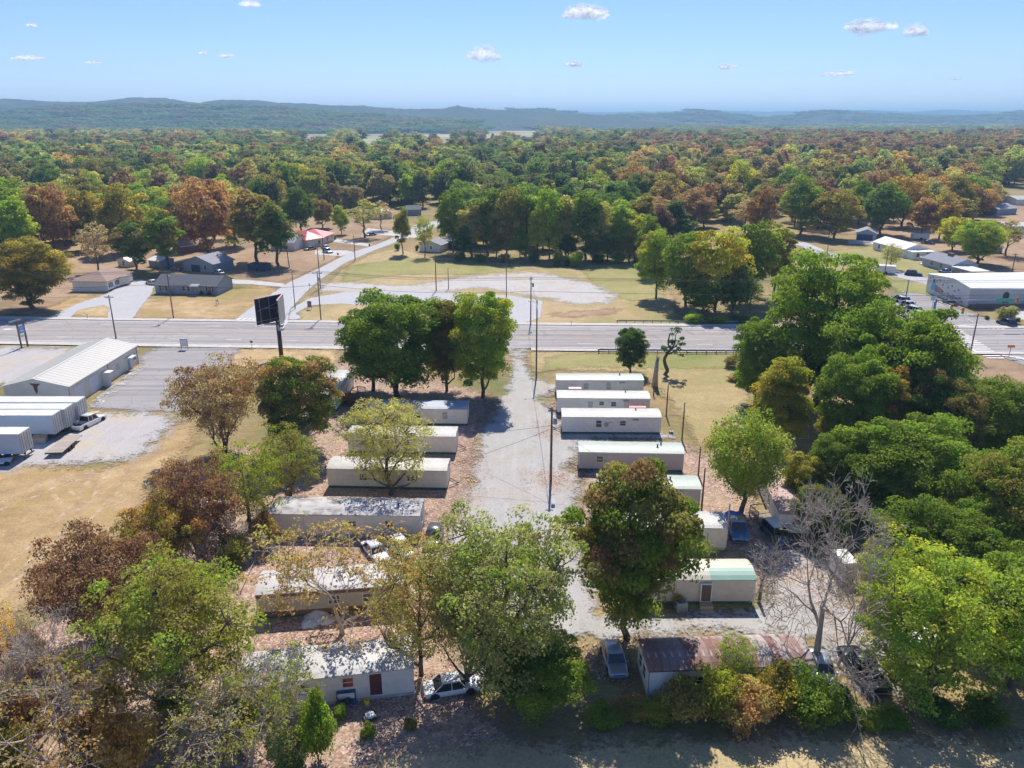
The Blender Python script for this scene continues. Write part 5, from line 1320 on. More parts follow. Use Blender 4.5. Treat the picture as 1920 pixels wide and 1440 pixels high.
# brown roofed house with its long wing turned toward the drive
ha = house((203.7,547.5),(250,528.8), 9.5, 'white house with brown hipped roof and brown brick base', M_wall_white, M_shingle_brown, H=2.9, rise=2.0, typ='hip', windows=(('f',.12),('f',.36),('f',.47),('f',.58),('f',.78)), base=M_brick)
shutters(ha, 'f', (.12,.36,.58,.78), ha['L'], 9.5)
hc = house((143,541),(196,546), 9, 'low front wing with white porch posts, part of the brown roofed house', M_wall_cream, M_shingle_brown, H=2.7, rise=1.8, typ='hip', windows=(('f',.3),('f',.5),('f',.7)), base=M_brick, cat='house wing')
house((222,500),(243,502), 3.5, 'small cream gabled shed behind the brown roofed house', M_wall_cream, M_trimw, H=2.0, rise=.9, typ='gable_y', name='shed', cat='shed', windows=(('f',.5,.6,.9,1.2),))
house((280,500),(302,503), 5, 'small pale roofed shed under the green tree', M_wall_grey, M_trimw, H=2.2, rise=.8, name='shed', cat='shed')
house((156,452),(180,455), 8, 'white gabled house end showing among the left trees', M_wall_white, M_trimw, H=3.4, rise=2.4, typ='gable_y')
house((340,476),(392,470), 7, 'dark walled house hidden behind the rust tree', M_brick, M_shingle_brown, H=2.6, rise=1.4)
# red roofed house
hr = house((575,466),(607,461), 12, 'cream house with bright red metal roof', M_wall_cream, M_roof_red, H=3.0, rise=2.4, typ='hip', windows=(('f',.75),), garage=(('f',.3,2.6,2.2,M_trimw),))
hr2 = house((606,460),(627,452), 11, 'right wing of the red roofed house', M_wall_cream, M_roof_red, H=3.0, rise=2.2, typ='hip', windows=(('f',.4),('f',.8)), cat='house wing')
house((553,471),(577,462), 9, 'white gabled garage in front of the red roofed house', M_wall_white, M_shingle_lt, H=3.0, rise=2.0, typ='gable_y', name='garage', cat='garage', garage=(('r',.5,3,2.2,M_trimw),))
house((787,472),(826,474), 8, 'small white house with grey roof at the end of the open field', M_wall_white, M_shingle_lt, H=2.6, rise=1.4, typ='gable_y', windows=(('f',.55,1.2,.8,.9),))
house((832,466),(862,470), 9, 'dark house beside the small white one, under the trees', mat('navy_wall', (.05,.06,.10), .7), M_shingle_lt, H=3.2, rise=1.4)
# right hand houses
house((1605,450),(1642,452), 9, 'grey gabled garage with a wide dark door', M_wall_bluegrey, M_shingle_lt, H=2.7, rise=1.5, typ='gable_y', name='garage', cat='garage', garage=(('f',.42,5.6,2.3,mat('navy_door', (.04,.06,.13), .5)),))
hw1 = house((1636,468),(1694,484), 8.5, 'long white house with pale roof and grey windows', M_wall_white, mat('pale_roof', (.62,.62,.62), .7, var=.1, scale=1), H=2.9, rise=1.6, windows=(('f',.2),('f',.4),('f',.6)))
MB().box(hw1['L']+.0, hw1['L']+4.2, .2, 8.3, 0, 2.7).build('side_wing', M_wall_white, hw1)
for y in (2, 5.6): window(hw1, 'r', hw1['L']+4.2, 8.5, y, 1.0, 1.0, 1.2)
hbl = house((1728,498),(1785,514), 8, 'blue grey house with white carport and porch', M_wall_bluegrey, mat('mid_grey_shingles', (.24,.25,.30), .9, var=.2, scale=2), H=2.7, rise=1.6, windows=(('f',.32,1,1.4,1.3),('f',.62,1,1.4,1.3)))
Lb = hbl['L']
MB().box(Lb+.3, Lb+9, -1.0, 5, 2.35, 2.5).box(Lb+.5, Lb+.6, -.9, -.8, 0, 2.35).box(Lb+4.6, Lb+4.7, -.9, -.8, 0, 2.35).box(Lb+8.8, Lb+8.9, -.9, -.8, 0, 2.35).box(Lb+8.8, Lb+8.9, 4.8, 4.9, 0, 2.35).build('carport', M_trimw, hbl)
MB().box(-2.4, .1, .5, 4, 2.3, 2.42).box(-2.3, -2.2, .6, .7, 0, 2.3).box(-2.3, -2.2, 3.8, 3.9, 0, 2.3).box(-2.4, 0, .4, 4, 0, .35).build('porch', M_trimw, hbl)
MB().box(Lb*.45, Lb*.58, 3.4, 4.4, 2.8, 5.1).build('chimney', M_brick, hbl)
house((1868,404),(1905,402), 12, 'grey roofed house at the upper right edge', M_wall_grey, M_shingle_lt, H=3, rise=1.8)
house((1905,385),(1960,384), 12, 'pale roofed house farthest up at the right edge', M_wall_white, M_roof_white, H=3, rise=1.4)
house((1885,438),(1950,440), 14, 'white flat roofed building at the right edge behind the trees', M_wall_white, M_roof_white, H=3, rise=.6)
house((1850,475),(1878,476), 3, 'open fronted brown shed under the ragged tree', M_wood, M_trimb, H=2.3, rise=.6, name='shed', cat='shed')
house((1395,408),(1415,407), 9, 'small tan roofed house glimpsed among the right trees', M_wall_cream, M_shingle_brown, H=3, rise=1.5)
house((1425,412),(1460,410), 9, 'pale roofed house behind the grey brown trees', M_wall_white, M_shingle_lt, H=3, rise=1.5)
house((705,412),(735,410), 9, 'pale house beyond the bend of the side street', M_wall_white, M_roof_white, H=3, rise=1.4)
house((765,405),(790,404), 9, 'grey roofed house up the side street', M_wall_grey, M_shingle_grey, H=3, rise=1.4)
house((1240,372),(1262,371), 9, 'white roof among the trees right of centre', M_wall_white, M_roof_white, H=4, rise=2)
house((1570,420),(1592,421), 8, 'small white house end left of the grey garage', M_wall_white, M_shingle_lt, H=3, rise=1.4)

# metal warehouse
a = P(120.8,724.6,3.7)
w0 = Vector((-81.0, 116.2, 0)); Lw, Dw = 10.3, 23.6
wh = thing('metal_warehouse', tuple(w0), 0, 'long beige metal warehouse with a cream roof left of the asphalt lot', 'warehouse')
MB().box(0, Lw, 0, Dw, 0, 3.7).prism([(0,3.7),(Lw,3.7),(Lw/2,4.95)], 0, Dw, axis=1).build('wall', M_panelmetal, wh)
k = 1.25/(Lw/2)
rf = MB().prism([(-.35,3.7-.35*k),(Lw/2,4.95),(Lw+.35,3.7-.35*k),(Lw+.35,3.7-.35*k+.09),(Lw/2,5.04),(-.35,3.7-.35*k+.09)], -.25, Dw+.25, axis=1).build('roof', M_whroof, wh)
me = MB().prism([(Lw/2,5.045),(Lw+.35,3.79-.35*k),(Lw+.35,3.815-.35*k),(Lw/2,5.07)], -.02, .02, axis=1).mesh('roof_seam', M_whroof)
me2 = MB().prism([(Lw/2,5.045),(-.35,3.79-.35*k),(-.35,3.815-.35*k),(Lw/2,5.07)], -.02, .02, axis=1).mesh('roof_seam', M_whroof)
for i in range(24):
    for mm in (me, me2):
        o = bpy.data.objects.new('roof_seam', mm); COL.objects.link(o); o.parent = rf; o.location = (0, .3+i, 0)
MB().box(Lw/2-.15, Lw/2+.15, -.26, Dw+.26, 5.045, 5.085).build('ridge_cap', M_trimw, rf)
MB().box(Lw+.33, Lw+.43, -.2, Dw+.2, 3.5, 3.62).build('gutter', M_steel, wh)
for y in (0.06, 12.6, Dw-.1): MB().box(Lw+.002, Lw+.1, y-.05, y+.05, 0, 3.5).build('downpipe', M_steel, wh)
for y0 in (1.3, 6.0):
    g = MB().box(Lw+.004, Lw+.05, y0, y0+2.9, 0.02, 2.9).build('overhead_door', mat('white_overhead_door', (.66,.68,.72), .5, var=.05), wh)
    for i in range(5): MB().box(Lw+.05, Lw+.065, y0+.03, y0+2.87, .1+i*.57, .6+i*.57).build('panel', MATS['white_overhead_door'], g)
window(wh, 'r', Lw, Dw, 15.9, 1.4, 1.2, 1.0, pane=M_blind); window(wh, 'r', Lw, Dw, 22.3, 1.2, 1.1, 1.2); door(wh, 'r', Lw, Dw, 19.9, .05, m=mat('blue_door', (.12,.32,.45), .5))
door(wh, 'r', Lw, Dw, 10.9, .05)
MB().box(Lw+.01, Lw+1.2, 19.0, 21.0, 2.45, 2.6).build('canopy', M_trimw, wh)
MB().box(Lw+.02, Lw+1.5, 10.2, 11.7, 2.5, 2.62).box(Lw+.02, Lw+1.4, 10.25, 10.3, 0, 2.5).build('entry_canopy', M_trimw, wh)
MB().quad((Lw/2-.9,-.012,4.2),(Lw/2+.9,-.012,4.15),(Lw/2+.35,-.012,3.6),(Lw/2+.3,-.012,2.9),(Lw/2+.05,-.012,2.3),(Lw/2-.25,-.012,3.1),(Lw/2-.3,-.012,3.7)).build('stain', mat('brown_rust_stain', (.16,.10,.07), .95, var=.5, scale=3), wh)
sheet('apron', [(265.5,684),(282,684),(180,772),(165,760)], .26, M_conc_soft, 'concrete walk along the wall of the metal warehouse')
g = P(166,741); box_thing('barrel', tuple(g), 0, 'dark red barrel beside the white overhead door', 'barrel', [('drum', MB().lathe([(.32,0),(.33,.3),(.32,.31),(.33,.6),(.32,.62),(.33,.95),(.28,.95)]), mat('maroon_drum', (.16,.02,.03), .5))])
g = P(187,729); box_thing('picnic_bench', tuple(g), 1.35, 'white bench on the walk of the warehouse', 'bench', [('seat', MB().box(-1,1,-.2,.2,.42,.48), M_trimw), ('leg', MB().box(-.8,-.7,-.15,.15,0,.42), M_trimw), ('leg', MB().box(.7,.8,-.15,.15,0,.42), M_trimw), ('backrest', MB().box(-1,1,.2,.25,.5,.9), M_trimw)])
g = P(190,722); box_thing('rubbish_pile', tuple(g), 0, 'heap of black bags against the warehouse', 'bags', [('bag', MB().lathe([(.5,0),(.6,.3),(.45,.7),(.1,.95)], (-.5,0,0), 9), M_black), ('bag', MB().lathe([(.5,0),(.55,.3),(.4,.6),(.1,.8)], (.5,.3,0), 9), M_black), ('bag', MB().lathe([(.5,0),(.5,.3),(.4,.6),(.1,.9)], (.2,-.5,0), 9), M_black)])
g = P(212,712); box_thing('garden_table', tuple(g), 0, 'round white table on the warehouse walk', 'table', [('tabletop', MB().lathe([(.55,.72),(.55,.76)], n=16), M_trimw), ('leg', MB().lathe([(.05,0),(.05,.72)], n=8), M_steel)])

# mural building at the intersection
mA, mB_, mC = P(1735,548), P(1813,577), P(1860,577)
d = (mB_-mA); Lm = d.length; rz = math.atan2(d.y, d.x)
mu = thing('mural_building', (mA.x, mA.y, 0), rz, 'big white building with a painted mural wall at the intersection', 'building')
Hm = 4.9
MB().box(0, Lm, 0, 46, 0, Hm).prism([(0,Hm),(Lm,Hm),(Lm*.62,Hm+.9)], 0, 46, axis=1).build('wall', M_wall_white, mu)
MB().prism([(-.3,Hm-.05),(Lm*.62,Hm+.95),(Lm+.3,Hm-.05),(Lm+.3,Hm+.1),(Lm*.62,Hm+1.1),(-.3,Hm+.1)], -.25, 46, axis=1).build('roof', mat('bright_white_roof', (.80,.80,.80), .4, var=.03, scale=.3), mu)
# lettering and painting on the mural wall
M_navy = mat('mural_navy', (.04,.05,.12), .7); M_mred = mat('mural_red', (.5,.06,.07), .7); M_mblue = mat('mural_light_blue', (.22,.52,.68), .7, var=.3, scale=1)
M_mgrey = mat('mural_grey', (.30,.33,.36), .7); M_skin = mat('mural_purple', (.20,.10,.22), .7)
def text(s, size, mt, parent, loc, rot, name='lettering', align='LEFT'):
    cu = bpy.data.curves.new(name, 'FONT'); cu.body = s; cu.size = size; cu.extrude = .01; cu.align_x = align; cu.resolution_u = 3
    cu.materials.append(mt); tmp = bpy.data.objects.new(name, cu); COL.objects.link(tmp); bpy.context.view_layer.update()
    me = bpy.data.meshes.new_from_object(tmp.evaluated_get(bpy.context.evaluated_depsgraph_get())); bpy.data.objects.remove(tmp)
    o = bpy.data.objects.new(name, me); COL.objects.link(o); o.parent = parent; o.location = loc; o.rotation_euler = rot; return o
def wallpoly(mb, pts): mb.quad(*[(x, -.02, z) for x, z in pts]); return mb
tx = text('To Shelbyville', 1.7, M_navy, mu, (Lm*.38, -.03, .8), (math.pi/2, 0, 0)); tx.scale.x = Lm*.50/max(v.co.x for v in tx.data.vertices)
mb = wallpoly(MB(), [(Lm*(a), z) for a, z in ((.10,1.7),(.14,1.2),(.20,1.5),(.24,.9),(.28,1.2),(.26,2.2),(.22,2.9),(.20,3.9),(.16,4.1),(.14,3.5),(.12,2.6))]); mb.build('painted_figure', M_mblue, mu)
wallpoly(MB(), [(Lm*.17+.5*math.cos(k*.7), 3.75+.5*math.sin(k*.7)) for k in range(9)]).build('painted_head', M_skin, mu).location = (0, -.01, 0)
for k in range(4):
    wallpoly(MB(), [(Lm*(.21+.0*k), 2.9-.42*k), (Lm*(.40), 2.1-.33*k), (Lm*(.40), 1.93-.33*k), (Lm*(.21), 2.7-.42*k)]).build('painted_stripe', M_mred, mu).location = (0, -.02, 0)
for x, z in ((.07,4.2),(.13,4.6),(.24,3.9),(.30,4.3),(.39,3.4),(.52,3.2),(.60,3.9),(.68,2.9),(.76,3.5)):
    MB().lathe([(.28,-.0),(.3,.04),(.1,.08)], (0,0,0), 8, axis=1).build('wall_mark', M_mgrey, mu).location = (Lm*x, -.09, z)
for k in range(6):
    a0 = k*.6-.2; wallpoly(MB(), [(Lm*.45+1.1*math.cos(a0), 3.6+.7*math.sin(a0)), (Lm*.45+1.1*math.cos(a0+.45), 3.6+.7*math.sin(a0+.45)), (Lm*.45+.95*math.cos(a0+.45), 3.6+.58*math.sin(a0+.45)), (Lm*.45+.95*math.cos(a0), 3.6+.58*math.sin(a0))]).build('painted_arc', M_mgrey, mu)
# street front: runs to the right of the mural's near corner
c2 = thing('street_front', (mB_.x, mB_.y, 0), 0, 'grey street front of the mural building with an arched dark door', 'building')
MB().box(.02, 14, .0, 18, 0, Hm-.2).build('wall', mat('grey_front', (.50,.52,.52), .7, var=.05), c2)
MB().box(-.1, 14.2, -.4, 18, Hm-.2, Hm+.05).build('roof', MATS['bright_white_roof'], c2)
MB().box(14.2, 60, -2.2, 18, 0, Hm-.6).build('side_block', M_wall_white, c2); MB().box(14.0, 60.3, -2.6, 18.2, Hm-.59, Hm-.3).build('side_roof', MATS['bright_white_roof'], c2)
ap = [(9.0-.75,1.2),(9.0+.75,1.2),(9.0+.75,3.2)]+[(9.0+.75*math.cos(t), 3.2+.75*math.sin(t)) for t in (.4,.8,1.2,1.57,1.95,2.35,2.75)]+[(9.0-.75,3.2)]
MB().prism(ap, -.05, -.004, axis=1).build('arched_door', M_black, c2)
rl = MB(); rl.box(.4, 14, -1.6, -.05, 0, .9); rl.build('porch_base', M_brick, c2)
rl = MB(); rl.box(.4, 14, -1.6, -1.54, 1.75, 1.83)
for i in range(18): rl.box(.4+i*.78, .46+i*.78, -1.6, -1.54, .9, 1.75)
rl.build('railing', M_steel, c2)

# ------------------------------------------------------------------ vehicles
def carpaint(name, c, metal=.2):
    if name in MATS: return MATS[name]
    m, nt, out = new_mat(name); b = N(nt, 'BsdfPrincipled'); b.inputs['Base Color'].default_value = (*c, 1); b.inputs['Metallic'].default_value = metal
    b.inputs['Roughness'].default_value = .32; b.inputs['Coat Weight'].default_value = .6; b.inputs['Coat Roughness'].default_value = .08
    nt.links.new(b.outputs[0], out.inputs[0]); MATS[name] = m; return m
M_carglass = mat('car_glass', (.02,.025,.03), .06, spec=1.0, var=0)
M_tyre = mat('tyre_rubber', (.02,.02,.02), .85); M_rim = mat('wheel_rim', (.35,.35,.36), .3, .8)
M_lamp = mat('headlight_glass', (.6,.62,.65), .15); M_tail = mat('tail_light_red', (.4,.02,.02), .25)
def loft(mb, rings):
    n = len(rings[0]); base = len(mb.v)
    for r in rings: mb.v += r
    for j in range(len(rings)-1):
        for k in range(n):
            a = base+j*n+k; b = base+j*n+(k+1) % n; mb.f.append((a, b, b+n, a+n)); mb.m.append(0)
    mb.f.append(tuple(base+k for k in range(n-1, -1, -1))); mb.m.append(0)
    mb.f.append(tuple(base+(len(rings)-1)*n+k for k in range(n))); mb.m.append(0)
    return mb
def vehicle(front, rear, label, paint, kind='sedan', L=None, group=None, roofcol=None, name=None, world=None):
    """front, rear: ground pixels under the bumpers"""
    if world: c, rz = world
    else:
        a, b = P(*front), P(*rear); c = (a+b)/2; d = a-b; rz = math.atan2(d.y, d.x)
    spec = {'sedan': (4.6, 1.78, .78, 1.42, -.75, .65, -1.45, 1.15), 'hatch': (4.3, 1.76, .82, 1.5, -1.25, .5, -1.85, 1.05), 'suv': (4.8, 1.9, 1.0, 1.78, -1.75, .45, -2.15, .95),
            'pickup': (5.6, 1.95, 1.05, 1.85, -.55, .75, -.75, 1.25), 'jeep': (4.2, 1.8, 1.0, 1.8, -1.5, .35, -1.7, .6)}[kind]
    Lc, Wd, belt, top, rx0, rx1, gx0, gx1 = spec
    names = {'pickup': 'pickup_truck', 'suv': 'parked_suv', 'jeep': 'parked_suv'}
    t = thing(name or names.get(kind, 'parked_car'), (c.x, c.y, c.z if world else .0), rz, label, 'pickup' if kind == 'pickup' else ('suv' if kind in ('suv', 'jeep') else 'car'), group)
    h = Wd/2; x0, x1 = -Lc/2, Lc/2; hood = belt-.06
    def ring(x, zt, w, zb=.28):
        return [(x, -w*.93, zb), (x, -w, zb+.22), (x, -w, zt-.22), (x, -w*.93, zt-.03), (x, -w*.6, zt+.02), (x, w*.6, zt+.02), (x, w*.93, zt-.03), (x, w, zt-.22), (x, w, zb+.22), (x, w*.93, zb)]
    body = MB()
    if kind == 'pickup':
        bed0 = x0+.02; bed1 = gx0-.12
        loft(body, [ring(bed1, belt, h), ring(gx0, belt, h), ring(gx1, belt-.0, h), ring(x1-.5, hood-.03, h*.98), ring(x1-.1, hood-.12, h*.92), ring(x1, hood-.35, h*.86, .36)])
        body.box(bed0, bed1, -h, -h+.12, .4, belt); body.box(bed0, bed1, h-.12, h, .4, belt); body.box(bed0, bed1, -h+.12, h-.12, .5, .62)
        body.box(bed1-.08, bed1, -h+.12, h-.12, .62, belt)
    else:
        tr = belt+(.0 if kind != 'sedan' else -.0)
        loft(body, [ring(x0, tr-.3, h*.86, .38), ring(x0+.08, tr-.06, h*.93), ring(x0+.45, tr, h*.98), ring(gx0+.1, tr+.0, h), ring(0, belt, h), ring(gx1, belt, h), ring(x1-.5, hood-.05, h*.98), ring(x1-.12, hood-.16, h*.9), ring(x1, hood-.36, h*.84, .38)])
    B = body.build('body', paint, t, True, bevel=.02)
    if kind == 'pickup': MB().box(x0-.03, x0+.06, -h+.06, h-.06, .5, belt-.01).build('tailgate', paint, t, bevel=.01); MB().box(x0+.08, gx0-.2, -h+.13, h-.13, .62, .64).build('bed_floor', M_dark, t)
    # cabin: glass frustum and painted roof
    zt = top; w0, w1 = h*.9, h*.74
    def fr(x, z, w): return [(x, -w, z), (x, w, z)]
    gl = [(gx0, -w0, belt-.02), (gx1, -w0, belt-.02), (gx1, w0, belt-.02), (gx0, w0, belt-.02)]; gt = [(rx0, -w1, zt-.06), (rx1, -w1, zt-.06), (rx1, w1, zt-.06), (rx0, w1, zt-.06)]
    MB().quad(gl[1], gl[2], gt[2], gt[1]).build('windshield', M_carglass, t)
    MB().quad(gl[3], gl[0], gt[0], gt[3]).build('rear_window', M_carglass, t)
    MB().quad(gl[0], gl[1], gt[1], gt[0]).build('side_window', M_carglass, t); MB().quad(gl[2], gl[3], gt[3], gt[2]).build('side_window', M_carglass, t)
    rp = roofcol or paint
    rf = MB(); loft(rf, [[(rx0-.05, -w1-.01, zt-.07), (rx0-.05, -w1*.9, zt-.01), (rx0-.05, w1*.9, zt-.01), (rx0-.05, w1+.01, zt-.07)], [((rx0+rx1)/2, -w1-.02, zt-.06), ((rx0+rx1)/2, -w1*.85, zt+.03), ((rx0+rx1)/2, w1*.85, zt+.03), ((rx0+rx1)/2, w1+.02, zt-.06)], [(rx1+.04, -w1-.01, zt-.08), (rx1+.04, -w1*.9, zt-.02), (rx1+.04, w1*.9, zt-.02), (rx1+.04, w1+.01, zt-.08)]])
    rf.build('roof', rp, t, True)
    xm = (rx0+rx1)/2
    for s in (-1, 1):
        for pa, pb_ in (((gx0, s*w0, belt-.02), (rx0, s*w1, zt-.06)), ((gx1, s*w0, belt-.02), (rx1, s*w1, zt-.06)), ((xm, s*(w0+.005), belt-.02), (xm, s*(w1+.005), zt-.06))):
            MB().tube([pa, pb_], .045, 4).build('pillar', paint, t)
    wr = .34 if kind in ('sedan', 'hatch') else .39
    for x in (x0+.85 if kind != 'pickup' else x0+1.15, x1-.85):
        for s in (-1, 1):
            w = MB().lathe([(wr*.62, -.11), (wr*.95, -.11), (wr, -.06), (wr, .06), (wr*.95, .11), (wr*.62, .11)], n=16, axis=1).build('wheel', M_tyre, t)
            w.location = (x, s*(h-.1), wr); MB().lathe([(wr*.6, -.08), (wr*.6, .09), (wr*.2, .115)], n=12, axis=1).build('rim', M_rim, w)
            ar = MB(); n = 9; pts = [(x+(wr+.07)*math.cos(math.pi*k/n), s*(h+.008), wr+(wr+.07)*math.sin(math.pi*k/n)) for k in range(n+1)]
            ar.quad(*pts); ar.build('wheel_arch', M_black, t)
    for s in (-1, 1):
        MB().box(x1-.28, x1-.01, s*h*.72-.18, s*h*.72+.16, hood-.38, hood-.2).build('headlight', M_lamp, t); MB().box(x0-.012, x0+.12, s*h*.8-.14, s*h*.8+.1, belt-.4, belt-.14).build('tail_light', M_tail, t)
        MB().box(gx1-.25, gx1-.1, s*(h+.1)-.09, s*(h+.1)+.09, belt-.02, belt+.13).build('mirror', paint, t)
    MB().box(x1-.06, x1+.02, -h*.5, h*.5, .52, hood-.34).build('grille', M_black, t); MB().box(x1-.05, x1+.06, -h*.86, h*.86, .3, .5).build('bumper', paint if kind in ('sedan', 'hatch') else M_rim, t, bevel=.02); MB().box(x0-.06, x0+.05, -h*.86, h*.86, .34, .54).build('bumper', paint if kind in ('sedan', 'hatch') else M_rim, t, bevel=.02)
    return t
PW = carpaint('white_paint', (.72,.72,.72), 0); PS = carpaint('silver_paint', (.42,.46,.52), .5); PB = carpaint('black_paint', (.02,.02,.025), .2)
PN = carpaint('navy_paint', (.035,.06,.13), .4); PBL = None; PG = carpaint('grey_paint', (.12,.13,.15), .4); PBL = carpaint('blue_paint', (.10,.22,.50), .4); PT = carpaint('tan_paint', (.45,.40,.33), .3); PP = carpaint('purple_paint', (.10,.04,.16), .4)
vehicle((1163,1283),(1140,1208), 'silver blue hatchback parked nose out left of the rusty roof', PS, 'hatch')
bp = vehicle((1390,1028),(1372,972), 'blue pickup under a blue tarp beside the white roofed cream home', PBL, 'pickup', roofcol=PS)
mb = MB(); rr = random.Random(4); n = 7
for i in range(n+1):
    for j in range(6): mb.v.append((-2.85+i*2.35/n, -1.02+j*2.04/5, 1.12+(.28 if 0 < j < 5 and 0 < i < n else -.25)+rr.uniform(-.08,.12)))
for i in range(n):
    for j in range(5): a = i*6+j; mb.f.append((a, a+6, a+7, a+1)); mb.m.append(0)
tag(mb.build('blue_tarp', M_bluep), 'crumpled blue tarp thrown over the bed of the dark pickup', 'tarp'); o = bpy.data.objects['blue_tarp']; o.location = bp.location; o.rotation_euler = bp.rotation_euler
vehicle((1475,1030),(1437,992), 'black suv with a white roof parked by the bare trees', PG, 'suv', roofcol=PW)
bk = vehicle((1588,1228),(1645,1305), 'black pickup with a silver roof rack at the lower right', PB, 'pickup')
rk = MB()
for y in (-.62, .62): rk.box(-.6, .75, y-.03, y+.03, 1.98, 2.03)
for i in range(6): rk.box(-.55+i*.24, -.51+i*.24, -.62, .62, 2.0, 2.03)
rk.build('roof_rack', M_rim, bk)
vehicle((1548,1290),(1530,1232), 'silver car half hidden behind the bare trunk', PS, 'sedan')
vehicle((805,1042),(820,998), 'dark suv with rear rack at the corner of the long stained roof', PG, 'jeep')
vehicle((720,1060),(688,1022), 'white car nearest the trunk under the thin trees', PW, 'sedan', group='white cars under the thin trees')
vehicle((765,1050),(738,1018), 'white car nearer the gravel road under the thin trees', PW, 'hatch', group='white cars under the thin trees')
vehicle((870,1292),(822,1300), 'white car under the lower middle trees', PW, 'sedan')
vehicle((192,786),(140,812), 'white crew cab pickup beside the semi trailers', PW, 'pickup')
vehicle((596,467),(568,471), 'tan car on the drive of the white garage', PT, 'sedan')
vehicle((627,478),(602,471), 'silver car parked closest to the side street', PS, 'suv')
vehicle((622,470),(600,464), 'white car behind the silver one on the drive', PW, 'sedan')
vehicle((622,452),(604,452), 'dark car by the red roofed house', PB, 'sedan')
vehicle((705,441),(687,443), 'pale car across the side street', PS, 'sedan')
vehicle((276,532),(296,536), 'white car by the grey ranch house drive', PW, 'sedan')
vehicle((318,508),(335,509), 'dark car behind the grey ranch house', PB, 'sedan')
vehicle((403,513),(418,516), 'silver car behind the grey ranch house', PS, 'sedan')
vehicle((1731,519),(1694,516), 'black suv passing on the narrow street', PB, 'suv')
vehicle((1870,605),(1903,617), 'dark blue suv turning at the crosswalk', PN, 'suv')
vehicle((1790,576),(1772,568), 'black car leaving by the mural building', PB, 'sedan')
vehicle((1758,510),(1790,515), 'silver car beside the blue grey house', PS, 'sedan')
vehicle((1728,457),(1750,459), 'black car on the lot behind the white house', PG, 'sedan')
cols = [(PG,'dark grey'),(PW,'white'),(PW,'white'),(PT,'tan'),(PW,'white'),(PW,'white'),(PP,'purple'),(PS,'pale silver')]
ordn = ['first','second','third','fourth','fifth','sixth','seventh','eighth']
for i, (p, cn) in enumerate(cols):
    x, y = 1688+i*7.4, 563+i*6.4
    vehicle((x+19,y+4),(x-17,y-4), f'{cn} car, {ordn[i]} from the far end of the row by the signal pole', p, ['sedan','suv','hatch'][i % 3], group='cars parked in a row beside the intersection')
# travel trailer and box trailers
def box_trailer(name, A, B, D, H, z0, label, wallm, roofm, cat='trailer', zb=0.0, group=None, world=None, wheels=1, Lx=None):
    """A, B ground pixels of the near side's ends"""
    if world: a, rz, L = world
    else:
        a, b = P(*A), P(*B); d = b-a; L = Lx or d.length; rz = math.atan2(d.y, d.x)
    t = thing(name, (a.x, a.y, 0), rz, label, cat, group)
    MB().box(0, L, 0, D, z0, H-.05).build('body', wallm, t, bevel=.04)
    MB().box(-.03, L+.03, -.03, D+.03, H-.05, H+.02).build('roof', roofm, t)
    for x in ([L*.5] if wheels == 1 else [L*.12, L*.2, L*.85]):
        for y in (.1, D-.1):
            w = MB().lathe([(.25,-.14),(.46,-.14),(.48,-.08),(.48,.08),(.46,.14),(.25,.14)], n=14, axis=1).build('wheel', M_tyre, t); w.location = (x, y, .48)
            MB().lathe([(.24,-.1),(.24,.12)], n=10, axis=1).build('rim', M_rim, w)
    return t, L
t, L_ = box_trailer('camper', (1576,1098),(1604,1096), 2.6, 2.5, .5, 'white camper under the grey green tree beside the bare trunks', M_sid_white, M_trimw, 'camper'); window(t, 'f', L_, 5, L_*.5, 1.3, .8, .7)
t, L_ = box_trailer('camper', (1650,1215),(1700,1260), 3.0, 2.8, .5, 'white trailer glimpsed under the green trees above the lane', M_sid_white, M_trimw, 'camper')
box_trailer('cargo_trailer', (1642,514),(1678,516), 2.4, 2.6, .5, 'white box trailer hitched on the narrow street', M_wall_white, M_trimw)
box_trailer('cargo_trailer', (1712,450),(1742,450), 2.4, 2.2, .5, 'long low white trailer behind the white house', M_wall_white, M_trimw)
box_trailer('waste_container', (465,508),(497,510), 3.5, 2.2, .1, 'dark blue steel container on the yard left of the side street', mat('dark_blue_container', (.05,.06,.12), .6), mat('container_top', (.06,.065,.1), .7), 'container')
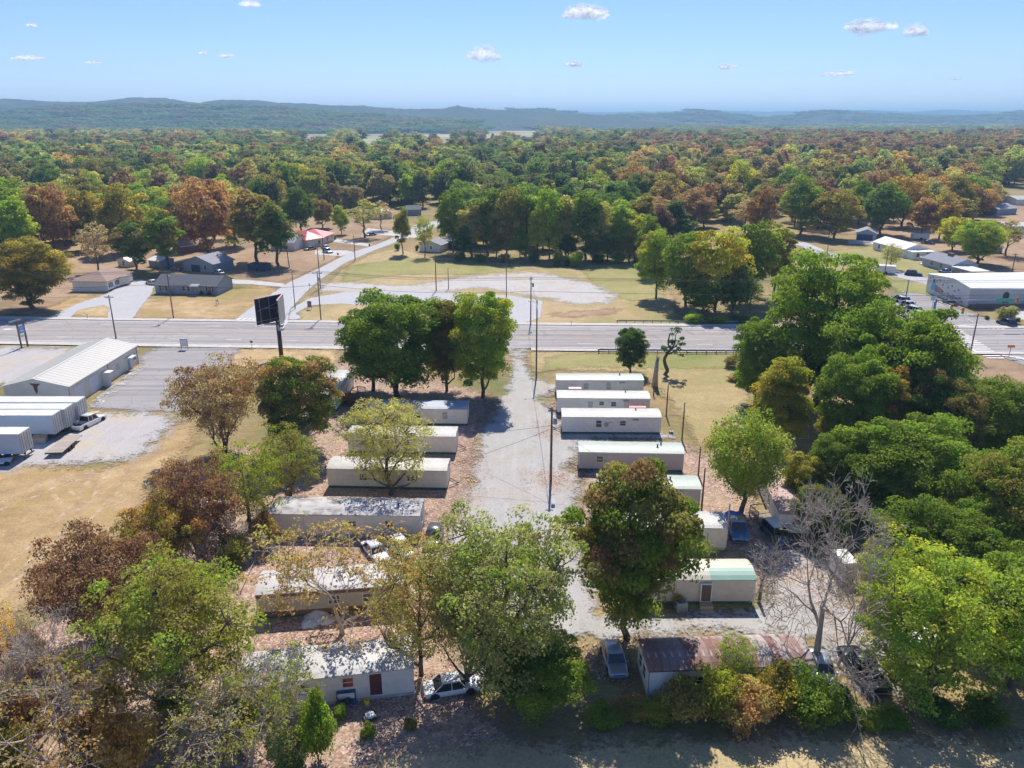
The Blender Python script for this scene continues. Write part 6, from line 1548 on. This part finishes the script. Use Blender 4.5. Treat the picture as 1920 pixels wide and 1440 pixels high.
# semi trailers
M_semi = mat('semi_trailer_side', (.50,.58,.66), .4, .1, var=.08, scale=.4, dirt=(.35,.37,.38), dirt_amt=.3); M_semiroof = mat('semi_roof', (.66,.65,.62), .5, var=.08, scale=.3, dirt=(.45,.42,.38))
M_semid = mat('semi_door', (.62,.62,.60), .5, var=.12, scale=1, dirt=(.35,.3,.26))
def semi(pf, label, L=13.5, yoff=0):
    """pf: pixel of the near roof corner at the door end"""
    c = P(*pf, 4.05); x1 = c.x; y0 = c.y
    t = thing('semi_trailer', (x1-L, y0, 0), 0, label, 'trailer', 'semi trailers parked left of the white pickup')
    Wd = 2.55
    MB().box(0, L, 0, Wd, 1.15, 4.0).build('body', M_semi, t); MB().box(-.02, L+.02, -.02, Wd+.02, 4.0, 4.05).build('roof', M_semiroof, t)
    fr = MB().box(0, L, .5, .7, .9, 1.15).box(0, L, 1.85, 2.05, .9, 1.15); fr.build('frame', M_dark, t)
    for k in (0, 1):
        d = MB().box(L+.004, L+.05, .08+k*1.21, 1.24+k*1.21, 1.2, 3.95).build('rear_door', M_semid, t)
        for q in (.3, .85): MB().tube([(L+.08, .08+k*1.21+q, 1.2), (L+.08, .08+k*1.21+q, 3.95)], .022, 5).build('lock_bar', M_dark, d)
    MB().box(L, L+.04, -.0, .075, 1.15, 4.0).box(L, L+.04, Wd-.075, Wd, 1.15, 4.0).build('door_frame', M_steel, t)
    MB().box(L-.1, L+.12, .2, Wd-.2, .55, .68).box(L-.1, L, .5, .6, .6, 1.15).box(L-.1, L, 1.95, 2.05, .6, 1.15).build('bumper_bar', M_dark, t)
    for x in (L-2.2, L-3.5):
        for y in (.2, Wd-.2):
            w = MB().lathe([(.3,-.2),(.5,-.2),(.52,-.1),(.52,.1),(.5,.2),(.3,.2)], n=14, axis=1).build('wheel', M_tyre, t); w.location = (x, y, .52)
            MB().lathe([(.28,-.15),(.28,.16)], n=10, axis=1).build('rim', M_rim, w)
    for y in (.5, Wd-.5): MB().box(2.4, 2.5, y-.06, y+.06, 0, 1.15).build('landing_leg', M_dark, t)
    return t
semi((142.7,754), 'farthest of the row of semi trailers, beside the warehouse', 15)
semi((118.8,767.7), 'middle semi trailer of the close set row')
semi((97,778.8), 'semi trailer with a pale blue side nearest the camera in the close set row')
semi((34.4,814), 'separate semi trailer at the left edge of the picture')
# flatbed and crate
fa, fb = P(81,848,.9), P(116.7,848,.9); fc = P(153,816,.9)
d1 = (fb-fa); d2 = (fc-fb); rz = math.atan2(d2.y, d2.x); fl = thing('flatbed_trailer', (fb.x, fb.y, 0), rz, 'wooden flatbed trailer beside the white pickup', 'trailer')
Lf = d2.length; Wf = 2.3; npk = 12
me = MB().box(0, Lf, -.09, .09, .84, .9).mesh('plank', mat('flatbed_plank', (.42,.35,.29), .9, var=.3, scale=2, bump=.3))
for i in range(npk):
    o = bpy.data.objects.new('plank', me); COL.objects.link(o); o.parent = fl; o.location = (0, .1+i*Wf/npk, rngT.uniform(0, .008))
MB().box(0, Lf, .3, .42, .68, .84).box(0, Lf, 1.9, 2.02, .68, .84).box(-.06, 0, 0, Wf, .7, .9).box(Lf, Lf+.06, 0, Wf, .7, .9).build('frame', M_dark, fl)
for x in (Lf*.35, Lf*.5):
    for y in (-.02, Wf+.05):
        w = MB().lathe([(.2,-.1),(.36,-.1),(.38,0),(.36,.1),(.2,.1)], n=14, axis=1).build('wheel', M_tyre, fl); w.location = (x, y, .38)
box_thing('loading_crate', tuple(P(76,832)), .3, 'tan topped crate beside the near semi trailer', 'crate', [('box', MB().box(-.9,.9,-.7,.7,0,1.0), M_steel), ('lid', MB().box(-.95,.95,-.75,.75,1.0,1.12), mat('tan_board', (.55,.38,.22), .8))])
box_thing('machine', tuple(P(8,872)), .3, 'white machine part at the left edge by the separate semi trailer', 'machine', [('deck', MB().box(-1,.9,-.8,.8,.5,.75), M_trimw), ('wheel', MB().lathe([(.35,-.1),(.4,0),(.35,.1)], (-.6,-.8,.4), 12, axis=1), M_tyre), ('wheel', MB().lathe([(.35,-.1),(.4,0),(.35,.1)], (.6,-.8,.4), 12, axis=1), M_tyre)])
box_thing('pallet_stack', tuple(P(178,777)), .3, 'small stack of tan boards by the semi trailers', 'boards', [('boards', MB().box(-.6,.6,-.5,.5,0,.35), MATS['tan_board'])])

# ------------------------------------------------------------------ poles, wires, signs
def pole(xb, yb, yt, label, arm=0, transformer=False, lamp=0, r=.13, lean=(0,0), cat='utility pole', name='utility_pole', m=None, group='wooden poles'):
    g = P(xb, yb); H = zat(g.y, yt); t = thing(name, (g.x, g.y, 0), 0, label, cat, group)
    top = Vector((lean[0], lean[1], H)); MB().tube([(0,0,0), tuple(top*.5), tuple(top)], [r*1.15, r, r*.75], 8).build('post', m or M_pole, t, True)
    if arm:
        MB().box(top.x-arm, top.x+arm, top.y-.06, top.y+.06, H-.55, H-.42).build('crossarm', M_pole, t)
        for x in (-arm*.9, -arm*.35, arm*.35, arm*.9): MB().lathe([(.03,0),(.06,.05),(.05,.12),(.03,.16)], (top.x+x, top.y, H-.42), 8).build('insulator', M_steel, t)
        MB().tube([(top.x-arm*.6, top.y-.07, H-.5), (top.x, top.y-.07, H-1.2), (top.x+arm*.6, top.y-.07, H-.5)], .02, 4).build('brace', M_steel, t)
    if transformer:
        MB().lathe([(.22,0),(.25,.05),(.25,.75),(.2,.82),(.06,.86)], (top.x+.42, top.y-.1, H-2.2), 12).build('transformer', M_steel, t, True)
    if lamp:
        MB().tube([(0,0,H-.6), (lamp*.6,0,H-.1), (lamp,0,H-.05)], .035, 6).build('lamp_arm', M_steel, t); MB().box(lamp-.25, lamp+.25, -.12, .12, H-.16, H-.02).build('lamp_head', M_steel, t, bevel=.02)
    return Vector((g.x+top.x, g.y+top.y, H))
p1 = pole(325.5,597,506,'utility pole with a transformer before the grey ranch house',.9,True)
pw = pole(218,637,553,'utility pole behind the metal warehouse roof',.9)
p2 = pole(602,601,508,'tall utility pole on the near island of the open field',1.1,True)
pole(553.7,580,511,'slim pole right of the billboard',0,r=.1)
pole(601,541,462,'utility pole on the small grass island',0)
pole(608,488,444,'utility pole by the parked cars of the red roofed house',0)
pole(666,489,441,'pole standing beside the bend of the side street',0)
pole(542.5,502,450,'pole at the edge of the dark green tree',0,lean=(-.4,0))
pole(818,546,477.5,'left tall pole standing in the gravel lot',0)
pole(841,543,502.5,'short pole right of the tall one in the gravel lot',0,r=.1)
pole(949.5,557,476,'pole with a small lamp at the edge of the gravel lot',0,lamp=.9,r=.11)
p3 = pole(995,610,519,'utility pole at the far kerb opposite the park entrance',.5,True)
p4 = pole(1005.5,710,563,'street light pole at the near side of the park entrance',0,lamp=-1.3)
p5 = pole(1032.5,905,763.7,'utility pole with grey transformer in the middle of the park',.45,True,r=.15)
pole(1225.3,743,716,'short post left of two others in the verge',0,r=.1,cat='post',name='wooden_post')
pole(1249,781,720,'thin pole standing in the grass right of the third home',0,r=.1,cat='post',name='wooden_post')
pole(1278.5,827,755,'thin pole with a small shelf right of the fourth home',0,r=.1,cat='post',name='wooden_post')
pole(1309,893,838,'thin pole before the feathery tree',0,r=.1,cat='post',name='wooden_post')
pole(1315,958,878,'pole at the right end of the half hidden home',0,r=.11,cat='post',name='wooden_post')
pole(1359.5,1034,944,'pale pole at the right corner of the white roofed cream home',0,r=.1,cat='post',name='wooden_post',m=mat('pale_pole', (.40,.38,.34), .9, var=.2))
pole(1550,482,452,'utility pole beside the lawn right of the creek trees',0)
pole(1553,452,420,'utility pole with crossarm up the yard',1.4)
pole(1658,518,467,'utility pole in front of the white box trailer',0)
pole(1897,512,474,'utility pole at the right edge behind the mural building',.8)
pole(1695,579,524,'utility pole among the parked cars',0)
p6 = pole(1817.5,672,588,'utility pole with crossarm at the near side of the crosswalk',1.7)
pole(1423,1134,1085,'short stump post beside the tan home',0,r=.16,cat='post',name='wooden_post')
# broken trunk
g = P(1227.6,726); H = zat(g.y, 666); t = thing('dead_tree', (g.x, g.y, 0), 0, 'thick broken bare trunk standing in the verge', 'tree trunk')
MB().tube([(0,0,-.1),(.05,0,H*.4),(.12,.05,H*.85)], [.62,.42,.34], 9).tube([(.12,.05,H*.85),(.05,0,H)], [.2,.08], 6).tube([(.3,.05,H*.8),(.42,0,H*.97)], [.16,.07], 6).build('trunk', M_palebark, t, True)
# storm broken tree: leaning limbs with tufts
g = P(1245,704); H = zat(g.y, 621); bt = thing('broken_tree', (g.x, g.y, 0), 0, 'broken tree with a few leafy limbs leaning right above the guardrail', 'tree', G3)
rg = np.random.default_rng(3); segs = []
def V3(*a): return np.array(a, float)
limb_path(rg, V3(0,0,-.2), V3(.3,0,H*.5), .38, .28, segs); limb_path(rg, V3(.3,0,H*.5), V3(.5,0,H*.92), .2, .12, segs)
ends = []
for e in (V3(1.9,0,H*.98), V3(2.9,.3,H*.82), V3(2.2,-.6,H*.62), V3(1.2,.5,H*.75), V3(-.4,0,H*.6)):
    limb_path(rg, V3(.3,0,H*.48), e, .16, .05, segs); ends.append(e)
    for _ in range(3): e2 = e+rg.normal(size=3)*.6; limb_path(rg, e, e2, .05, .02, segs, 2); ends.append(e2)
TV, TF = tubes(segs, 5); o = bpy.data.objects.new('trunk', np_mesh('limbs_mesh', TV, TF, [M_bark], smooth=True)); COL.objects.link(o); o.parent = bt
C = np.array(ends+[(ends[i]+V3(.3,0,H*.48))/2 for i in (0,1,2,4)]); Vx, Fx, pos, rn, ix = leaves(rg, C, np.full(len(C), .5), 45, .28)
o = bpy.data.objects.new('crown', np_mesh('broken_crown', Vx, Fx, [M_leaf], {'tp': ('FACE', np.zeros(len(Fx))), 'rn': ('FACE', rn)})); COL.objects.link(o); o.parent = bt; o.color = (.08,.14,.04,1); o['tip'] = [.1,.15,.04]

def wire(pts, label, sag=.8, r=.032, name='power_line'):
    mb = MB()
    for a, b in zip(pts, pts[1:]):
        a, b = Vector(a), Vector(b); n = 12
        mb.tube([a.lerp(b, i/n)-Vector((0,0,sag*4*(i/n)*(1-i/n)*min(1,(b-a).length/40))) for i in range(n+1)], r, 4)
    return tag(mb.build(name, M_black), label, 'power line', 'wires strung along the highway')
off = P(-260,600); offp = Vector((off.x, off.y, p1.z))
rt = P(1700,611); rtp = Vector((rt.x+60, rt.y, p3.z))
for i, (dx, dz, w) in enumerate(((-.8,-.35,'far'),(.0,-.0,'top'),(.8,-.35,'near'))):
    o_ = Vector((0, dx, dz)); wire([offp+o_, p1+o_, p2+o_, p3+o_, rtp+o_], f'{w} conductor of the line along the far side of the highway')
wire([offp-Vector((0,0,3.2)), p1-Vector((0,0,3.2)), p2-Vector((0,0,3.2)), p3-Vector((0,0,3.2)), rtp-Vector((0,0,3.2))], 'low thick cable along the far side of the highway', 1.0, .04)
wire([p3-Vector((0,0,.6)), p4-Vector((0,0,.4))], 'cable crossing the highway at the park entrance')
wire([p4-Vector((0,0,.5)), p5-Vector((0,0,.3))], 'cable above the gravel road of the park', 1.4)
wire([p5-Vector((0,0,2.6)), place_on(h5, 6, 0, 3.2)], 'service drop from the park pole to the home behind the maple', .6, .02)
wire([p5-Vector((0,0,2.4)), place_on(l2, l2['L'], 1, 3.2)], 'service drop from the park pole to a white roofed home left', .8, .02)
wire([p5-Vector((0,0,2.8)), place_on(l3, l3['L'], 1, 3.2)], 'service drop from the park pole to the home behind the thin tree', .8, .02)
wire([p6-Vector((1.5,0,.4)), p6+Vector((-60,8,0))], 'cable running left from the pole at the crosswalk', 1.0, .025)
wire([pw-Vector((0,0,.4)), offp-Vector((0,14,0))], 'cable running left behind the warehouse', 1.0, .025)

# guardrails: rail and separate posts
def guardrail(t_, x0, x1, off, label, endpiece):
    f = hwy_line(t_); r0 = thing('guardrail', (x0, f(x0)+off, .25), 0, label, 'guardrail', 'guardrails beside the highway'); n = int((x1-x0)/1.9)
    rl = MB(); s = -1 if off < 0 else 1
    xs = [x0+(x1-x0)*i/n for i in range(n+1)]
    for a, b in zip(xs, xs[1:]):
        ya, yb = f(a)-f(x0), f(b)-f(x0)
        for (z0, y0_, z1, y1_) in ((.42,0,.50,.07),(.50,.07,.58,0),(.58,0,.66,.07),(.66,.07,.74,0)):
            rl.quad((a-x0, ya-s*y0_, z0), (b-x0, yb-s*y0_, z0), (b-x0, yb-s*y1_, z1), (a-x0, ya-s*y1_, z1))
    rl.build('rail', M_gal, r0)
    me = MB().box(-.07, .07, -.08, .08, -.4, .76).mesh('rail_post', M_wood)
    for x in xs:
        o = bpy.data.objects.new('rail_post', me); COL.objects.link(o); o.parent = r0; o.location = (x-x0, f(x)-f(x0)+s*.14, 0)
    MB().box(-.25, .05, -.2, .2, .35, .8).build('end_piece', M_steel, r0)
guardrail(0, P(1156,604).x, P(1480,606).x, 2.6, 'galvanised guardrail on the far side of the highway before the creek trees', 1)
guardrail(1, P(1121,658).x, P(1500,660).x, -2.4, 'galvanised guardrail on the near side of the highway above the grass bank', 1)
# billboard
g = P(528,672); Hb = zat(g.y, 560)
bb = thing('billboard', (g.x, g.y, 0), 0, 'big two sided billboard on a single dark steel post seen from behind', 'billboard')
ztop, zbot = zat(g.y, 558), zat(g.y, 606)
MB().tube([(0,0,0), (0,0,zbot+.4)], [.42,.40], 14).build('post', mat('dark_brown_steel', (.055,.04,.04), .5, .2), bb, True)
M_bback = mat('dark_panel_back', (.025,.03,.045), .5, var=.3, scale=1)
Wb = 5.9; hb_ = (ztop-zbot)
def panel(ang, x, y, nm):
    r = MB().box(-Wb, 0, -.08, .08, zbot, ztop).build(nm, M_bback, bb); r.location = (x, y, 0); r.rotation_euler = (0,0,ang)
    MB().box(-Wb, 0, .082, .12, zbot+.1, ztop-.1).build('poster_face', M_steel, r)
    fr = MB().box(-Wb-.08, .08, -.16, .12, ztop, ztop+.12); fr.build('top_edge', mat('pinkish_edge', (.55,.30,.34), .6), r)
    tr = MB()
    for k in range(3): tr.box(-Wb*(.15+.35*k)-.06, -Wb*(.15+.35*k)+.06, -.22, -.09, zbot, ztop)
    tr.box(-Wb, 0, -.24, -.1, zbot+hb_*.12, zbot+hb_*.12+.1); tr.tube([(-Wb*.95,-.2,zbot+hb_*.55), (0,-.9,zbot+hb_*.8)], .07, 5); tr.tube([(-Wb*.7,-.2,zbot+hb_*.6), (0,-.9,zbot+hb_*.5)], .06, 5)
    tr.build('brace', M_gal, r)
    MB().box(-Wb-.3, .1, .1, .75, zbot-.25, zbot-.18).build('catwalk', M_gal, r); return r
panel(math.radians(53), .1, 3.0, 'left_panel'); panel(math.radians(96), .5, 3.0, 'right_panel').scale = (1,-1,1)
MB().box(-2.6, .9, -.25, .25, zbot-.3, zbot+.0).box(.3,.9,-1.6,1.6,zbot-.3,zbot-.1).build('head_beam', M_gal, bb)
bx = MB().box(.5, 1.5, -2.2, -1.2, zbot-.9, zbot+.2); bx.build('ladder_cage', M_gal, bb)
# two post sign at the left
g1, g2 = P(41,653.5), P(52.5,650); Hs = zat(g1.y, 603); sgn = thing('sign', (g1.x, g1.y, 0), math.atan2(g2.y-g1.y, g2.x-g1.x), 'tall two post sign with a blue board at the left', 'sign'); Ls = (g2-g1).length
for x in (0, Ls): MB().box(x-.12, x+.12, -.12, .12, 0, Hs).build('post', M_pole, sgn)
sb = MB().box(-.0, Ls, -.14, .14, Hs*.55, Hs*.82).build('board', mat('blue_sign', (.22,.34,.60), .5), sgn); MB().box(.3, Ls-.3, -.155, -.142, Hs*.62, Hs*.66).box(.5, Ls-.5, -.155, -.142, Hs*.72, Hs*.76).build('pale_lines', M_trimw, sb)
MB().box(.4, Ls-.3, -.1, .1, Hs*.40, Hs*.48).build('lower_board', M_trimw, sgn); MB().box(-1.6, Ls*.7, -.1, .1, Hs-.0, Hs+.35).build('lamp_bar', M_steel, sgn)
def small_sign(x, y, w, h, z0, label, m, posts=2, name='sign', face=None):
    g = P(x, y); t = thing(name, (g.x, g.y, 0), 0, label, 'sign')
    for s in ((-1, 1) if posts == 2 else (0,)): MB().box(s*w*.42-.04, s*w*.42+.04, -.04, .04, 0, z0+h*.6).build('post', M_steel, t)
    b = MB().box(-w/2, w/2, -.1, -.045, z0, z0+h).build('board', m, t)
    if face: MB().box(-w/2+.08, w/2-.08, -.115, -.102, z0+.08, z0+h-.08).build('face', face, b)
    return t
small_sign(347,657,1.5,1.5,.9,'black and white monument sign on the grass by the asphalt lot', M_black, face=M_trimw)
small_sign(581,581,1.0,1.5,.7,'small stacked notice sign on the near island', mat('red_grey_board', (.32,.16,.15), .6, var=.5, scale=4))
small_sign(473,654,.5,.4,1.3,'little black box on a post at the near kerb', M_black, 1)
small_sign(1891,672,1.4,.5,2.2,'orange road sign on a thin stand at the right', mat('orange_sign', (.75,.25,.05), .5), 1)
small_sign(1743,603,1.3,1.0,5.0,'tall thin sign with red post left of the signal pole', mat('pale_blue_board', (.40,.50,.62), .5), 1)
small_sign(1766,600,.6,.8,1.4,'small white regulatory sign at the kerb of the side street', M_trimw, 1)
small_sign(408,572,.7,.7,.8,'faint lawn sign before the grey ranch house', M_tarpw, 2)
small_sign(581,546,.4,.5,1.6,'street name post on the small grass island', M_gal, 1)
small_sign(165,600,.5,.3,1.2,'mailboxes on a post at the far kerb', M_trimw, 1, name='mailbox')
small_sign(1071,612,.2,.2,1.0,'thin marker at the far kerb beside the brown strip', M_gal, 1)
small_sign(693,462,.6,.8,.1,'black bin at the side street kerb', M_black, 1, name='wheelie_bin')
small_sign(634,481,.6,.6,.6,'dark mailbox at the end of the parked car drive', M_black, 1, name='mailbox')
# traffic signals
g = P(1745.5,617); Ht = zat(g.y, 560); ts = thing('signal_pole', (g.x, g.y, 0), 0, 'blue grey signal pole with two mast arms at the intersection', 'traffic signal')
M_bpole = mat('blue_grey_pole', (.20,.28,.38), .5)
MB().tube([(0,0,0),(0,0,Ht)], [.28,.18], 12).build('post', M_bpole, ts, True)
e1 = P(1809,583,Ht*.9)-Vector((g.x,g.y,0)); e2 = Vector((24, 0, Ht-.2))
MB().tube([(0,0,Ht-.5), tuple(e1.lerp(Vector((0,0,Ht-.5)), .5)), tuple(e1)], [.13,.1,.06], 8).build('mast_arm', M_gal, ts, True)
MB().tube([(0,0,Ht-.4), (12,0,Ht-.2), (24,0,Ht-.2)], [.13,.1,.07], 8).build('mast_arm', M_gal, ts, True)
def signal(par, p):
    s = MB().box(-.22, .22, -.12, .12, -.65, .65).build('signal_head', mat('signal_yellow', (.70,.33,.03), .5), par, bevel=.02); s.location = p
    for k, c in enumerate(((.25,.01,.01), (.25,.15,.01), (.01,.2,.08))):
        MB().lathe([(.14,0),(.13,-.08)], (0,-.13,.4-.4*k), 12, axis=1).build('lens', mat(f'signal_lens_{k}', c, .3), s)
z0 = Vector((0,0,Ht-.5))
for q in (.55, .93): signal(ts, tuple(z0.lerp(e1, q)-Vector((0,.1,.1))))
for x in (17.5, 21.5): signal(ts, (x, -.25, Ht-.3))
sgp = MB().box(13.2, 16.6, -.2, -.14, Ht-.6, Ht+.1).build('street_name_board', mat('green_sign', (.03,.38,.25), .5), ts)
MB().box(-.5, .0, -.35, -.2, Ht*.5, Ht*.9).build('pole_sign', mat('blue_banner', (.10,.20,.42), .5), ts)
# cell mast far off
g = P(108,300); tm = thing('radio_mast', (g.x, g.y, 0), 0, 'thin radio mast rising over the left woods', 'mast'); Hq = zat(g.y, 257)
MB().tube([(0,0,0),(0,0,Hq)], [.5,.3], 6).build('tower', M_gal, tm); MB().lathe([(2.2,Hq-3),(2.2,Hq-1)], n=8).build('antenna', M_steel, tm)
# wooden fences
def fence(pts, h, label, m, sp=2.4, rails=3, pick=False):
    pw = [P(*p) for p in pts]; t = thing('fence', tuple(pw[0]), 0, label, 'fence'); o0 = pw[0]
    for a, b in zip(pw, pw[1:]):
        n = max(1, int((b-a).length/sp))
        for i in range(n+1):
            c = a.lerp(b, i/n)-o0; MB().box(c.x-.05, c.x+.05, c.y-.05, c.y+.05, 0, h).build('fence_post', m, t)
        A, B = a-o0, b-o0; d = (B-A).normalized(); s = Vector((-d.y, d.x, 0))*.025
        for k in range(rails):
            z = h*(.3+.6*k/(rails-1 or 1)); mb = MB(); q = [A-s, B-s, B+s, A+s]
            mb.v = [(v.x, v.y, z-.05) for v in q]+[(v.x, v.y, z+.05) for v in q]; mb.f = [(3,2,1,0),(4,5,6,7),(0,1,5,4),(1,2,6,5),(2,3,7,6),(3,0,4,7)]; mb.m = [0]*6
            mb.build('rail', m, t)
    return t
fence([(826,475),(870,478),(905,480)], 1.5, 'low dark fence behind the small white house', M_pole)
fence([(430,515),(480,512)], 1.2, 'low rail fence by the blue container', M_pole)
fence([(1890,490),(1960,500)], 1.3, 'wire fence at the far right yard', M_steel)
fence([(452,1115),(500,1010)], .5, 'fallen pale rail in the leaves left of the brown striped home', M_palebark, rails=2)
for x, y, l in ((478,1042,'short pale stake in the leaves'),(496,1050,'taller pale stake beside the short one')):
    pole(x, y, y-22 if 'short' in l else y-50, l, 0, r=.05, cat='stake', name='wooden_stake', m=M_palebark, group='stakes')
# ------------------------------------------------------------------ clouds
def cloud_mat():
    m, nt, out = new_mat('cloud_white')
    lw = N(nt, 'LayerWeight'); lw.inputs[0].default_value = .35
    pos = N(nt, 'TexCoord').outputs['Object']
    n = noise(nt, pos, .012, 6, .65)
    f = math_(nt, 'SUBTRACT', 1.0, lw.outputs['Facing']); f = math_(nt, 'POWER', f, 2.2)
    f = math_(nt, 'MULTIPLY', f, ramp(nt, n, [(0.30, (.05,)*3), (0.62, (.9,)*3)]), True)
    d = N(nt, 'BsdfDiffuse'); d.inputs[0].default_value = (.94,.97,1,1); tl = N(nt, 'BsdfTranslucent'); tl.inputs[0].default_value = (.96,.97,1,1)
    ad = N(nt, 'MixShader'); ad.inputs[0].default_value = .65; nt.links.new(d.outputs[0], ad.inputs[1]); nt.links.new(tl.outputs[0], ad.inputs[2])
    tr = N(nt, 'BsdfTransparent'); mx = N(nt, 'MixShader'); nt.links.new(f, mx.inputs[0]); nt.links.new(tr.outputs[0], mx.inputs[1]); nt.links.new(ad.outputs[0], mx.inputs[2])
    nt.links.new(mx.outputs[0], out.inputs[0]); return m
M_cloud = cloud_mat()
def ico(n=3):
    import bmesh
    bm = bmesh.new(); bmesh.ops.create_icosphere(bm, subdivisions=n, radius=1)
    V = np.array([v.co[:] for v in bm.verts]); F = np.array([[v.index for v in f.verts] for f in bm.faces]); bm.free(); return V, F
IV, IF = ico(3)
def cloud(px, py, w, h, label, seed, D=9000, dens=1.0):
    r = np.random.default_rng(seed); s = D/FPX; z = zat(D, py); x = (px-960)*(D*CP-(z-CAMH)*SP)/FPX
    t = []; f = []; k = 0; nb = 7
    for i in range(nb):
        u = (i+.5)/nb*2-1+r.normal()*.1; R = h*s*(.34+.28*r.random())*(1-.55*abs(u)); 
        c = np.array([u*w*s*.40, r.normal()*w*s*.12, R*.35+r.normal()*h*s*.05])
        sc = np.array([R*(w/h)*.45+R*.45, R*1.2, R*.8])
        v = IV*(1+.12*np.sin(IV[:, :1]*7+i)*np.cos(IV[:, 2:]*5+seed))*sc+c
        t.append(v); f.append(IF+k); k += len(IV)
    o = bpy.data.objects.new('cloud', np_mesh('cloud', np.concatenate(t), np.concatenate(f), [M_cloud], smooth=True)); COL.objects.link(o)
    o.location = (x, D, z); tag(o, label, 'cloud', 'small fair weather clouds')
for i, (px, py, w, h, lb) in enumerate([(1098,28,88,34,'large puffy cloud right of the top centre'),(467,10,36,18,'small cloud touching the top of the picture left of centre'),(906,109,62,30,'white puff over the middle of the blue ridge'),
    (1628,55,84,32,'widest bright cloud at the upper right'),(1716,63,46,26,'rounder cloud just right of the widest one'),(60,111,76,12,'long thin cloud at the left'),(177,118,26,9,'tiny cloud right of the long thin one'),
    (60,49,16,9,'tiny puff high at the left'),(425,106,30,10,'faint small cloud right of its tiny neighbour over the left hills'),(380,100,18,8,'tiny faint cloud over the left hills'),(1076,123,28,14,'small pale cloud below the large puffy one'),(1364,127,34,12,'faint cloud between the centre and the right clouds'),
    (1570,140,72,12,'thin streaky cloud low at the right'),(1790,148,26,6,'faintest low cloud at the right')]): cloud(px, py, w, h, lb, i+2)

# ------------------------------------------------------------------ haze: one closed box of air round the scene
hz = MB().box(-14600, 14600, -400, 15000, -1.2, 175); hm, nt, out = new_mat('haze')
pv = N(nt, 'VolumePrincipled'); pv.inputs['Color'].default_value = (.42,.72,1,1); pv.inputs['Density'].default_value = HAZE = 0.00018; pv.inputs['Anisotropy'].default_value = .15
nt.links.new(pv.outputs[0], out.inputs['Volume'])
try: hm.cycles.homogeneous_volume = True
except Exception: pass
tag(hz.build('haze', hm), 'thin blue air between the camera and the hills', kind='stuff')

# ------------------------------------------------------------------ names for the trees: what each one stands nearest to
LM = [('the billboard',P(528,640)),('the grey ranch house',P(350,545)),('the brown roofed house',P(200,520)),('the red roofed house',P(600,450)),('the small white house',P(806,465)),('the gravel lot',P(1000,530)),
 ('the mural building',P(1830,540)),('the blue grey house',P(1760,490)),('the grey garage',P(1622,440)),('the radio mast',P(108,300)),('the street bend',P(770,425)),('the far guardrail',P(1280,600)),
 ('the rusty roofed home',P(1360,1250)),('the bottom home',P(620,1290)),('the tan home',P(1340,1110)),('the pinkish roofed home',P(1460,940)),('the camper',P(1588,1080)),('the brown striped home',P(600,1130)),('the straw field',P(120,980)),('the park pole',P(1032,905)),('the black pickup',P(1615,1265)),('the broken trunk',P(1227,726))]
ORD = ['nearest','second nearest','third nearest','fourth nearest','fifth nearest','sixth nearest','seventh nearest','eighth nearest','ninth nearest','tenth nearest','eleventh nearest','twelfth nearest','thirteenth nearest','fourteenth nearest','fifteenth nearest','sixteenth nearest','seventeenth nearest','eighteenth nearest','nineteenth nearest','twentieth nearest']
WORD = {'broadleaf_tree': 'tree', 'cedar_tree': 'cedar', 'shrub': 'shrub', 'bare_tree': 'bare tree', 'willow_tree': 'tree'}
CW = {'grey brown': 'greyish brown', 'grey green': 'greyish green', 'green': 'mid green'}
keys = {}
for t, c, R, H in TREES: keys.setdefault((c, WORD[t.name.split('.')[0]]), []).append(t)
for (c, w), ts_ in keys.items():
    for ln, lp in LM:
        for i, t in enumerate(sorted(ts_, key=lambda t: (t.location.x-lp.x)**2+(t.location.y-lp.y)**2)):
            t['_r'] = min(t.get('_r', 999), i)
            if t['_r'] == i: t['_l'] = ln
used = set(); FB = {}
for t, c, R, H in TREES:
    w = WORD[t.name.split('.')[0]]
    if not t.get('label'):
        r = int(t['_r']); px, py = PX(t.location.x, t.location.y, H)
        o = ORD[r] if r < 20 else 'one of the farther'
        size = 'tall ' if H > 16.5 and w != 'shrub' else ('low ' if H < 8 and w == 'tree' else '')
        lb = f"{size}{CW.get(c, c)} {w}, {o} of that colour to {t['_l']}"
        if lb in used or r >= 20:
            side = 'far left' if px < 380 else 'left' if px < 800 else 'middle' if px < 1120 else 'right' if px < 1540 else 'far right'
            lb = f"{size}{CW.get(c, c)} {w} at the {side} of the plain, beyond {t['_l']}"
        used.add(lb); t['label'] = lb; FB.setdefault(lb, []).append(t)
    for k in ('_r', '_l'):
        if k in t: del t[k]

NTH = ['leftmost','second from the left','third from the left','fourth from the left','fifth from the left','sixth from the left','rightmost']
for lb, ts_ in FB.items():
    if len(ts_) > 1:
        base = lb.split(' at the ')[0]+' beyond '+lb.split('beyond ')[-1] if 'beyond' in lb else lb
        for i, t in enumerate(sorted(ts_, key=lambda t: t.location.x/t.location.y)): t['label'] = f"{NTH[min(i, 6)]} {base} of {len(ts_)} alike"
